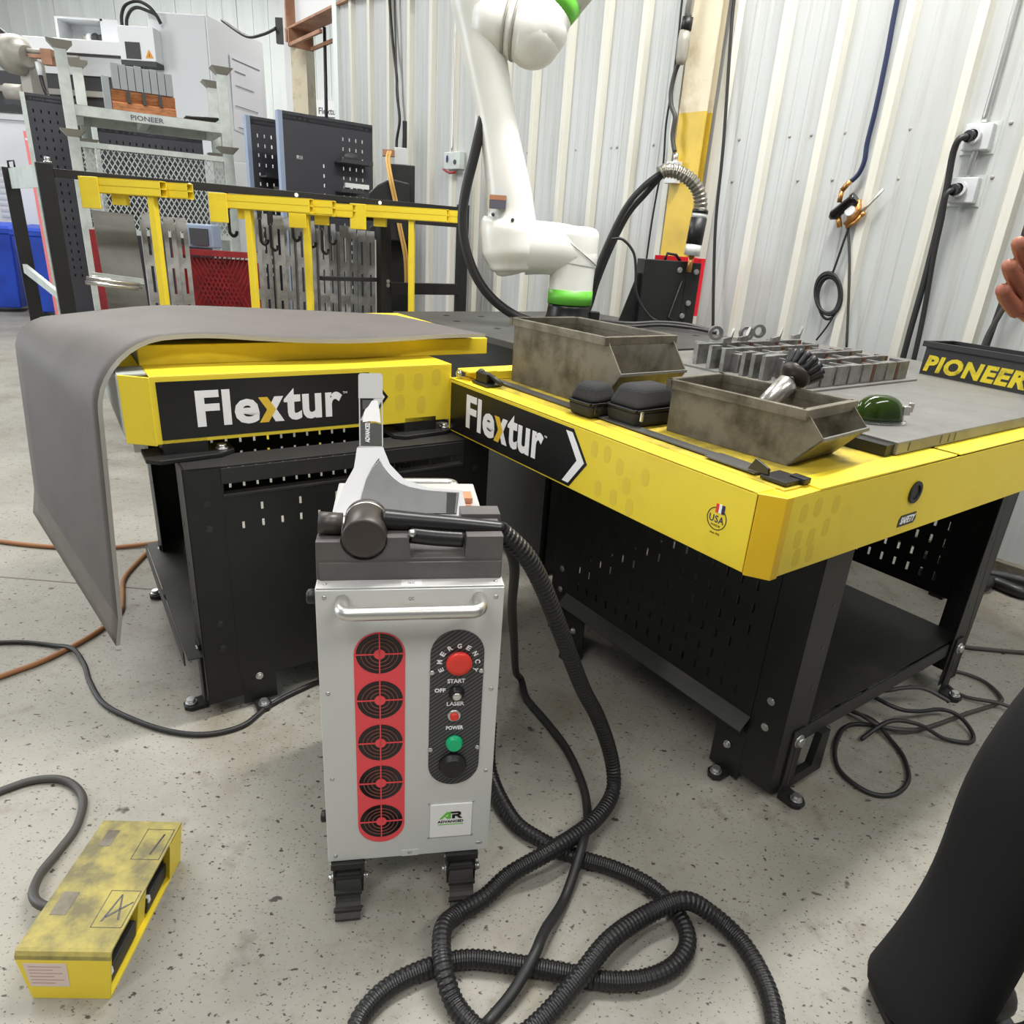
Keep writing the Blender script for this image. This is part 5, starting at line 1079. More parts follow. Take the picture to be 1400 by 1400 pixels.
cw = wt('wire_coil', 'coil of thin black wire hanging on the wall under the brass valve', 'coil', 1.122, 0.0, 1.18)
for k_ in range(6):
    rx, rz, oz = 0.055 + 0.007 * (k_ % 3), 0.092 + 0.009 * (k_ % 4), 0.006 * (k_ % 3)
    tl = math.radians(12 + 5 * (k_ % 3)); pts = []
    for i in range(28):
        t = 2 * PI * i / 28; x_ = rx * math.cos(t); z_ = rz * math.sin(t)
        pts.append((x_ * math.cos(tl) + z_ * math.sin(tl), 0.035 + 0.006 * (k_ % 3), -x_ * math.sin(tl) + z_ * math.cos(tl) + oz))
    g = G(); g.tube(pts, 0.007, n=6, cyc=True); obj('turn', g, 'cable', cw)
wcable('coil_tail', [(1.06, 1.20), (1.054, 1.167), (1.082, 1.053), (1.134, 0.95)], 0.005, 'cable', 'loose black end dropping from the hanging wire coil', 0.04, 'wire')
wcable('steel_conduit', [(0.62, 3.2), (0.617, 2.416), (0.615, 2.196), (0.617, 1.955)], 0.012, 'zinc', 'bright straight steel conduit running down to the upper wall socket', 0.03, 'conduit', 10)
wcable('steel_conduit', [(0.617, 1.845), (0.62, 1.80), (0.622, 1.74)], 0.012, 'zinc', 'short steel conduit between the two wall sockets', 0.03, 'conduit', 10)
for (z_, lab) in ((1.845, 'upper grey wall socket box with a black plug'), (1.632, 'lower grey wall socket box with a black plug')):
    so_ = wt('wall_socket', lab, 'socket', 0.625, 0.0, z_)
    g = G(); g.box(-0.058, 0.05, 0.0, 0.055, 0.0, 0.105); obj('socket_box', g, 'machine', so_, bevel=0.004)
    g = G(); ring(g, (0.008, 0.055, 0.055), nX, Z, 0.024, 0.034, 0.03, n=24); obj('socket_collar', g, 'machine', so_)
    g = G(); g.cyl((0.008, 0.056, 0.055), (0.018, 0.10, 0.05), 0.024, n=16); obj('black_plug', g, 'rubber', so_)
    g = G(); g.box(-0.075, 0.06, 0.001, 0.006, -0.012, 0.118); obj('mounting_plate', g, 'galv', so_)
wcable('socket_cord', [(0.645, 1.892, 0.10), (0.668, 1.88, 0.12), (0.68, 1.82, 0.11), (0.671, 1.681, 0.10), (0.668, 1.497, 0.09), (0.665, 1.272, 0.09), (0.668, 1.069, 0.09), (0.667, 0.80, 0.09)], 0.014, 'cable', 'black cord hanging from the upper wall socket behind the table')
wcable('socket_cord', [(0.645, 1.680, 0.10), (0.660, 1.66, 0.12), (0.655, 1.559, 0.11), (0.650, 1.402, 0.10), (0.632, 1.175, 0.09), (0.621, 1.006, 0.09), (0.614, 0.80, 0.09)], 0.012, 'cable', 'black cord hanging from the lower wall socket behind the table')
wcable('hanging_cord', [(0.33, 1.9), (0.331, 1.36), (0.333, 1.268), (0.341, 1.093), (0.345, 0.95)], 0.013, 'cable', 'black cord hanging behind the long black trough, nearest the raised hand', 0.06)
wcable('hanging_cord', [(0.22, 1.9), (0.292, 1.333), (0.32, 1.20), (0.346, 1.076), (0.35, 0.95)], 0.012, 'greycable', 'brownish grey cord slanting down behind the long black trough', 0.08)
jb2 = wt('switch_box', 'small grey switch box on the wall left of the robot arm', 'switch box', 4.36, 0.0, 1.86)
g = G(); g.box(-0.10, 0.10, 0.0, 0.06, 0.0, 0.125); obj('box_body', g, 'galv', jb2, bevel=0.004)
g = G(); g.cyl((-0.045, 0.06, 0.05), (-0.045, 0.064, 0.05), 0.018, n=14); obj('knockout', g, 'machdark', jb2)
g = G(); g.prism(disc(16, 0.028, 0.014), (0.055, 0.061, 0.075), nX, Z, 0.002); obj('blue_label', g, 'navy', jb2)
g = G(); g.tube([(0.09, 0.07, 0.0), (0.05, 0.08, -0.012), (0.0, 0.075, -0.03), (-0.07, 0.07, -0.025)], 0.009, n=8); obj('red_lever', g, 'redpaint', jb2)
wcable('steel_conduit', [(4.41, 3.5), (4.40, 3.0), (4.39, 2.4), (4.385, 1.985)], 0.014, 'zinc', 'thin steel conduit running down to the small grey switch box', 0.03, 'conduit', 10)
wcable('wall_wire', [(5.27, 3.5), (5.265, 3.172), (5.212, 2.831), (5.157, 2.587), (5.15, 2.452), (5.112, 2.257), (5.157, 2.10), (5.15, 1.95)], 0.012, 'cable', 'dangling black wire at the far left end of the corrugated wall', 0.05)
wcable('wall_wire', [(5.20, 3.5), (5.19, 3.1), (5.17, 2.8), (5.155, 2.6), (5.13, 2.4)], 0.008, 'greycable', 'thin grey wire beside the dangling one at the far left of the corrugated wall', 0.05)
# ================================================================ BLACK RACK WITH YELLOW ARMS (behind the left table)
AK = AR36; KR = 1.293
rk0 = (-2.444, 3.75, 0)
rk = thing('storage_rack', 'black steel tube rack with a long top rail behind the left table', 'rack', rk0, AK)
KS = None
def kz(z): return 1.34 + KR * (z - 1.34)
for (u_, w_, hw, zt) in ((0.0, 0.0, 0.037, 1.516), (1.895, 0.0, 0.033, 1.513), (1.43, 0.0, 0.038, 1.43), (-0.10, 0.75, 0.037, 1.520)):
    g = G(); g.box(u_ * KR - hw, u_ * KR + hw, w_ * KR, w_ * KR + 2 * hw, 0.0, kz(zt)); obj('post', g, 'black', rk, bevel=0.003)
g = G(); g.box(0.037, 1.862 * KR, 0.005, 0.06, kz(1.468), kz(1.499)); obj('top_rail', g, 'black', rk, bevel=0.002)
g = G(); g.box(1.16 * KR, 1.862 * KR, 0.0, 0.06, kz(1.398), kz(1.466)); obj('lower_rail', g, 'black', rk, bevel=0.002)
g = G(); g.box(1.45 * KR, 1.87 * KR, 0.0, 0.06, kz(1.048), kz(1.106)); obj('cross_rail', g, 'black', rk, bevel=0.002)
g = G(); g.box(1.10 * KR, 1.40 * KR, 0.06, 0.10, kz(1.105), kz(1.125)); obj('cross_rail', g, 'blackgrey', rk, bevel=0.002)
for u_ in (0.52, 0.98, 1.40): 
    g = G(); g.prism(disc(12, 0.012), (u_ * KR, 0.005, kz(1.484)), X, Z, 0.001); obj('rail_hole', g, 'white', rk)
for z_ in (1.112, 1.092): bolt(rk, (1.44 * KR, 0.0, kz(z_)), nY, 0.010, 0.006)
def side_pt(t, z): return ((-0.10 * KR) * t, 0.05 + (0.75 * KR - 0.05) * t, z)
a_, b_ = side_pt(0.08, 0), side_pt(1.0, 0)
for (z0_, z1_, m_, nm) in ((kz(1.43), kz(1.515), 'galv', 'side_plate'),):
    g = G(); v = Vector((b_[0] - a_[0], b_[1] - a_[1], 0)).normalized(); n_ = Vector((-v.y, v.x, 0)) * 0.006
    A_, B_ = Vector(a_), Vector(b_)
    g.hexa([A_ + Vector((0, 0, z0_)), B_ + Vector((0, 0, z0_)), B_ + n_ + Vector((0, 0, z0_)), A_ + n_ + Vector((0, 0, z0_)), A_ + Vector((0, 0, z1_)), B_ + Vector((0, 0, z1_)), B_ + n_ + Vector((0, 0, z1_)), A_ + n_ + Vector((0, 0, z1_))]); obj(nm, g, m_, rk)
    g = G(); M_ = A_ + (B_ - A_) * 0.45
    g.hexa([A_ - n_ + Vector((0, 0, z0_)), M_ - n_ + Vector((0, 0, z0_)), M_ + Vector((0, 0, z0_)), A_ + Vector((0, 0, z0_)), A_ - n_ + Vector((0, 0, z1_ - 0.01)), M_ - n_ + Vector((0, 0, z1_ - 0.01)), M_ + Vector((0, 0, z1_ - 0.01)), A_ + Vector((0, 0, z1_ - 0.01))]); obj('yellow_plate', g, 'yellowworn', rk)
    g = G(); g.hexa([A_ + Vector((0, 0, kz(1.00))), B_ + Vector((0, 0, kz(1.06))), B_ + n_ * 4 + Vector((0, 0, kz(1.06))), A_ + n_ * 4 + Vector((0, 0, kz(1.00))), A_ + Vector((0, 0, kz(1.03))), B_ + Vector((0, 0, kz(1.10))), B_ + n_ * 4 + Vector((0, 0, kz(1.10))), A_ + n_ * 4 + Vector((0, 0, kz(1.03)))]); obj('side_brace', g, 'galv', rk)
g = G(); g.tube([(-0.13, 0.98, kz(1.52)), (-0.13, 0.98, kz(1.545)), (-0.10, 0.98, kz(1.55)), (-0.10, 0.98, kz(1.52))], 0.006, n=6); obj('lift_loop', g, 'rubber', rk)
bolt(rk, (0.02, 0.03, kz(1.516)), Z, 0.014, 0.03)

def rkw(u, w_, z=0.0):
    return (rk0[0] + KR * (u * math.cos(AK) - w_ * math.sin(AK)), rk0[1] + KR * (u * math.sin(AK) + w_ * math.cos(AK)), z)
def yarm(u0, u1, zc, upost, label, back=0.0, rot=-0.72):
    """yellow double-tube arm with boxed ends, a face plate at its left and a post under it"""
    L = (u1 - u0) * KR
    o = thing('fixture_arm', label, 'arm', rkw(upost - 0.016, -0.20 - back), AK + rot, 'yellow arms on the black rack')
    x0 = -(upost - u0) * KR; x1 = x0 + L
    h = 0.074; z0_ = kz(zc) - h / 2
    for (xa, xb, y0, nm) in ((x0, x1 - 0.10, -0.03, 'front_tube'), (x0 + 0.10, x1, 0.045, 'rear_tube')):
        g = G(); t = 0.004; yy = 0.06
        g.box(xa, xb, y0, y0 + t, z0_, z0_ + h); g.box(xa, xb, y0 + yy - t, y0 + yy, z0_, z0_ + h); g.box(xa, xb, y0, y0 + yy, z0_ + h - t, z0_ + h); g.box(xa, xb, y0, y0 + yy, z0_, z0_ + t); g.box(xa, xb, y0, y0 + yy, z0_ + h / 2 - t / 2, z0_ + h / 2 + t / 2)
        g.box(xa, xa + t, y0, y0 + yy, z0_, z0_ + h)
        o2 = obj(nm, g, 'yellow', o)
        g = G(); g.box(xb - 0.03, xb - 0.028, y0 + t, y0 + yy - t, z0_ + t, z0_ + h - t); obj('tube_inside', g, 'machdark', o2)
    g = G(); g.box(x0 - 0.02, x0 + 0.085, -0.04, -0.034, z0_ - 0.075, z0_ + h); obj('face_plate', g, 'yellow', o, bevel=0.004)
    g = G(); g.box(x0 + 0.12, x0 + 0.20, 0.0, 0.03, z0_ - 0.05, z0_); obj('face_plate', g, 'yellow', o, bevel=0.002)
    g = G(); g.box(-0.017, 0.017, -0.02, 0.02, 0.0, z0_); obj('post', g, 'yellow', o, bevel=0.002)
    return o
yarm(0.085, 0.480, 1.450, 0.352, 'leftmost of the yellow boxed arms on the black rack, above the bare steel sheet')
yarm(0.575, 1.075, 1.430, 0.720, 'long yellow boxed arm in the middle of the black rack, over the red cart')
yarm(0.93, 1.19, 1.428, 0.986, 'short yellow boxed arm right behind the middle long one on the rack', back=-0.05)
yarm(1.205, 1.745, 1.440, 1.490, 'rightmost yellow boxed arm, before the corrugated wall at the rack end')
# black J hooks hanging from the rail
hk = G(); P_ = [(0, 0, 0.0), (0, 0, -0.11), (0.004, 0, -0.135), (0.02, 0, -0.148), (0.036, 0, -0.138), (0.040, 0, -0.12)]
h0 = None
for i, u_ in enumerate((0.66, 0.80, 0.84, 0.95, 1.02, 1.09, 1.12)):
    z_ = kz((1.405, 1.40, 1.40, 1.40, 1.40, 1.395, 1.395)[i])
    lab = ('first', 'second', 'third', 'fourth', 'fifth', 'sixth', 'seventh')[i] + ' black J hook from the left under the middle yellow arms'
    if h0 is None:
        h0 = thing('rail_hook', lab, 'hook', rkw(u_, -0.03, z_ + 0.05), AK - 0.4, 'black hooks on the rack')
        g = G(); g.tube(cat([(x, y, z - 0.05) for x, y, z in P_], 5), 0.0095, n=8); obj('hook_rod', g, 'rubber', h0)
        g = G(); g.box(-0.012, 0.012, -0.008, 0.008, -0.06, 0.03); obj('hook_strap', g, 'black', h0)
    else:
        c = copy_tree(h0); c['label'] = lab; c.location = rkw(u_, -0.03 + 0.02 * (i % 2), z_ + 0.05 - 0.03 * (i % 3)); c.rotation_euler = (0, 0, AK - 0.4 + 0.25 * (i % 3))
# bare steel sheet, rods, slotted bars leaning in the rack
sh = tag(obj('steel_sheet', (lambda g: g.hexa([(0, 0, 0), (0.21, 0, 0), (0.21, 0.006, 0), (0, 0.006, 0), (-0.02, 0.20, kz(1.36)), (0.19, 0.20, kz(1.352)), (0.19, 0.206, kz(1.352)), (-0.02, 0.206, kz(1.36))]))(G()), 'steel', loc=rkw(0.175, 0.10), rot=(0, 0, AK)), 'bare grey steel sheet leaning under the leftmost yellow arm', 'sheet')
sb0 = None
_N = ('first', 'second', 'third', 'fourth', 'fifth', 'sixth', 'seventh', 'eighth', 'ninth', 'tenth', 'eleventh', 'twelfth')
def slabel(i):
    if i < 4: return _N[i] + ' slotted steel bar to the right of the bare steel sheet in the rack'
    return _N[i - 4] + ' slotted steel bar from the left in the row right of the red cart'
slab = slabel(0)
bars = [(0.345, 0.22, 1.36), (0.385, 0.24, 1.355), (0.43, 0.20, 1.352), (0.485, 0.22, 1.352)] + [(0.80 + 0.056 * i, 0.16 + 0.03 * (i % 2), 1.40 - 0.004 * i) for i in range(10)] + [(1.36, 0.2, 1.352), (1.41, 0.2, 1.35)]
for i, (u_, w_, zt) in enumerate(bars):
    H_ = kz(1.36)
    if sb0 is None:
        sb0 = thing('slotted_bar', slab, 'bar', rkw(u_, w_), AK, 'slotted steel bars in the black rack')
        g = G(); g.slots((0, 0, 0), X, Z, 0.058, H_, 0.004, 0.0, 0.06, 0.058, 0.21, 1, 6, 0.016, 0.15); obj('slotted_face', g, 'barsteel', sb0)
        g = G(); g.box(-0.004, 0.0, -0.004, 0.045, 0.0, H_ - 0.04); g.box(0.058, 0.062, -0.004, 0.045, 0.0, H_ - 0.04); obj('bar_flange', g, 'barsteel', sb0)
    if i: 
        c = copy_tree(sb0); c['label'] = slabel(i); c.location = rkw(u_, w_); c.scale = (1, 1, kz(zt) / H_); c.rotation_euler = (0, 0, AK + random.uniform(-0.12, 0.12))
pr = thing('rod_bundle', 'short bright steel rods poking forward beside the red post', 'rods', rkw(0.12, -0.02, kz(1.08)), AK + 0.15)
for i in range(4):
    g = G(); g.cyl((-0.06 + 0.02 * i, 0.05 * i, 0.018 * (i % 2)), (0.19 + 0.025 * i, 0.05 * i - 0.02, 0.018 * (i % 2) - 0.03), 0.011, n=10); obj('rod', g, 'polished', pr)
g = G(); g.hexa([(0.0, 0.12, 0.03), (0.23, 0.02, -0.01), (0.24, 0.03, -0.01), (0.01, 0.13, 0.03), (0.0, 0.12, 0.045), (0.23, 0.02, 0.02), (0.24, 0.03, 0.02), (0.01, 0.13, 0.045)]); obj('angle_bar', g, 'galv', pr)

# red mesh cart behind the rack
rc_ = thing('mesh_cart', 'red steel cart with expanded mesh sides behind the yellow arms', 'cart', (-3.02, 5.15, 0), math.radians(6))
for (x, y, zt) in ((-0.06, 0.0, 1.245), (0.06, 0.02, 1.235), (1.06, 0.0, 1.165), (0.50, -0.02, 1.18)):
    g = G(); g.box(x - 0.03, x + 0.03, y, y + 0.06, 0.0, zt); obj('post', g, 'redpaint', rc_, bevel=0.003)
g = G(); g.box(0.50, 1.06, 0.0, 0.05, 1.115, 1.155); obj('top_bar', g, 'redpaint', rc_)
g = G(); g.box(0.50, 1.06, 0.0, 0.05, 0.60, 0.64); obj('bottom_bar', g, 'redpaint', rc_)
g = G()
for i in range(18):
    x = 0.50 + 0.56 * i / 18
    for s in (-1, 1):
        xa, xb = x, x + s * 0.24
        za, zb = 0.64, 1.115
        g.hexa([(xa, 0.02, za), (xa + 0.008, 0.02, za), (xa + 0.008, 0.024, za), (xa, 0.024, za), (xb, 0.02, zb), (xb + 0.008, 0.02, zb), (xb + 0.008, 0.024, zb), (xb, 0.024, zb)]) if 0.49 < xb < 1.06 else None
mo_ = obj('expanded_mesh', g, 'redpaint', rc_); mo_['kind'] = 'stuff'
g = G(); g.box(0.50, 1.06, 0.06, 0.066, 0.64, 1.10); obj('inner_sheet', g, 'redpaint', rc_)
ct = thing('hand_tool', 'black and navy boxed machine part sitting on the red mesh cart', 'machine part', (-2.50, 5.25, 1.166), 0)
g = G(); g.box(0.0, 0.20, 0.05, 0.2, 0.0, 0.16); obj('part_body', g, 'pegblue', ct, bevel=0.01)
g = G(); g.box(0.04, 0.17, 0.03, 0.06, 0.02, 0.13); obj('black_face', g, 'machdark', ct)

# ================================================================ GALVANISED STACKING RACK
AS = math.radians(31); s0p = (-3.66, 6.0, 0)
sr = thing('stacking_rack', 'pale galvanised stacking rack with cupped posts, left background', 'rack', s0p, AS)
for (u_, w_) in ((0.02, 0.0), (1.16, 0.0), (0.12, 0.72), (1.18, 0.72)):
    zt = 2.49; 
    for (za, zb) in ((0.0, 1.90), (1.95, zt)):
        g = G(); g.box(u_ - 0.04, u_ + 0.04, w_ - 0.04, w_ + 0.04, za, zb); po = obj('post', g, 'galv', sr, bevel=0.004)
        g = G(); r0, r1 = 0.042, 0.085
        g.hexa([(u_ - r0, w_ - r0, zb), (u_ + r0, w_ - r0, zb), (u_ + r0, w_ + r0, zb), (u_ - r0, w_ + r0, zb), (u_ - r1, w_ - r1, zb + 0.05), (u_ + r1, w_ - r1, zb + 0.05), (u_ + r1, w_ + r1, zb + 0.05), (u_ - r1, w_ + r1, zb + 0.05)]); obj('cup', g, 'castgrey', po)
g = G(); g.box(0.06, 1.12, -0.03, 0.03, 2.055, 2.125); fb_ = obj('front_beam', g, 'galv', sr)
text('lettering', 'PIONEER', 'ink', fb_, (0.44, -0.03, 2.070), X, Z, 0.24, 0.036, 0.001, bold=0.02)
g = G(); g.box(0.06, 1.16, 0.69, 0.75, 2.055, 2.125); obj('rear_beam', g, 'galv', sr)
for u_ in (0.08, 0.55, 1.12):
    g = G(); g.box(u_ - 0.03, u_ + 0.03, 0.03, 0.69, 2.055, 2.115); obj('deck_joist', g, 'galv', sr)
g = G(); g.box(0.06, 1.14, 0.0, 0.72, 2.126, 2.132); obj('deck', g, 'castgrey', sr)
g = G(); g.box(0.06, 1.12, -0.02, 0.02, 1.835, 1.875); obj('mesh_top_bar', g, 'galv', sr)
g = G(); g.box(0.06, 1.12, -0.02, 0.02, 1.20, 1.24); obj('mesh_bottom_bar', g, 'galv', sr)
g = G(); W_ = 1.06; H_ = 0.60; nn_ = 26
for i in range(-14, nn_):
    for s in (-1, 1):
        x0_ = 0.06 + W_ * i / nn_; x1_ = x0_ + 0.36
        za, zb = (1.24, 1.84) if s > 0 else (1.84, 1.24)
        t0 = max(0.0, (0.06 - x0_) / 0.36); t1_ = min(1.0, (1.12 - x0_) / 0.36)
        if t1_ <= t0: continue
        a = (x0_ + 0.36 * t0, za + (zb - za) * t0); b = (x0_ + 0.36 * t1_, za + (zb - za) * t1_)
        g.hexa([(a[0], -0.003, a[1]), (a[0] + 0.009, -0.003, a[1]), (a[0] + 0.009, 0.003, a[1]), (a[0], 0.003, a[1]), (b[0], -0.003, b[1]), (b[0] + 0.009, -0.003, b[1]), (b[0] + 0.009, 0.003, b[1]), (b[0], 0.003, b[1])])
mo_ = obj('expanded_mesh', g, 'galv', sr); mo_['kind'] = 'stuff'
def srw(u, w_, z): return (s0p[0] + u * math.cos(AS) - w_ * math.sin(AS), s0p[1] + u * math.sin(AS) + w_ * math.cos(AS), z)
wd = thing('wooden_cradle', 'orange stained wooden V-notched cradle on the galvanised rack shelf', 'cradle', srw(0.33, 0.16, 2.133), AS)
g = G(); g.prism([(0, 0), (0.16, 0), (0.16, 0.05), (0.11, 0.06), (0.14, 0.16), (0.0, 0.16), (0.03, 0.085), (0.0, 0.07)], (0, 0, 0), Y, Z, 0.47); obj('notched_beam', g, 'wood', wd)
for x in (0.11, 0.225, 0.345):
    g = G(); g.box(x, x + 0.025, -0.004, 0.01, 0.075, 0.165); obj('black_strap', g, 'machdark', wd)
gb0 = None
for i in range(8):
    x = 0.35 + 0.056 * i
    if gb0 is None:
        gb0 = obj('cast_block', (lambda g: g.box(0, 0.052, 0, 0.12, 0, 0.185))(G()), 'greyblock', bevel=0.003, loc=srw(x, 0.17, 2.300), rot=(0, 0, AS)); tag(gb0, 'first grey cast block from the left standing on the orange wooden cradle', 'block', 'grey blocks on the wooden cradle')
    else:
        c = gb0.copy(); C.objects.link(c); c['label'] = ('first', 'second', 'third', 'fourth', 'fifth', 'sixth', 'seventh', 'eighth')[i] + ' grey cast block from the left standing on the orange wooden cradle'; c.location = srw(x, 0.17, 2.300); c.scale = (1, 1, (1, 0.97, 0.95, 0.99, 0.93, 0.96, 0.9, 0.88)[i])
c = gb0.copy(); C.objects.link(c); c.location = srw(0.275, 0.17, 2.135); c.scale = (1.0, 1, 1.35); c['label'] = 'stepped grey cast block standing at the left end of the orange cradle'
rd = thing('black_rods', 'bundle of short black rods lying on the rack shelf right of the cradle', 'rods', srw(0.86, 0.05, 2.140), AS)
for i in range(5):
    g = G(); g.cyl((0.0, 0.05 * i, 0.012), (0.26, 0.05 * i + 0.03, 0.03), 0.010, n=8); obj('rod', g, 'rubber', rd)

# ================================================================ PEGBOARDS
def pegboard(label, loc, rz, W, z0, z1, nx_, ny_, edge='pegblue', pitch=0.058, shelves=(), skip=None, back=False):
    p = thing('pegboard', label, 'pegboard', loc, rz)
    g = G(); hw = 0.011; 
    g.slots((0, 0, z0), X, Z, W, z1 - z0, 0.004, (W - nx_ * pitch) / 2, (z1 - z0) - 0.10 - ny_ * pitch * 1.25, pitch, pitch * 1.25, nx_, ny_, hw, 0.026, skip=skip); obj('slotted_board', g, 'peg', p)
    g = G(); g.box(-0.035, 0.0, -0.006, 0.05, z0, z1); obj('edge_channel', g, 'pegblue' if edge == 'pegblue' else 'galv', p)
    g = G(); g.slots((0, -0.002, z1 - 0.06), X, Z, W, 0.04, 0.002, 0.03, 0.01, (W - 0.06) / 16, 0.02, 16, 1, 0.014, 0.012); obj('slotted_strip', g, 'peg', p)
    for w2 in (0.05, W - 0.05):
        g = G(); g.box(w2 - 0.03, w2 + 0.03, 0.02, 0.07, 0.0, z0 + 0.2); obj('stand_leg', g, 'peg', p)
    if back:
        g = G(); g.box(0.0, W, 0.03, 0.034, z0, z1); obj('dark_backing', g, 'machdark', p)  # dark sheet added so the slots look dark instead of lit through
    for (xa, xb, z_) in shelves:
        g = G(); g.box(xa, xb, -0.14, 0.0, z_, z_ + 0.012); g.box(xa, xb, -0.145, -0.14, z_, z_ + 0.03); obj('small_shelf', g, 'machdark', p)
    return p
pegboard('dark pegboard panel leaning behind the galvanised rack at the far left', (-4.499, 6.8, 0), math.radians(34), 0.44, 0.35, 2.30, 7, 20, edge='galv', back=True)
pegboard('wide dark pegboard standing behind the mesh panel of the galvanised rack', (-4.30, 7.5, 0), math.radians(31), 0.95, 0.35, 2.16, 14, 18, edge='galv', back=True)
pa = pegboard('large charcoal pegboard with little shelves, beside the corrugated wall', (-1.978, 6.0, 0), math.radians(39.5), 0.77, 0.30, 2.18, 11, 18, shelves=((0.42, 0.70, 1.86), (0.42, 0.62, 1.64)), skip=lambda i, j: not (i >= 7 or (i == 4 and 8 < j < 15)))
g = G(); g.box(0.50, 0.72, -0.03, -0.005, 1.685, 1.72); g.cyl((0.56, -0.02, 1.64), (0.56, -0.02, 1.69), 0.012, n=8); obj('white_tool', g, 'whiteplastic', pa)
g = G(); g.box(0.10, 0.15, -0.004, 0.0, 1.855, 1.882); obj('white_tag', g, 'whiteplastic', pa)
g = G(); g.ball((0.54, -0.07, 1.905), (0.07, 0.05, 0.04), 12, 8); obj('hand_grinder', g, 'machdark', pa)
pb2 = pegboard('smaller charcoal pegboard half hidden behind the large one', (-2.343, 6.3, 0), math.radians(42), 0.40, 0.35, 2.168, 6, 16, shelves=((0.05, 0.30, 1.72),))
g = G(); g.box(0.16, 0.26, -0.05, -0.01, 1.60, 1.66); g.box(0.10, 0.2, -0.04, -0.01, 1.50, 1.53); obj('white_tool', g, 'castgrey', pb2)

# ================================================================ BLACK MACHINE WITH ORANGE WIRES
bm_ = thing('wire_feeder', 'black machine with curved hoods and orange wires by the corrugated wall', 'machine', (-1.055, 5.6, -0.103), math.radians(10)); bm_.scale = (1.077, 1.077, 1.077)
g = G(); g.box(-0.02, 0.16, 0.0, 0.3, 0.75, 1.79); obj('machine_body', g, 'black', bm_, bevel=0.006)
g = G(); g.prism([(-0.15, 0.0), (0.12, -0.03), (0.12, 0.14), (0.0, 0.16), (-0.09, 0.115), (-0.15, 0.06)], (0, -0.14, 1.53), X, Z, -0.24); obj('curved_hood', g, 'black', bm_, bevel=0.01)
g = G(); g.prism([(-0.15, -0.06), (0.12, -0.06), (0.12, 0.11), (0.0, 0.10), (-0.09, 0.06), (-0.15, 0.02)], (0, -0.14, 1.36), X, Z, -0.24); obj('curved_hood', g, 'black', bm_, bevel=0.01)
g = G(); g.box(0.02, 0.105, 0.02, 0.12, 1.79, 1.895); obj('white_box', g, 'machine', bm_, bevel=0.004)
g = G(); g.box(0.075, 0.105, 0.03, 0.08, 1.88, 2.06); obj('black_handle', g, 'rubber', bm_, bevel=0.006)
g = G(); g.box(-0.06, 0.02, 0.0, 0.06, 1.835, 1.875); obj('red_brown_clip', g, 'rust', bm_)
g = G(); g.box(-0.05, 0.03, 0.02, 0.2, 0.097, 0.75); obj('machine_stand', g, 'black', bm_)
for k_, dx_ in enumerate((0.0, 0.016)):
    g = G(); g.tube(cat([(-0.02 + dx_, -0.02, 1.86), (-0.03 + dx_, -0.10, 1.80), (-0.01 + dx_, -0.17, 1.68), (0.02 + dx_, -0.16, 1.55), (0.05 + dx_, -0.16, 1.39), (0.09 + dx_, -0.12, 1.2), (0.10 + dx_, -0.05, 1.0)], 6), 0.0085, n=8); obj('orange_wire', g, 'orangewire', bm_)

# ================================================================ BLUE BINS
def wheelie(label, loc, rz):
    b = thing('wheeled_bin', label, 'bin', loc, rz, None)
    g = G(); g.hexa([(0.05, 0.05, 0.06), (0.49, 0.05, 0.06), (0.49, 0.55, 0.06), (0.05, 0.55, 0.06), (0, 0, 1.04), (0.54, 0, 1.04), (0.54, 0.62, 1.04), (0, 0.62, 1.04)]); obj('bin_body', g, 'blue', b, bevel=0.02)
    g = G(); g.box(-0.02, 0.56, -0.02, 0.66, 1.03, 1.09); obj('bin_rim', g, 'blue', b, bevel=0.012)
    g = G(); g.hexa([(-0.02, -0.03, 1.09), (0.56, -0.03, 1.09), (0.56, 0.66, 1.10), (-0.02, 0.66, 1.10), (0.03, 0.03, 1.13), (0.51, 0.03, 1.13), (0.51, 0.62, 1.17), (0.03, 0.62, 1.17)]); obj('bin_lid', g, 'blue', b, bevel=0.01)
    for x in (0.02, 0.49):
        g = G(); g.lathe((x, 0.52, 0.12), X, [(0.10, 0), (0.12, 0.01), (0.12, 0.05), (0.10, 0.06)], n=20); obj('bin_wheel', g, 'rubber', b)
    return b
wheelie('blue wheeled bin at the far left edge of the picture', (-7.50, 9.60, 0), math.radians(20))
wheelie('blue wheeled bin seen through the left end of the black rack', (-6.75, 9.45, 0), math.radians(14))

# ================================================================ BIG GREY MACHINE AT THE BACK LEFT
mc = thing('laser_cutter', 'large pale grey machine cabinet with a side panel and posted sheet, far back', 'machine', (-4.46, 9.1, 0), 0)
g = G(); g.box(0.0, 0.65, 0.0, 0.9, 0.0, 3.50); obj('main_cabinet', g, 'machine', mc, bevel=0.01)
g = G(); g.prism([(0.655, 0.0), (0.655, 3.50), (0.66, 3.50), (0.66, 0.0)], (0, 0, 0), X, Z, -1.15) if False else g.box(0.652, 0.66, 0.0, 1.2, 0.0, 3.50)
g = G(); g.hexa([(0.655, 0.0, 0.0), (0.665, 0.0, 0.0), (0.90, 1.1, 0.0), (0.89, 1.1, 0.0), (0.655, 0.0, 3.50), (0.665, 0.0, 3.50), (0.90, 1.1, 3.50), (0.89, 1.1, 3.50)]); sp = obj('side_panel', g, 'machwhite', mc)
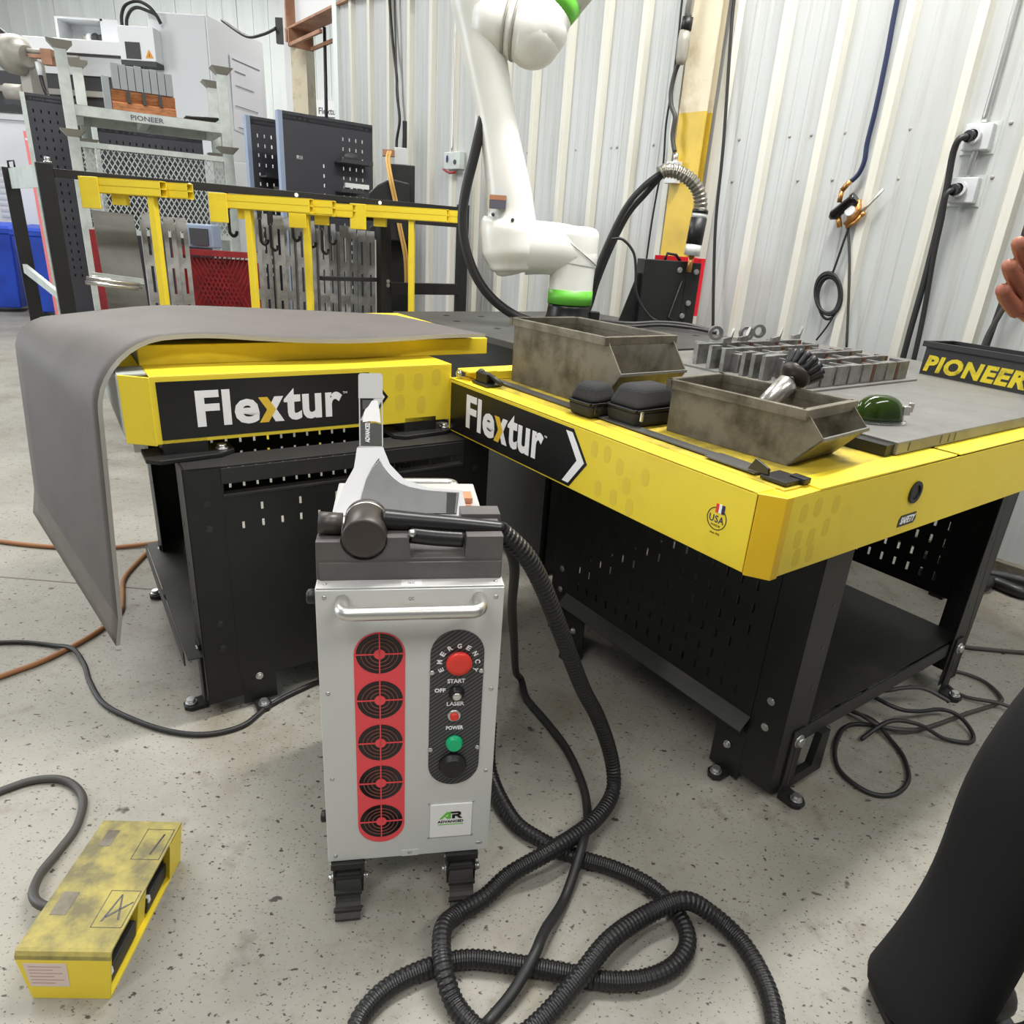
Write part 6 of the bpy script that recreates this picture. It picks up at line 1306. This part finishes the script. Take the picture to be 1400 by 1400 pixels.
g = G(); g.hexa([(0.745, 0.36, 2.42), (0.75, 0.36, 2.42), (0.885, 1.0, 2.36), (0.88, 1.0, 2.36), (0.755, 0.36, 3.22), (0.76, 0.36, 3.22), (0.89, 1.0, 3.24), (0.885, 1.0, 3.24)]); ps = obj('posted_sheet', g, 'paper', sp)
for (z_, t0, t1_) in ((3.05, 0.1, 0.45), (2.9, 0.1, 0.7), (2.68, 0.05, 0.8), (2.45, 0.1, 0.6), (3.17, 0.05, 0.95)):
    y0_, y1_ = 0.36 + 0.64 * t0, 0.36 + 0.64 * t1_; x_ = lambda y: 0.757 + (y - 0.36) * 0.205
    g = G(); g.hexa([(x_(y0_) + 0.006, y0_, z_), (x_(y0_) + 0.008, y0_, z_), (x_(y1_) + 0.008, y1_, z_), (x_(y1_) + 0.006, y1_, z_), (x_(y0_) + 0.006, y0_, z_ + 0.02), (x_(y0_) + 0.008, y0_, z_ + 0.02), (x_(y1_) + 0.008, y1_, z_ + 0.02), (x_(y1_) + 0.006, y1_, z_ + 0.02)][:4] + [(x_(y0_) + 0.006, y0_, z_ + 0.008), (x_(y0_) + 0.008, y0_, z_ + 0.008), (x_(y1_) + 0.008, y1_, z_ + 0.008), (x_(y1_) + 0.006, y1_, z_ + 0.008)]); obj('drawing_line', g, 'ink', ps)
eb = thing('electrical_box', 'white electrical box with a dark window and an orange warning triangle, on the machine', 'electrical box', (-4.735, 8.93, 2.985), 0)
g = G(); g.box(0.0, 0.40, 0.0, 0.17, 0.0, 0.33); obj('box_body', g, 'machwhite', eb, bevel=0.006)
g = G(); g.box(0.0, 0.40, 0.0, 0.17, -0.05, 0.0); obj('dark_base', g, 'machdark', eb)
g = G(); g.box(0.07, 0.235, -0.008, 0.0, 0.015, 0.175); obj('dark_window', g, 'machdark', eb)
g = G(); g.prism([(0.285, 0.03), (0.375, 0.03), (0.33, 0.115)], (0, -0.001, 0), X, Z, 0.003); tri = obj('warning_triangle', g, 'warn', eb)
g = G(); g.prism([(0.325, 0.045), (0.336, 0.045), (0.331, 0.085)], (0, -0.004, 0), X, Z, 0.001); obj('triangle_mark', g, 'dark', tri)
for k_, (r_, lab) in enumerate(((1.0, 'outer'), (0.72, 'inner'))):
    P_ = [(-4.70 + 0.05 * k_, 8.98, 3.31), (-4.69 + 0.055 * k_, 8.98, 3.42 - 0.03 * k_), (-4.63 + 0.05 * k_, 8.98, 3.52 - 0.05 * k_), (-4.51, 9.0, 3.565 - 0.06 * k_), (-4.40, 9.02, 3.53 - 0.05 * k_), (-4.33, 9.04, 3.45), (-4.30, 9.06, 3.38)]
    g = G(); g.tube(cat(P_, 6), 0.018, n=8); tag(obj('arched_cable', g, 'rubber'), lab + ' black cable arching over the white electrical box', 'cable')
gt = thing('machine_gantry', 'pale machine gantry beam with a grey hood, far back left', 'gantry', (-6.5, 9.35, 0), 0)
g = G(); g.box(0.40, 1.75, 0.0, 0.25, 3.10, 3.24); obj('top_beam', g, 'machwhite', gt, bevel=0.004)
g = G(); g.box(0.44, 1.75, 0.02, 0.25, 3.075, 3.10); obj('dark_joint', g, 'machdark', gt)
g = G(); g.box(0.36, 1.75, 0.03, 0.25, 2.88, 3.075); obj('beam_face', g, 'machine', gt)
g = G(); g.box(-0.2, 1.75, 0.06, 0.25, 2.72, 2.88); obj('dark_recess', g, 'machdark', gt)
g = G(); g.box(-0.3, 1.75, 0.02, 0.10, 2.66, 2.72); obj('lower_rail', g, 'castgrey', gt)
g = G(); g.box(-0.5, 1.75, 0.08, 0.25, 2.45, 2.66); obj('dark_recess', g, 'machdark', gt)
g = G(); t = 0.03
g.box(0.70, 1.27, 0.2, 0.5, 3.24, 3.26); g.box(0.70, 1.27, 0.2, 0.5, 3.48, 3.50); g.box(0.70, 0.73, 0.2, 0.5, 3.26, 3.48); g.box(1.24, 1.45, 0.2, 0.5, 3.26, 3.50); g.box(0.73, 1.24, 0.47, 0.5, 3.26, 3.48)
ho = obj('grey_hood', g, 'machine', gt)
for k_, (x_, r_, m_) in enumerate(((0.98, 0.035, 'castgrey'), (1.04, 0.05, 'machwhite'), (1.11, 0.055, 'machdark'), (1.18, 0.045, 'machdark'))):
    g = G(); g.ball((x_, 0.30, 3.31), (r_, r_, r_ * 1.2), 10, 8); obj('hood_fitting', g, m_, ho)
dr = thing('spindle_drum', 'grey cast metal drum with brown clamp fittings at the far left', 'drum', (-5.78, 8.75, 2.93), math.radians(0)); dr.scale = (1.15, 1.15, 1.15)
g = G(); g.lathe((0.0, 0, 0), Vector((0.93, -0.35, -0.1)), [(0.10, -0.14), (0.165, -0.12), (0.172, 0.0), (0.14, 0.03), (0.10, 0.05), (0.09, 0.13)], n=28); obj('drum_body', g, 'castgrey', dr)
g = G(); g.cyl((0.12, -0.05, 0.0), (0.62, -0.06, 0.0), 0.014, n=10); g.cyl((0.12, -0.05, 0.035), (0.30, -0.06, 0.03), 0.02, n=10); obj('clamp_rod', g, 'castgrey', dr)
g = G(); g.box(0.28, 0.38, -0.10, -0.03, -0.08, 0.05); g.box(0.16, 0.28, -0.10, -0.04, -0.03, 0.0); obj('brown_clamp', g, 'rust', dr)
g = G(); g.cyl((0.22, -0.07, -0.06), (0.23, -0.07, -0.17), 0.024, n=10); obj('white_nozzle', g, 'machwhite', dr)
g = G(); g.tube(cat([(0.23, -0.07, -0.17), (0.25, -0.08, -0.28), (0.30, -0.10, -0.36), (0.40, -0.1, -0.42)], 5), 0.018, n=8); obj('black_tube', g, 'rubber', dr)
g = G(); g.tube(cat([(-0.05, 0.0, 0.12), (-0.12, 0, 0.18), (-0.25, 0, 0.25)], 5), 0.03, n=8); obj('black_lead', g, 'rubber', dr)
g = G(); g.box(-0.05, 0.05, 0.05, 0.30, -0.6, 0.0); obj('drum_bracket', g, 'castgrey', dr)
wc = thing('white_cabinet', 'white louvred cabinet behind the blue bins at the left edge', 'cabinet', (-7.85, 10.45, 0), 0); wc.scale = (1.055, 1, 1.03)
g = G(); g.box(0.0, 1.25, 0.0, 0.6, 0.0, 2.40); obj('cabinet_body', g, 'machwhite', wc, bevel=0.005)
g = G(); g.box(-0.02, 1.27, -0.02, 0.62, 2.40, 2.46); obj('cabinet_cap', g, 'machine', wc)
for i in range(9):
    g = G(); g.box(0.30, 0.56, -0.012, 0.0, 1.20 + i * 0.075, 1.235 + i * 0.075); obj('louvre', g, 'machine', wc)
tl = thing('red_strip', 'faded red upright strip beside the far left pegboard', 'strip', (-5.71, 8.5, 0), 0)
g = G(); g.box(0.0, 0.10, 0.0, 0.05, 0.0, 2.16); obj('strip_body', g, 'salmon', tl)
g = G(); g.box(0.012, 0.075, -0.004, 0.0, 2.07, 2.09); obj('pale_mark', g, 'paper', tl)
mp = thing('pump_unit', 'grey round-bodied pump under the gantry at the left edge', 'pump', (-6.1, 8.9, 2.46), 0)
g = G(); g.lathe((0.0, 0, 0.12), X, [(0.06, 0), (0.09, 0.02), (0.09, 0.22), (0.05, 0.26)], n=20); obj('pump_body', g, 'castgrey', mp)
g = G(); g.box(0.0, 0.25, -0.05, 0.05, 0.0, 0.05); obj('pump_foot', g, 'machdark', mp)
mr = thing('grey_cupboard', 'pale grey cupboard with vent slots seen through the rack mesh', 'cupboard', (-3.9, 8.2, 0), math.radians(20))
g = G(); g.box(0.0, 1.5, 0.0, 0.6, 0.0, 1.98); obj('cupboard_body', g, 'machine', mr, bevel=0.006)
for i in range(3):
    g = G(); g.box(0.06, 0.26, -0.01, 0.0, 1.76 + i * 0.06, 1.775 + i * 0.06); obj('vent_slot', g, 'machdark', mr)
for (x_, z_) in ((0.9, 1.55), (0.55, 1.45), (1.1, 1.3)):
    g = G(); g.box(x_, x_ + 0.25, -0.03, 0.0, z_, z_ + 0.03); obj('white_handle', g, 'whiteplastic', mr)

# ================================================================ COLUMN AND CRANE BEAM
cm = thing('building_column', 'cream stained building column carrying the crane beam, far back', 'column', (-2.74, 8.5, 0), 0)
g = G(); g.box(0.0, 0.07, 0.0, 0.3, 0.0, 4.9); obj('white_side', g, 'machwhite', cm)
g = G(); g.box(0.07, 0.235, -0.01, 0.3, 0.0, 4.9); obj('cream_shaft', g, 'colbeige', cm)
g = G(); g.box(-0.08, 0.0, 0.0, 0.05, 3.15, 3.38); obj('cable_bracket', g, 'machdark', cm)
cr = thing('crane_beam', 'white crane beam with a rusty brown underside running from the column', 'beam', (-2.60, 8.48, 3.25), math.radians(-51))
g = G(); g.box(0.0, 3.0, -0.11, 0.11, 0.0, 0.02); obj('bottom_flange', g, 'rust', cr)
g = G(); g.box(0.0, 3.0, -0.012, 0.012, 0.02, 0.36); obj('web', g, 'machwhite', cr)
g = G(); g.box(0.0, 3.0, -0.11, 0.11, 0.36, 0.38); obj('top_flange', g, 'machwhite', cr)
g = G(); g.box(0.0, 0.03, -0.11, 0.11, 0.02, 0.36); g.box(-0.02, 0.02, -0.11, 0.11, -0.10, 0.02); obj('end_plate', g, 'rust', cr)
g = G(); g.box(0.10, 0.9, 0.10, 0.13, -0.16, -0.13); g.box(0.10, 0.9, -0.13, -0.10, -0.16, -0.13); g.box(0.1, 0.13, -0.13, 0.13, -0.16, 0.0); obj('festoon_frame', g, 'rust', cr)
g = G(); g.tube([(-2.22, 8.2, 3.25), (-2.23, 8.2, 2.6), (-2.24, 8.2, 1.8)], 0.018, n=8); tag(obj('drop_cable', g, 'cable'), 'black cable dropping straight from the crane beam', 'cable')
g = G(); g.tube(cat([(-2.80, 8.45, 3.27), (-3.0, 8.6, 3.24), (-3.25, 8.8, 3.26), (-3.6, 9.05, 3.45)], 6), 0.016, n=8); tag(obj('slack_cable', g, 'cable'), 'black cable slung from the column to the grey machine', 'cable')
gp = tag(obj('grey_pipe', (lambda g: g.cyl((-3.97, 11.0, 0.0), (-3.95, 11.0, 3.65), 0.035, n=12))(G()), 'castgrey'), 'grey upright pipe between the machine and the cream column', 'pipe')
sg = thing('wall_sign', 'white name sign with dark lettering on the far wall above the pegboard', 'sign', (-3.75, 13.17, 3.13), 0)
g = G(); g.box(0.0, 0.42, -0.008, 0.0, 0.0, 0.24); sgb = obj('sign_board', g, 'whiteplastic', sg)
text('lettering', 'Flextur', 'ink', sgb, (0.04, -0.008, 0.03), X, Z, 0.34, 0.10, 0.002, bold=0.02)
# ================================================================ PERSON AT THE RIGHT EDGE
def skin(name, joints, edges, m_, parent, sub=2, extra=None, solid=0.0):
    ks = list(joints); me = bpy.data.meshes.new(name)
    me.from_pydata([joints[k][0] for k in ks], [(ks.index(a), ks.index(b)) for a, b in edges], [])
    o = bpy.data.objects.new(name, me); C.objects.link(o)
    o.modifiers.new('skin', 'SKIN')
    for i, k in enumerate(ks):
        sv = me.skin_vertices[0].data[i]; r = joints[k][1]
        sv.radius = r if isinstance(r, tuple) else (r, r); sv.use_root = (i == 0)
    o.modifiers.new('sub', 'SUBSURF').levels = sub; o.modifiers['sub'].render_levels = sub
    bpy.context.view_layer.update()
    em = bpy.data.meshes.new_from_object(o.evaluated_get(bpy.context.evaluated_depsgraph_get()))
    vs = [tuple(v.co) for v in em.vertices]; fs = [tuple(p.vertices) for p in em.polygons]
    bpy.data.objects.remove(o); bpy.data.meshes.remove(me)
    g = G(); g.add(vs, fs, 0, True)
    if extra: extra(g)
    bpy.data.meshes.remove(em)
    return obj(name, g, m_, parent)
pe = thing('person', 'person in black trousers at the right edge, hand raised into the picture', 'person', (0.98, 0.76, 0))
O_ = Vector((0.98, 0.76, 0))
def J(x, y, z, r): return ((x - O_.x, y - O_.y, z), r)
body = {'pelvis': J(1.04, 0.76, 0.96, (0.10, 0.09)), 'waist': J(1.05, 0.76, 1.10, (0.095, 0.085)), 'chest': J(1.06, 0.76, 1.28, (0.11, 0.09)), 'collar': J(1.06, 0.76, 1.41, (0.075, 0.06)), 'neck': J(1.05, 0.76, 1.50, 0.055), 'headbase': J(1.04, 0.76, 1.56, 0.06),
        'hipR': J(1.02, 0.86, 0.90, 0.085), 'kneeR': J(0.868, 0.89, 0.55, 0.058), 'ankR': J(0.935, 0.90, 0.10, 0.042), 'toeR': J(0.84, 0.90, 0.045, 0.035),
        'hipL': J(1.05, 0.66, 0.90, 0.085), 'kneeL': J(0.975, 0.68, 0.52, 0.058), 'ankL': J(1.01, 0.70, 0.10, 0.042), 'toeL': J(0.92, 0.70, 0.045, 0.035),
        'shR': J(1.06, 0.93, 1.385, 0.045), 'elR': J(0.95, 1.00, 1.13, 0.043), 'wrR': J(0.660, 0.865, 1.288, 0.029), 'palmR': J(0.598, 0.838, 1.320, (0.036, 0.018)), 'knuR': J(0.562, 0.824, 1.338, (0.040, 0.017)),
        'shL': J(1.06, 0.59, 1.385, 0.045), 'elL': J(1.10, 0.52, 1.12, 0.043), 'wrL': J(1.02, 0.52, 0.88, 0.029), 'palmL': J(1.00, 0.52, 0.82, (0.018, 0.036)), 'knuL': J(0.99, 0.52, 0.785, (0.017, 0.040))}
be = [('pelvis', 'waist'), ('waist', 'chest'), ('chest', 'collar'), ('collar', 'neck'), ('neck', 'headbase'), ('pelvis', 'hipR'), ('hipR', 'kneeR'), ('kneeR', 'ankR'), ('ankR', 'toeR'), ('pelvis', 'hipL'), ('hipL', 'kneeL'), ('kneeL', 'ankL'), ('ankL', 'toeL'),
      ('collar', 'shR'), ('shR', 'elR'), ('elR', 'wrR'), ('wrR', 'palmR'), ('palmR', 'knuR'), ('collar', 'shL'), ('shL', 'elL'), ('elL', 'wrL'), ('wrL', 'palmL'), ('palmL', 'knuL')]
def head_(g):
    hc = Vector((1.02, 0.76, 1.645)) - O_
    g.ball(hc, (0.098, 0.078, 0.118), 24, 18)
    g.ball(hc + Vector((-0.035, 0, -0.075)), (0.055, 0.05, 0.05), 16, 12)
    g.lathe(hc + Vector((-0.088, 0, 0.012)), Vector((-0.35, 0, -1)), [(0.006, 0), (0.012, 0.02), (0.017, 0.04), (0.010, 0.052)], n=10)
    for s in (-1, 1):
        g.ball(hc + Vector((0.005, s * 0.078, -0.01)), (0.018, 0.008, 0.030), 10, 8)
        g.ball(hc + Vector((-0.086, s * 0.032, 0.008)), (0.012, 0.014, 0.010), 10, 8)
    g.ball(hc + Vector((-0.088, 0, -0.062)), (0.010, 0.026, 0.006), 10, 6)
    # fingers: five separate chains per hand
    def fingers(wrist, knu, side, up_, lens, curl):
        wv = (knu - wrist).normalized(); sv = side.normalized()
        for k_, (dl, ln) in enumerate(lens):
            base = knu + sv * dl - wv * 0.012; p = [base]
            d = wv.copy()
            for t, f in enumerate((0.42, 0.33, 0.25)):
                d = (d + up_ * curl * (0.6 + 0.4 * t)).normalized(); p.append(p[-1] + d * ln * f)
            g.tube(cat(p, 4), 0.009, n=10, rad=[0.0098 - 0.0028 * i / 12 for i in range(13)]); g.ball(p[-1], 0.0072, 10, 8)
        tb = wrist + (knu - wrist) * 0.45 + sv * 0.030; tp_ = [tb, tb + sv * 0.022 + wv * 0.018, tb + sv * 0.030 + wv * 0.048 + up_ * 0.008, tb + sv * 0.026 + wv * 0.072 + up_ * 0.016]
        g.tube(cat(tp_, 4), 0.011, n=10, rad=[0.0135 - 0.004 * i / 12 for i in range(13)]); g.ball(tp_[-1], 0.0092, 10, 8)
    pr_, kr_ = Vector(body['wrR'][0]), Vector(body['knuR'][0])
    fingers(pr_, kr_, Vector((0.10, -0.25, 0.95)), Vector((0.15, -0.9, -0.2)), ((0.030, 0.075), (0.010, 0.082), (-0.011, 0.076), (-0.031, 0.060)), 0.16)
    pl_, kl_ = Vector(body['wrL'][0]), Vector(body['knuL'][0])
    fingers(pl_, kl_, Vector((-1, 0, 0.25)), Vector((0.1, 0.9, 0)), ((0.030, 0.075), (0.010, 0.082), (-0.011, 0.076), (-0.031, 0.060)), 0.2)
bo = skin('body', body, be, 'skin', pe, 2, head_)
tr_ = {'p': J(1.04, 0.76, 0.98, (0.165, 0.15)), 'w': J(1.05, 0.76, 1.06, (0.15, 0.135)), 'hr': J(1.0, 0.86, 0.88, 0.135), 'tr': J(0.925, 0.885, 0.70, 0.118), 'kr': J(0.878, 0.892, 0.55, 0.100), 'cr': J(0.888, 0.900, 0.33, 0.096), 'ar': J(0.875, 0.900, 0.19, 0.100), 'er': J(0.846, 0.893, 0.07, 0.110), 'fr': J(0.834, 0.893, 0.012, 0.116),
       'hl': J(1.03, 0.67, 0.88, 0.130), 'tl': J(1.00, 0.67, 0.70, 0.112), 'kl': J(0.975, 0.68, 0.52, 0.098), 'cl': J(0.97, 0.69, 0.33, 0.094), 'al': J(0.965, 0.69, 0.16, 0.098), 'el': J(0.945, 0.705, 0.07, 0.14), 'fl': J(0.94, 0.705, 0.012, 0.15)}
skin('trousers', tr_, [('p', 'w'), ('p', 'hr'), ('hr', 'tr'), ('tr', 'kr'), ('kr', 'cr'), ('cr', 'ar'), ('ar', 'er'), ('er', 'fr'), ('p', 'hl'), ('hl', 'tl'), ('tl', 'kl'), ('kl', 'cl'), ('cl', 'al'), ('al', 'el'), ('el', 'fl')], 'cloth', pe, 2)
jk = {'c': J(1.06, 0.76, 1.28, (0.175, 0.15)), 'w': J(1.055, 0.76, 1.10, (0.16, 0.14)), 'h': J(1.045, 0.76, 0.93, (0.195, 0.175)), 'k': J(1.06, 0.76, 1.43, (0.11, 0.095)), 'n': J(1.055, 0.76, 1.48, 0.075),
      'sr': J(1.06, 0.94, 1.385, 0.092), 'er': J(0.955, 0.995, 1.135, 0.066), 'fr': J(0.80, 0.92, 1.228, 0.055), 'wr': J(0.715, 0.888, 1.262, 0.048), 'sl': J(1.06, 0.58, 1.385, 0.092), 'ml': J(1.08, 0.555, 1.25, 0.08), 'mr': J(1.008, 0.966, 1.26, 0.08), 'el': J(1.10, 0.52, 1.125, 0.066), 'wl': J(1.03, 0.52, 0.92, 0.048)}
skin('jacket', jk, [('c', 'w'), ('w', 'h'), ('c', 'k'), ('k', 'n'), ('k', 'sr'), ('sr', 'mr'), ('mr', 'er'), ('er', 'fr'), ('fr', 'wr'), ('k', 'sl'), ('sl', 'ml'), ('ml', 'el'), ('el', 'wl')], 'jacket', pe, 2)
for (ax_, ay_) in ((0.945, 0.905), (1.03, 0.70)):
    g = G(); c = Vector((ax_, ay_, 0)) - O_
    g.tube(cat([c + Vector((0.055, 0, 0.055)), c + Vector((0.0, 0, 0.065)), c + Vector((-0.08, 0, 0.055)), c + Vector((-0.14, 0, 0.043)), c + Vector((-0.172, 0, 0.038))], 5), 0.05, n=16, rad=[0.035 + 0.017 * math.sin(min(1, i / 7) * PI / 2) - 0.012 * max(0, (i - 15) / 5) for i in range(21)])
    bt = obj('boot', g, 'leather', pe)
    g = G(); g.box(c.x - 0.175, c.x + 0.075, c.y - 0.043, c.y + 0.043, 0.0, 0.022); obj('boot_sole', g, 'rubber', bt, bevel=0.008)
hr_c = Vector((1.02, 0.76, 1.645)) - O_
g = G(); n = 24; vs = []; m_ = 9
for j in range(m_ + 1):
    t = (PI * 0.60) * j / m_
    for i in range(n):
        a = 2 * PI * i / n; rx, ry, rz = 0.108, 0.088, 0.128
        front = max(0.0, -math.cos(a)); tt = t * (1 - 0.42 * front)
        vs.append(tuple(hr_c + Vector((rx * math.sin(tt) * math.cos(a) + 0.004, ry * math.sin(tt) * math.sin(a), rz * math.cos(tt)))))
g.add(vs, [(j * n + i, (j + 1) * n + i, (j + 1) * n + (i + 1) % n, j * n + (i + 1) % n) for j in range(m_) for i in range(n)], 0, True)
obj('hair', g, 'hair', pe)
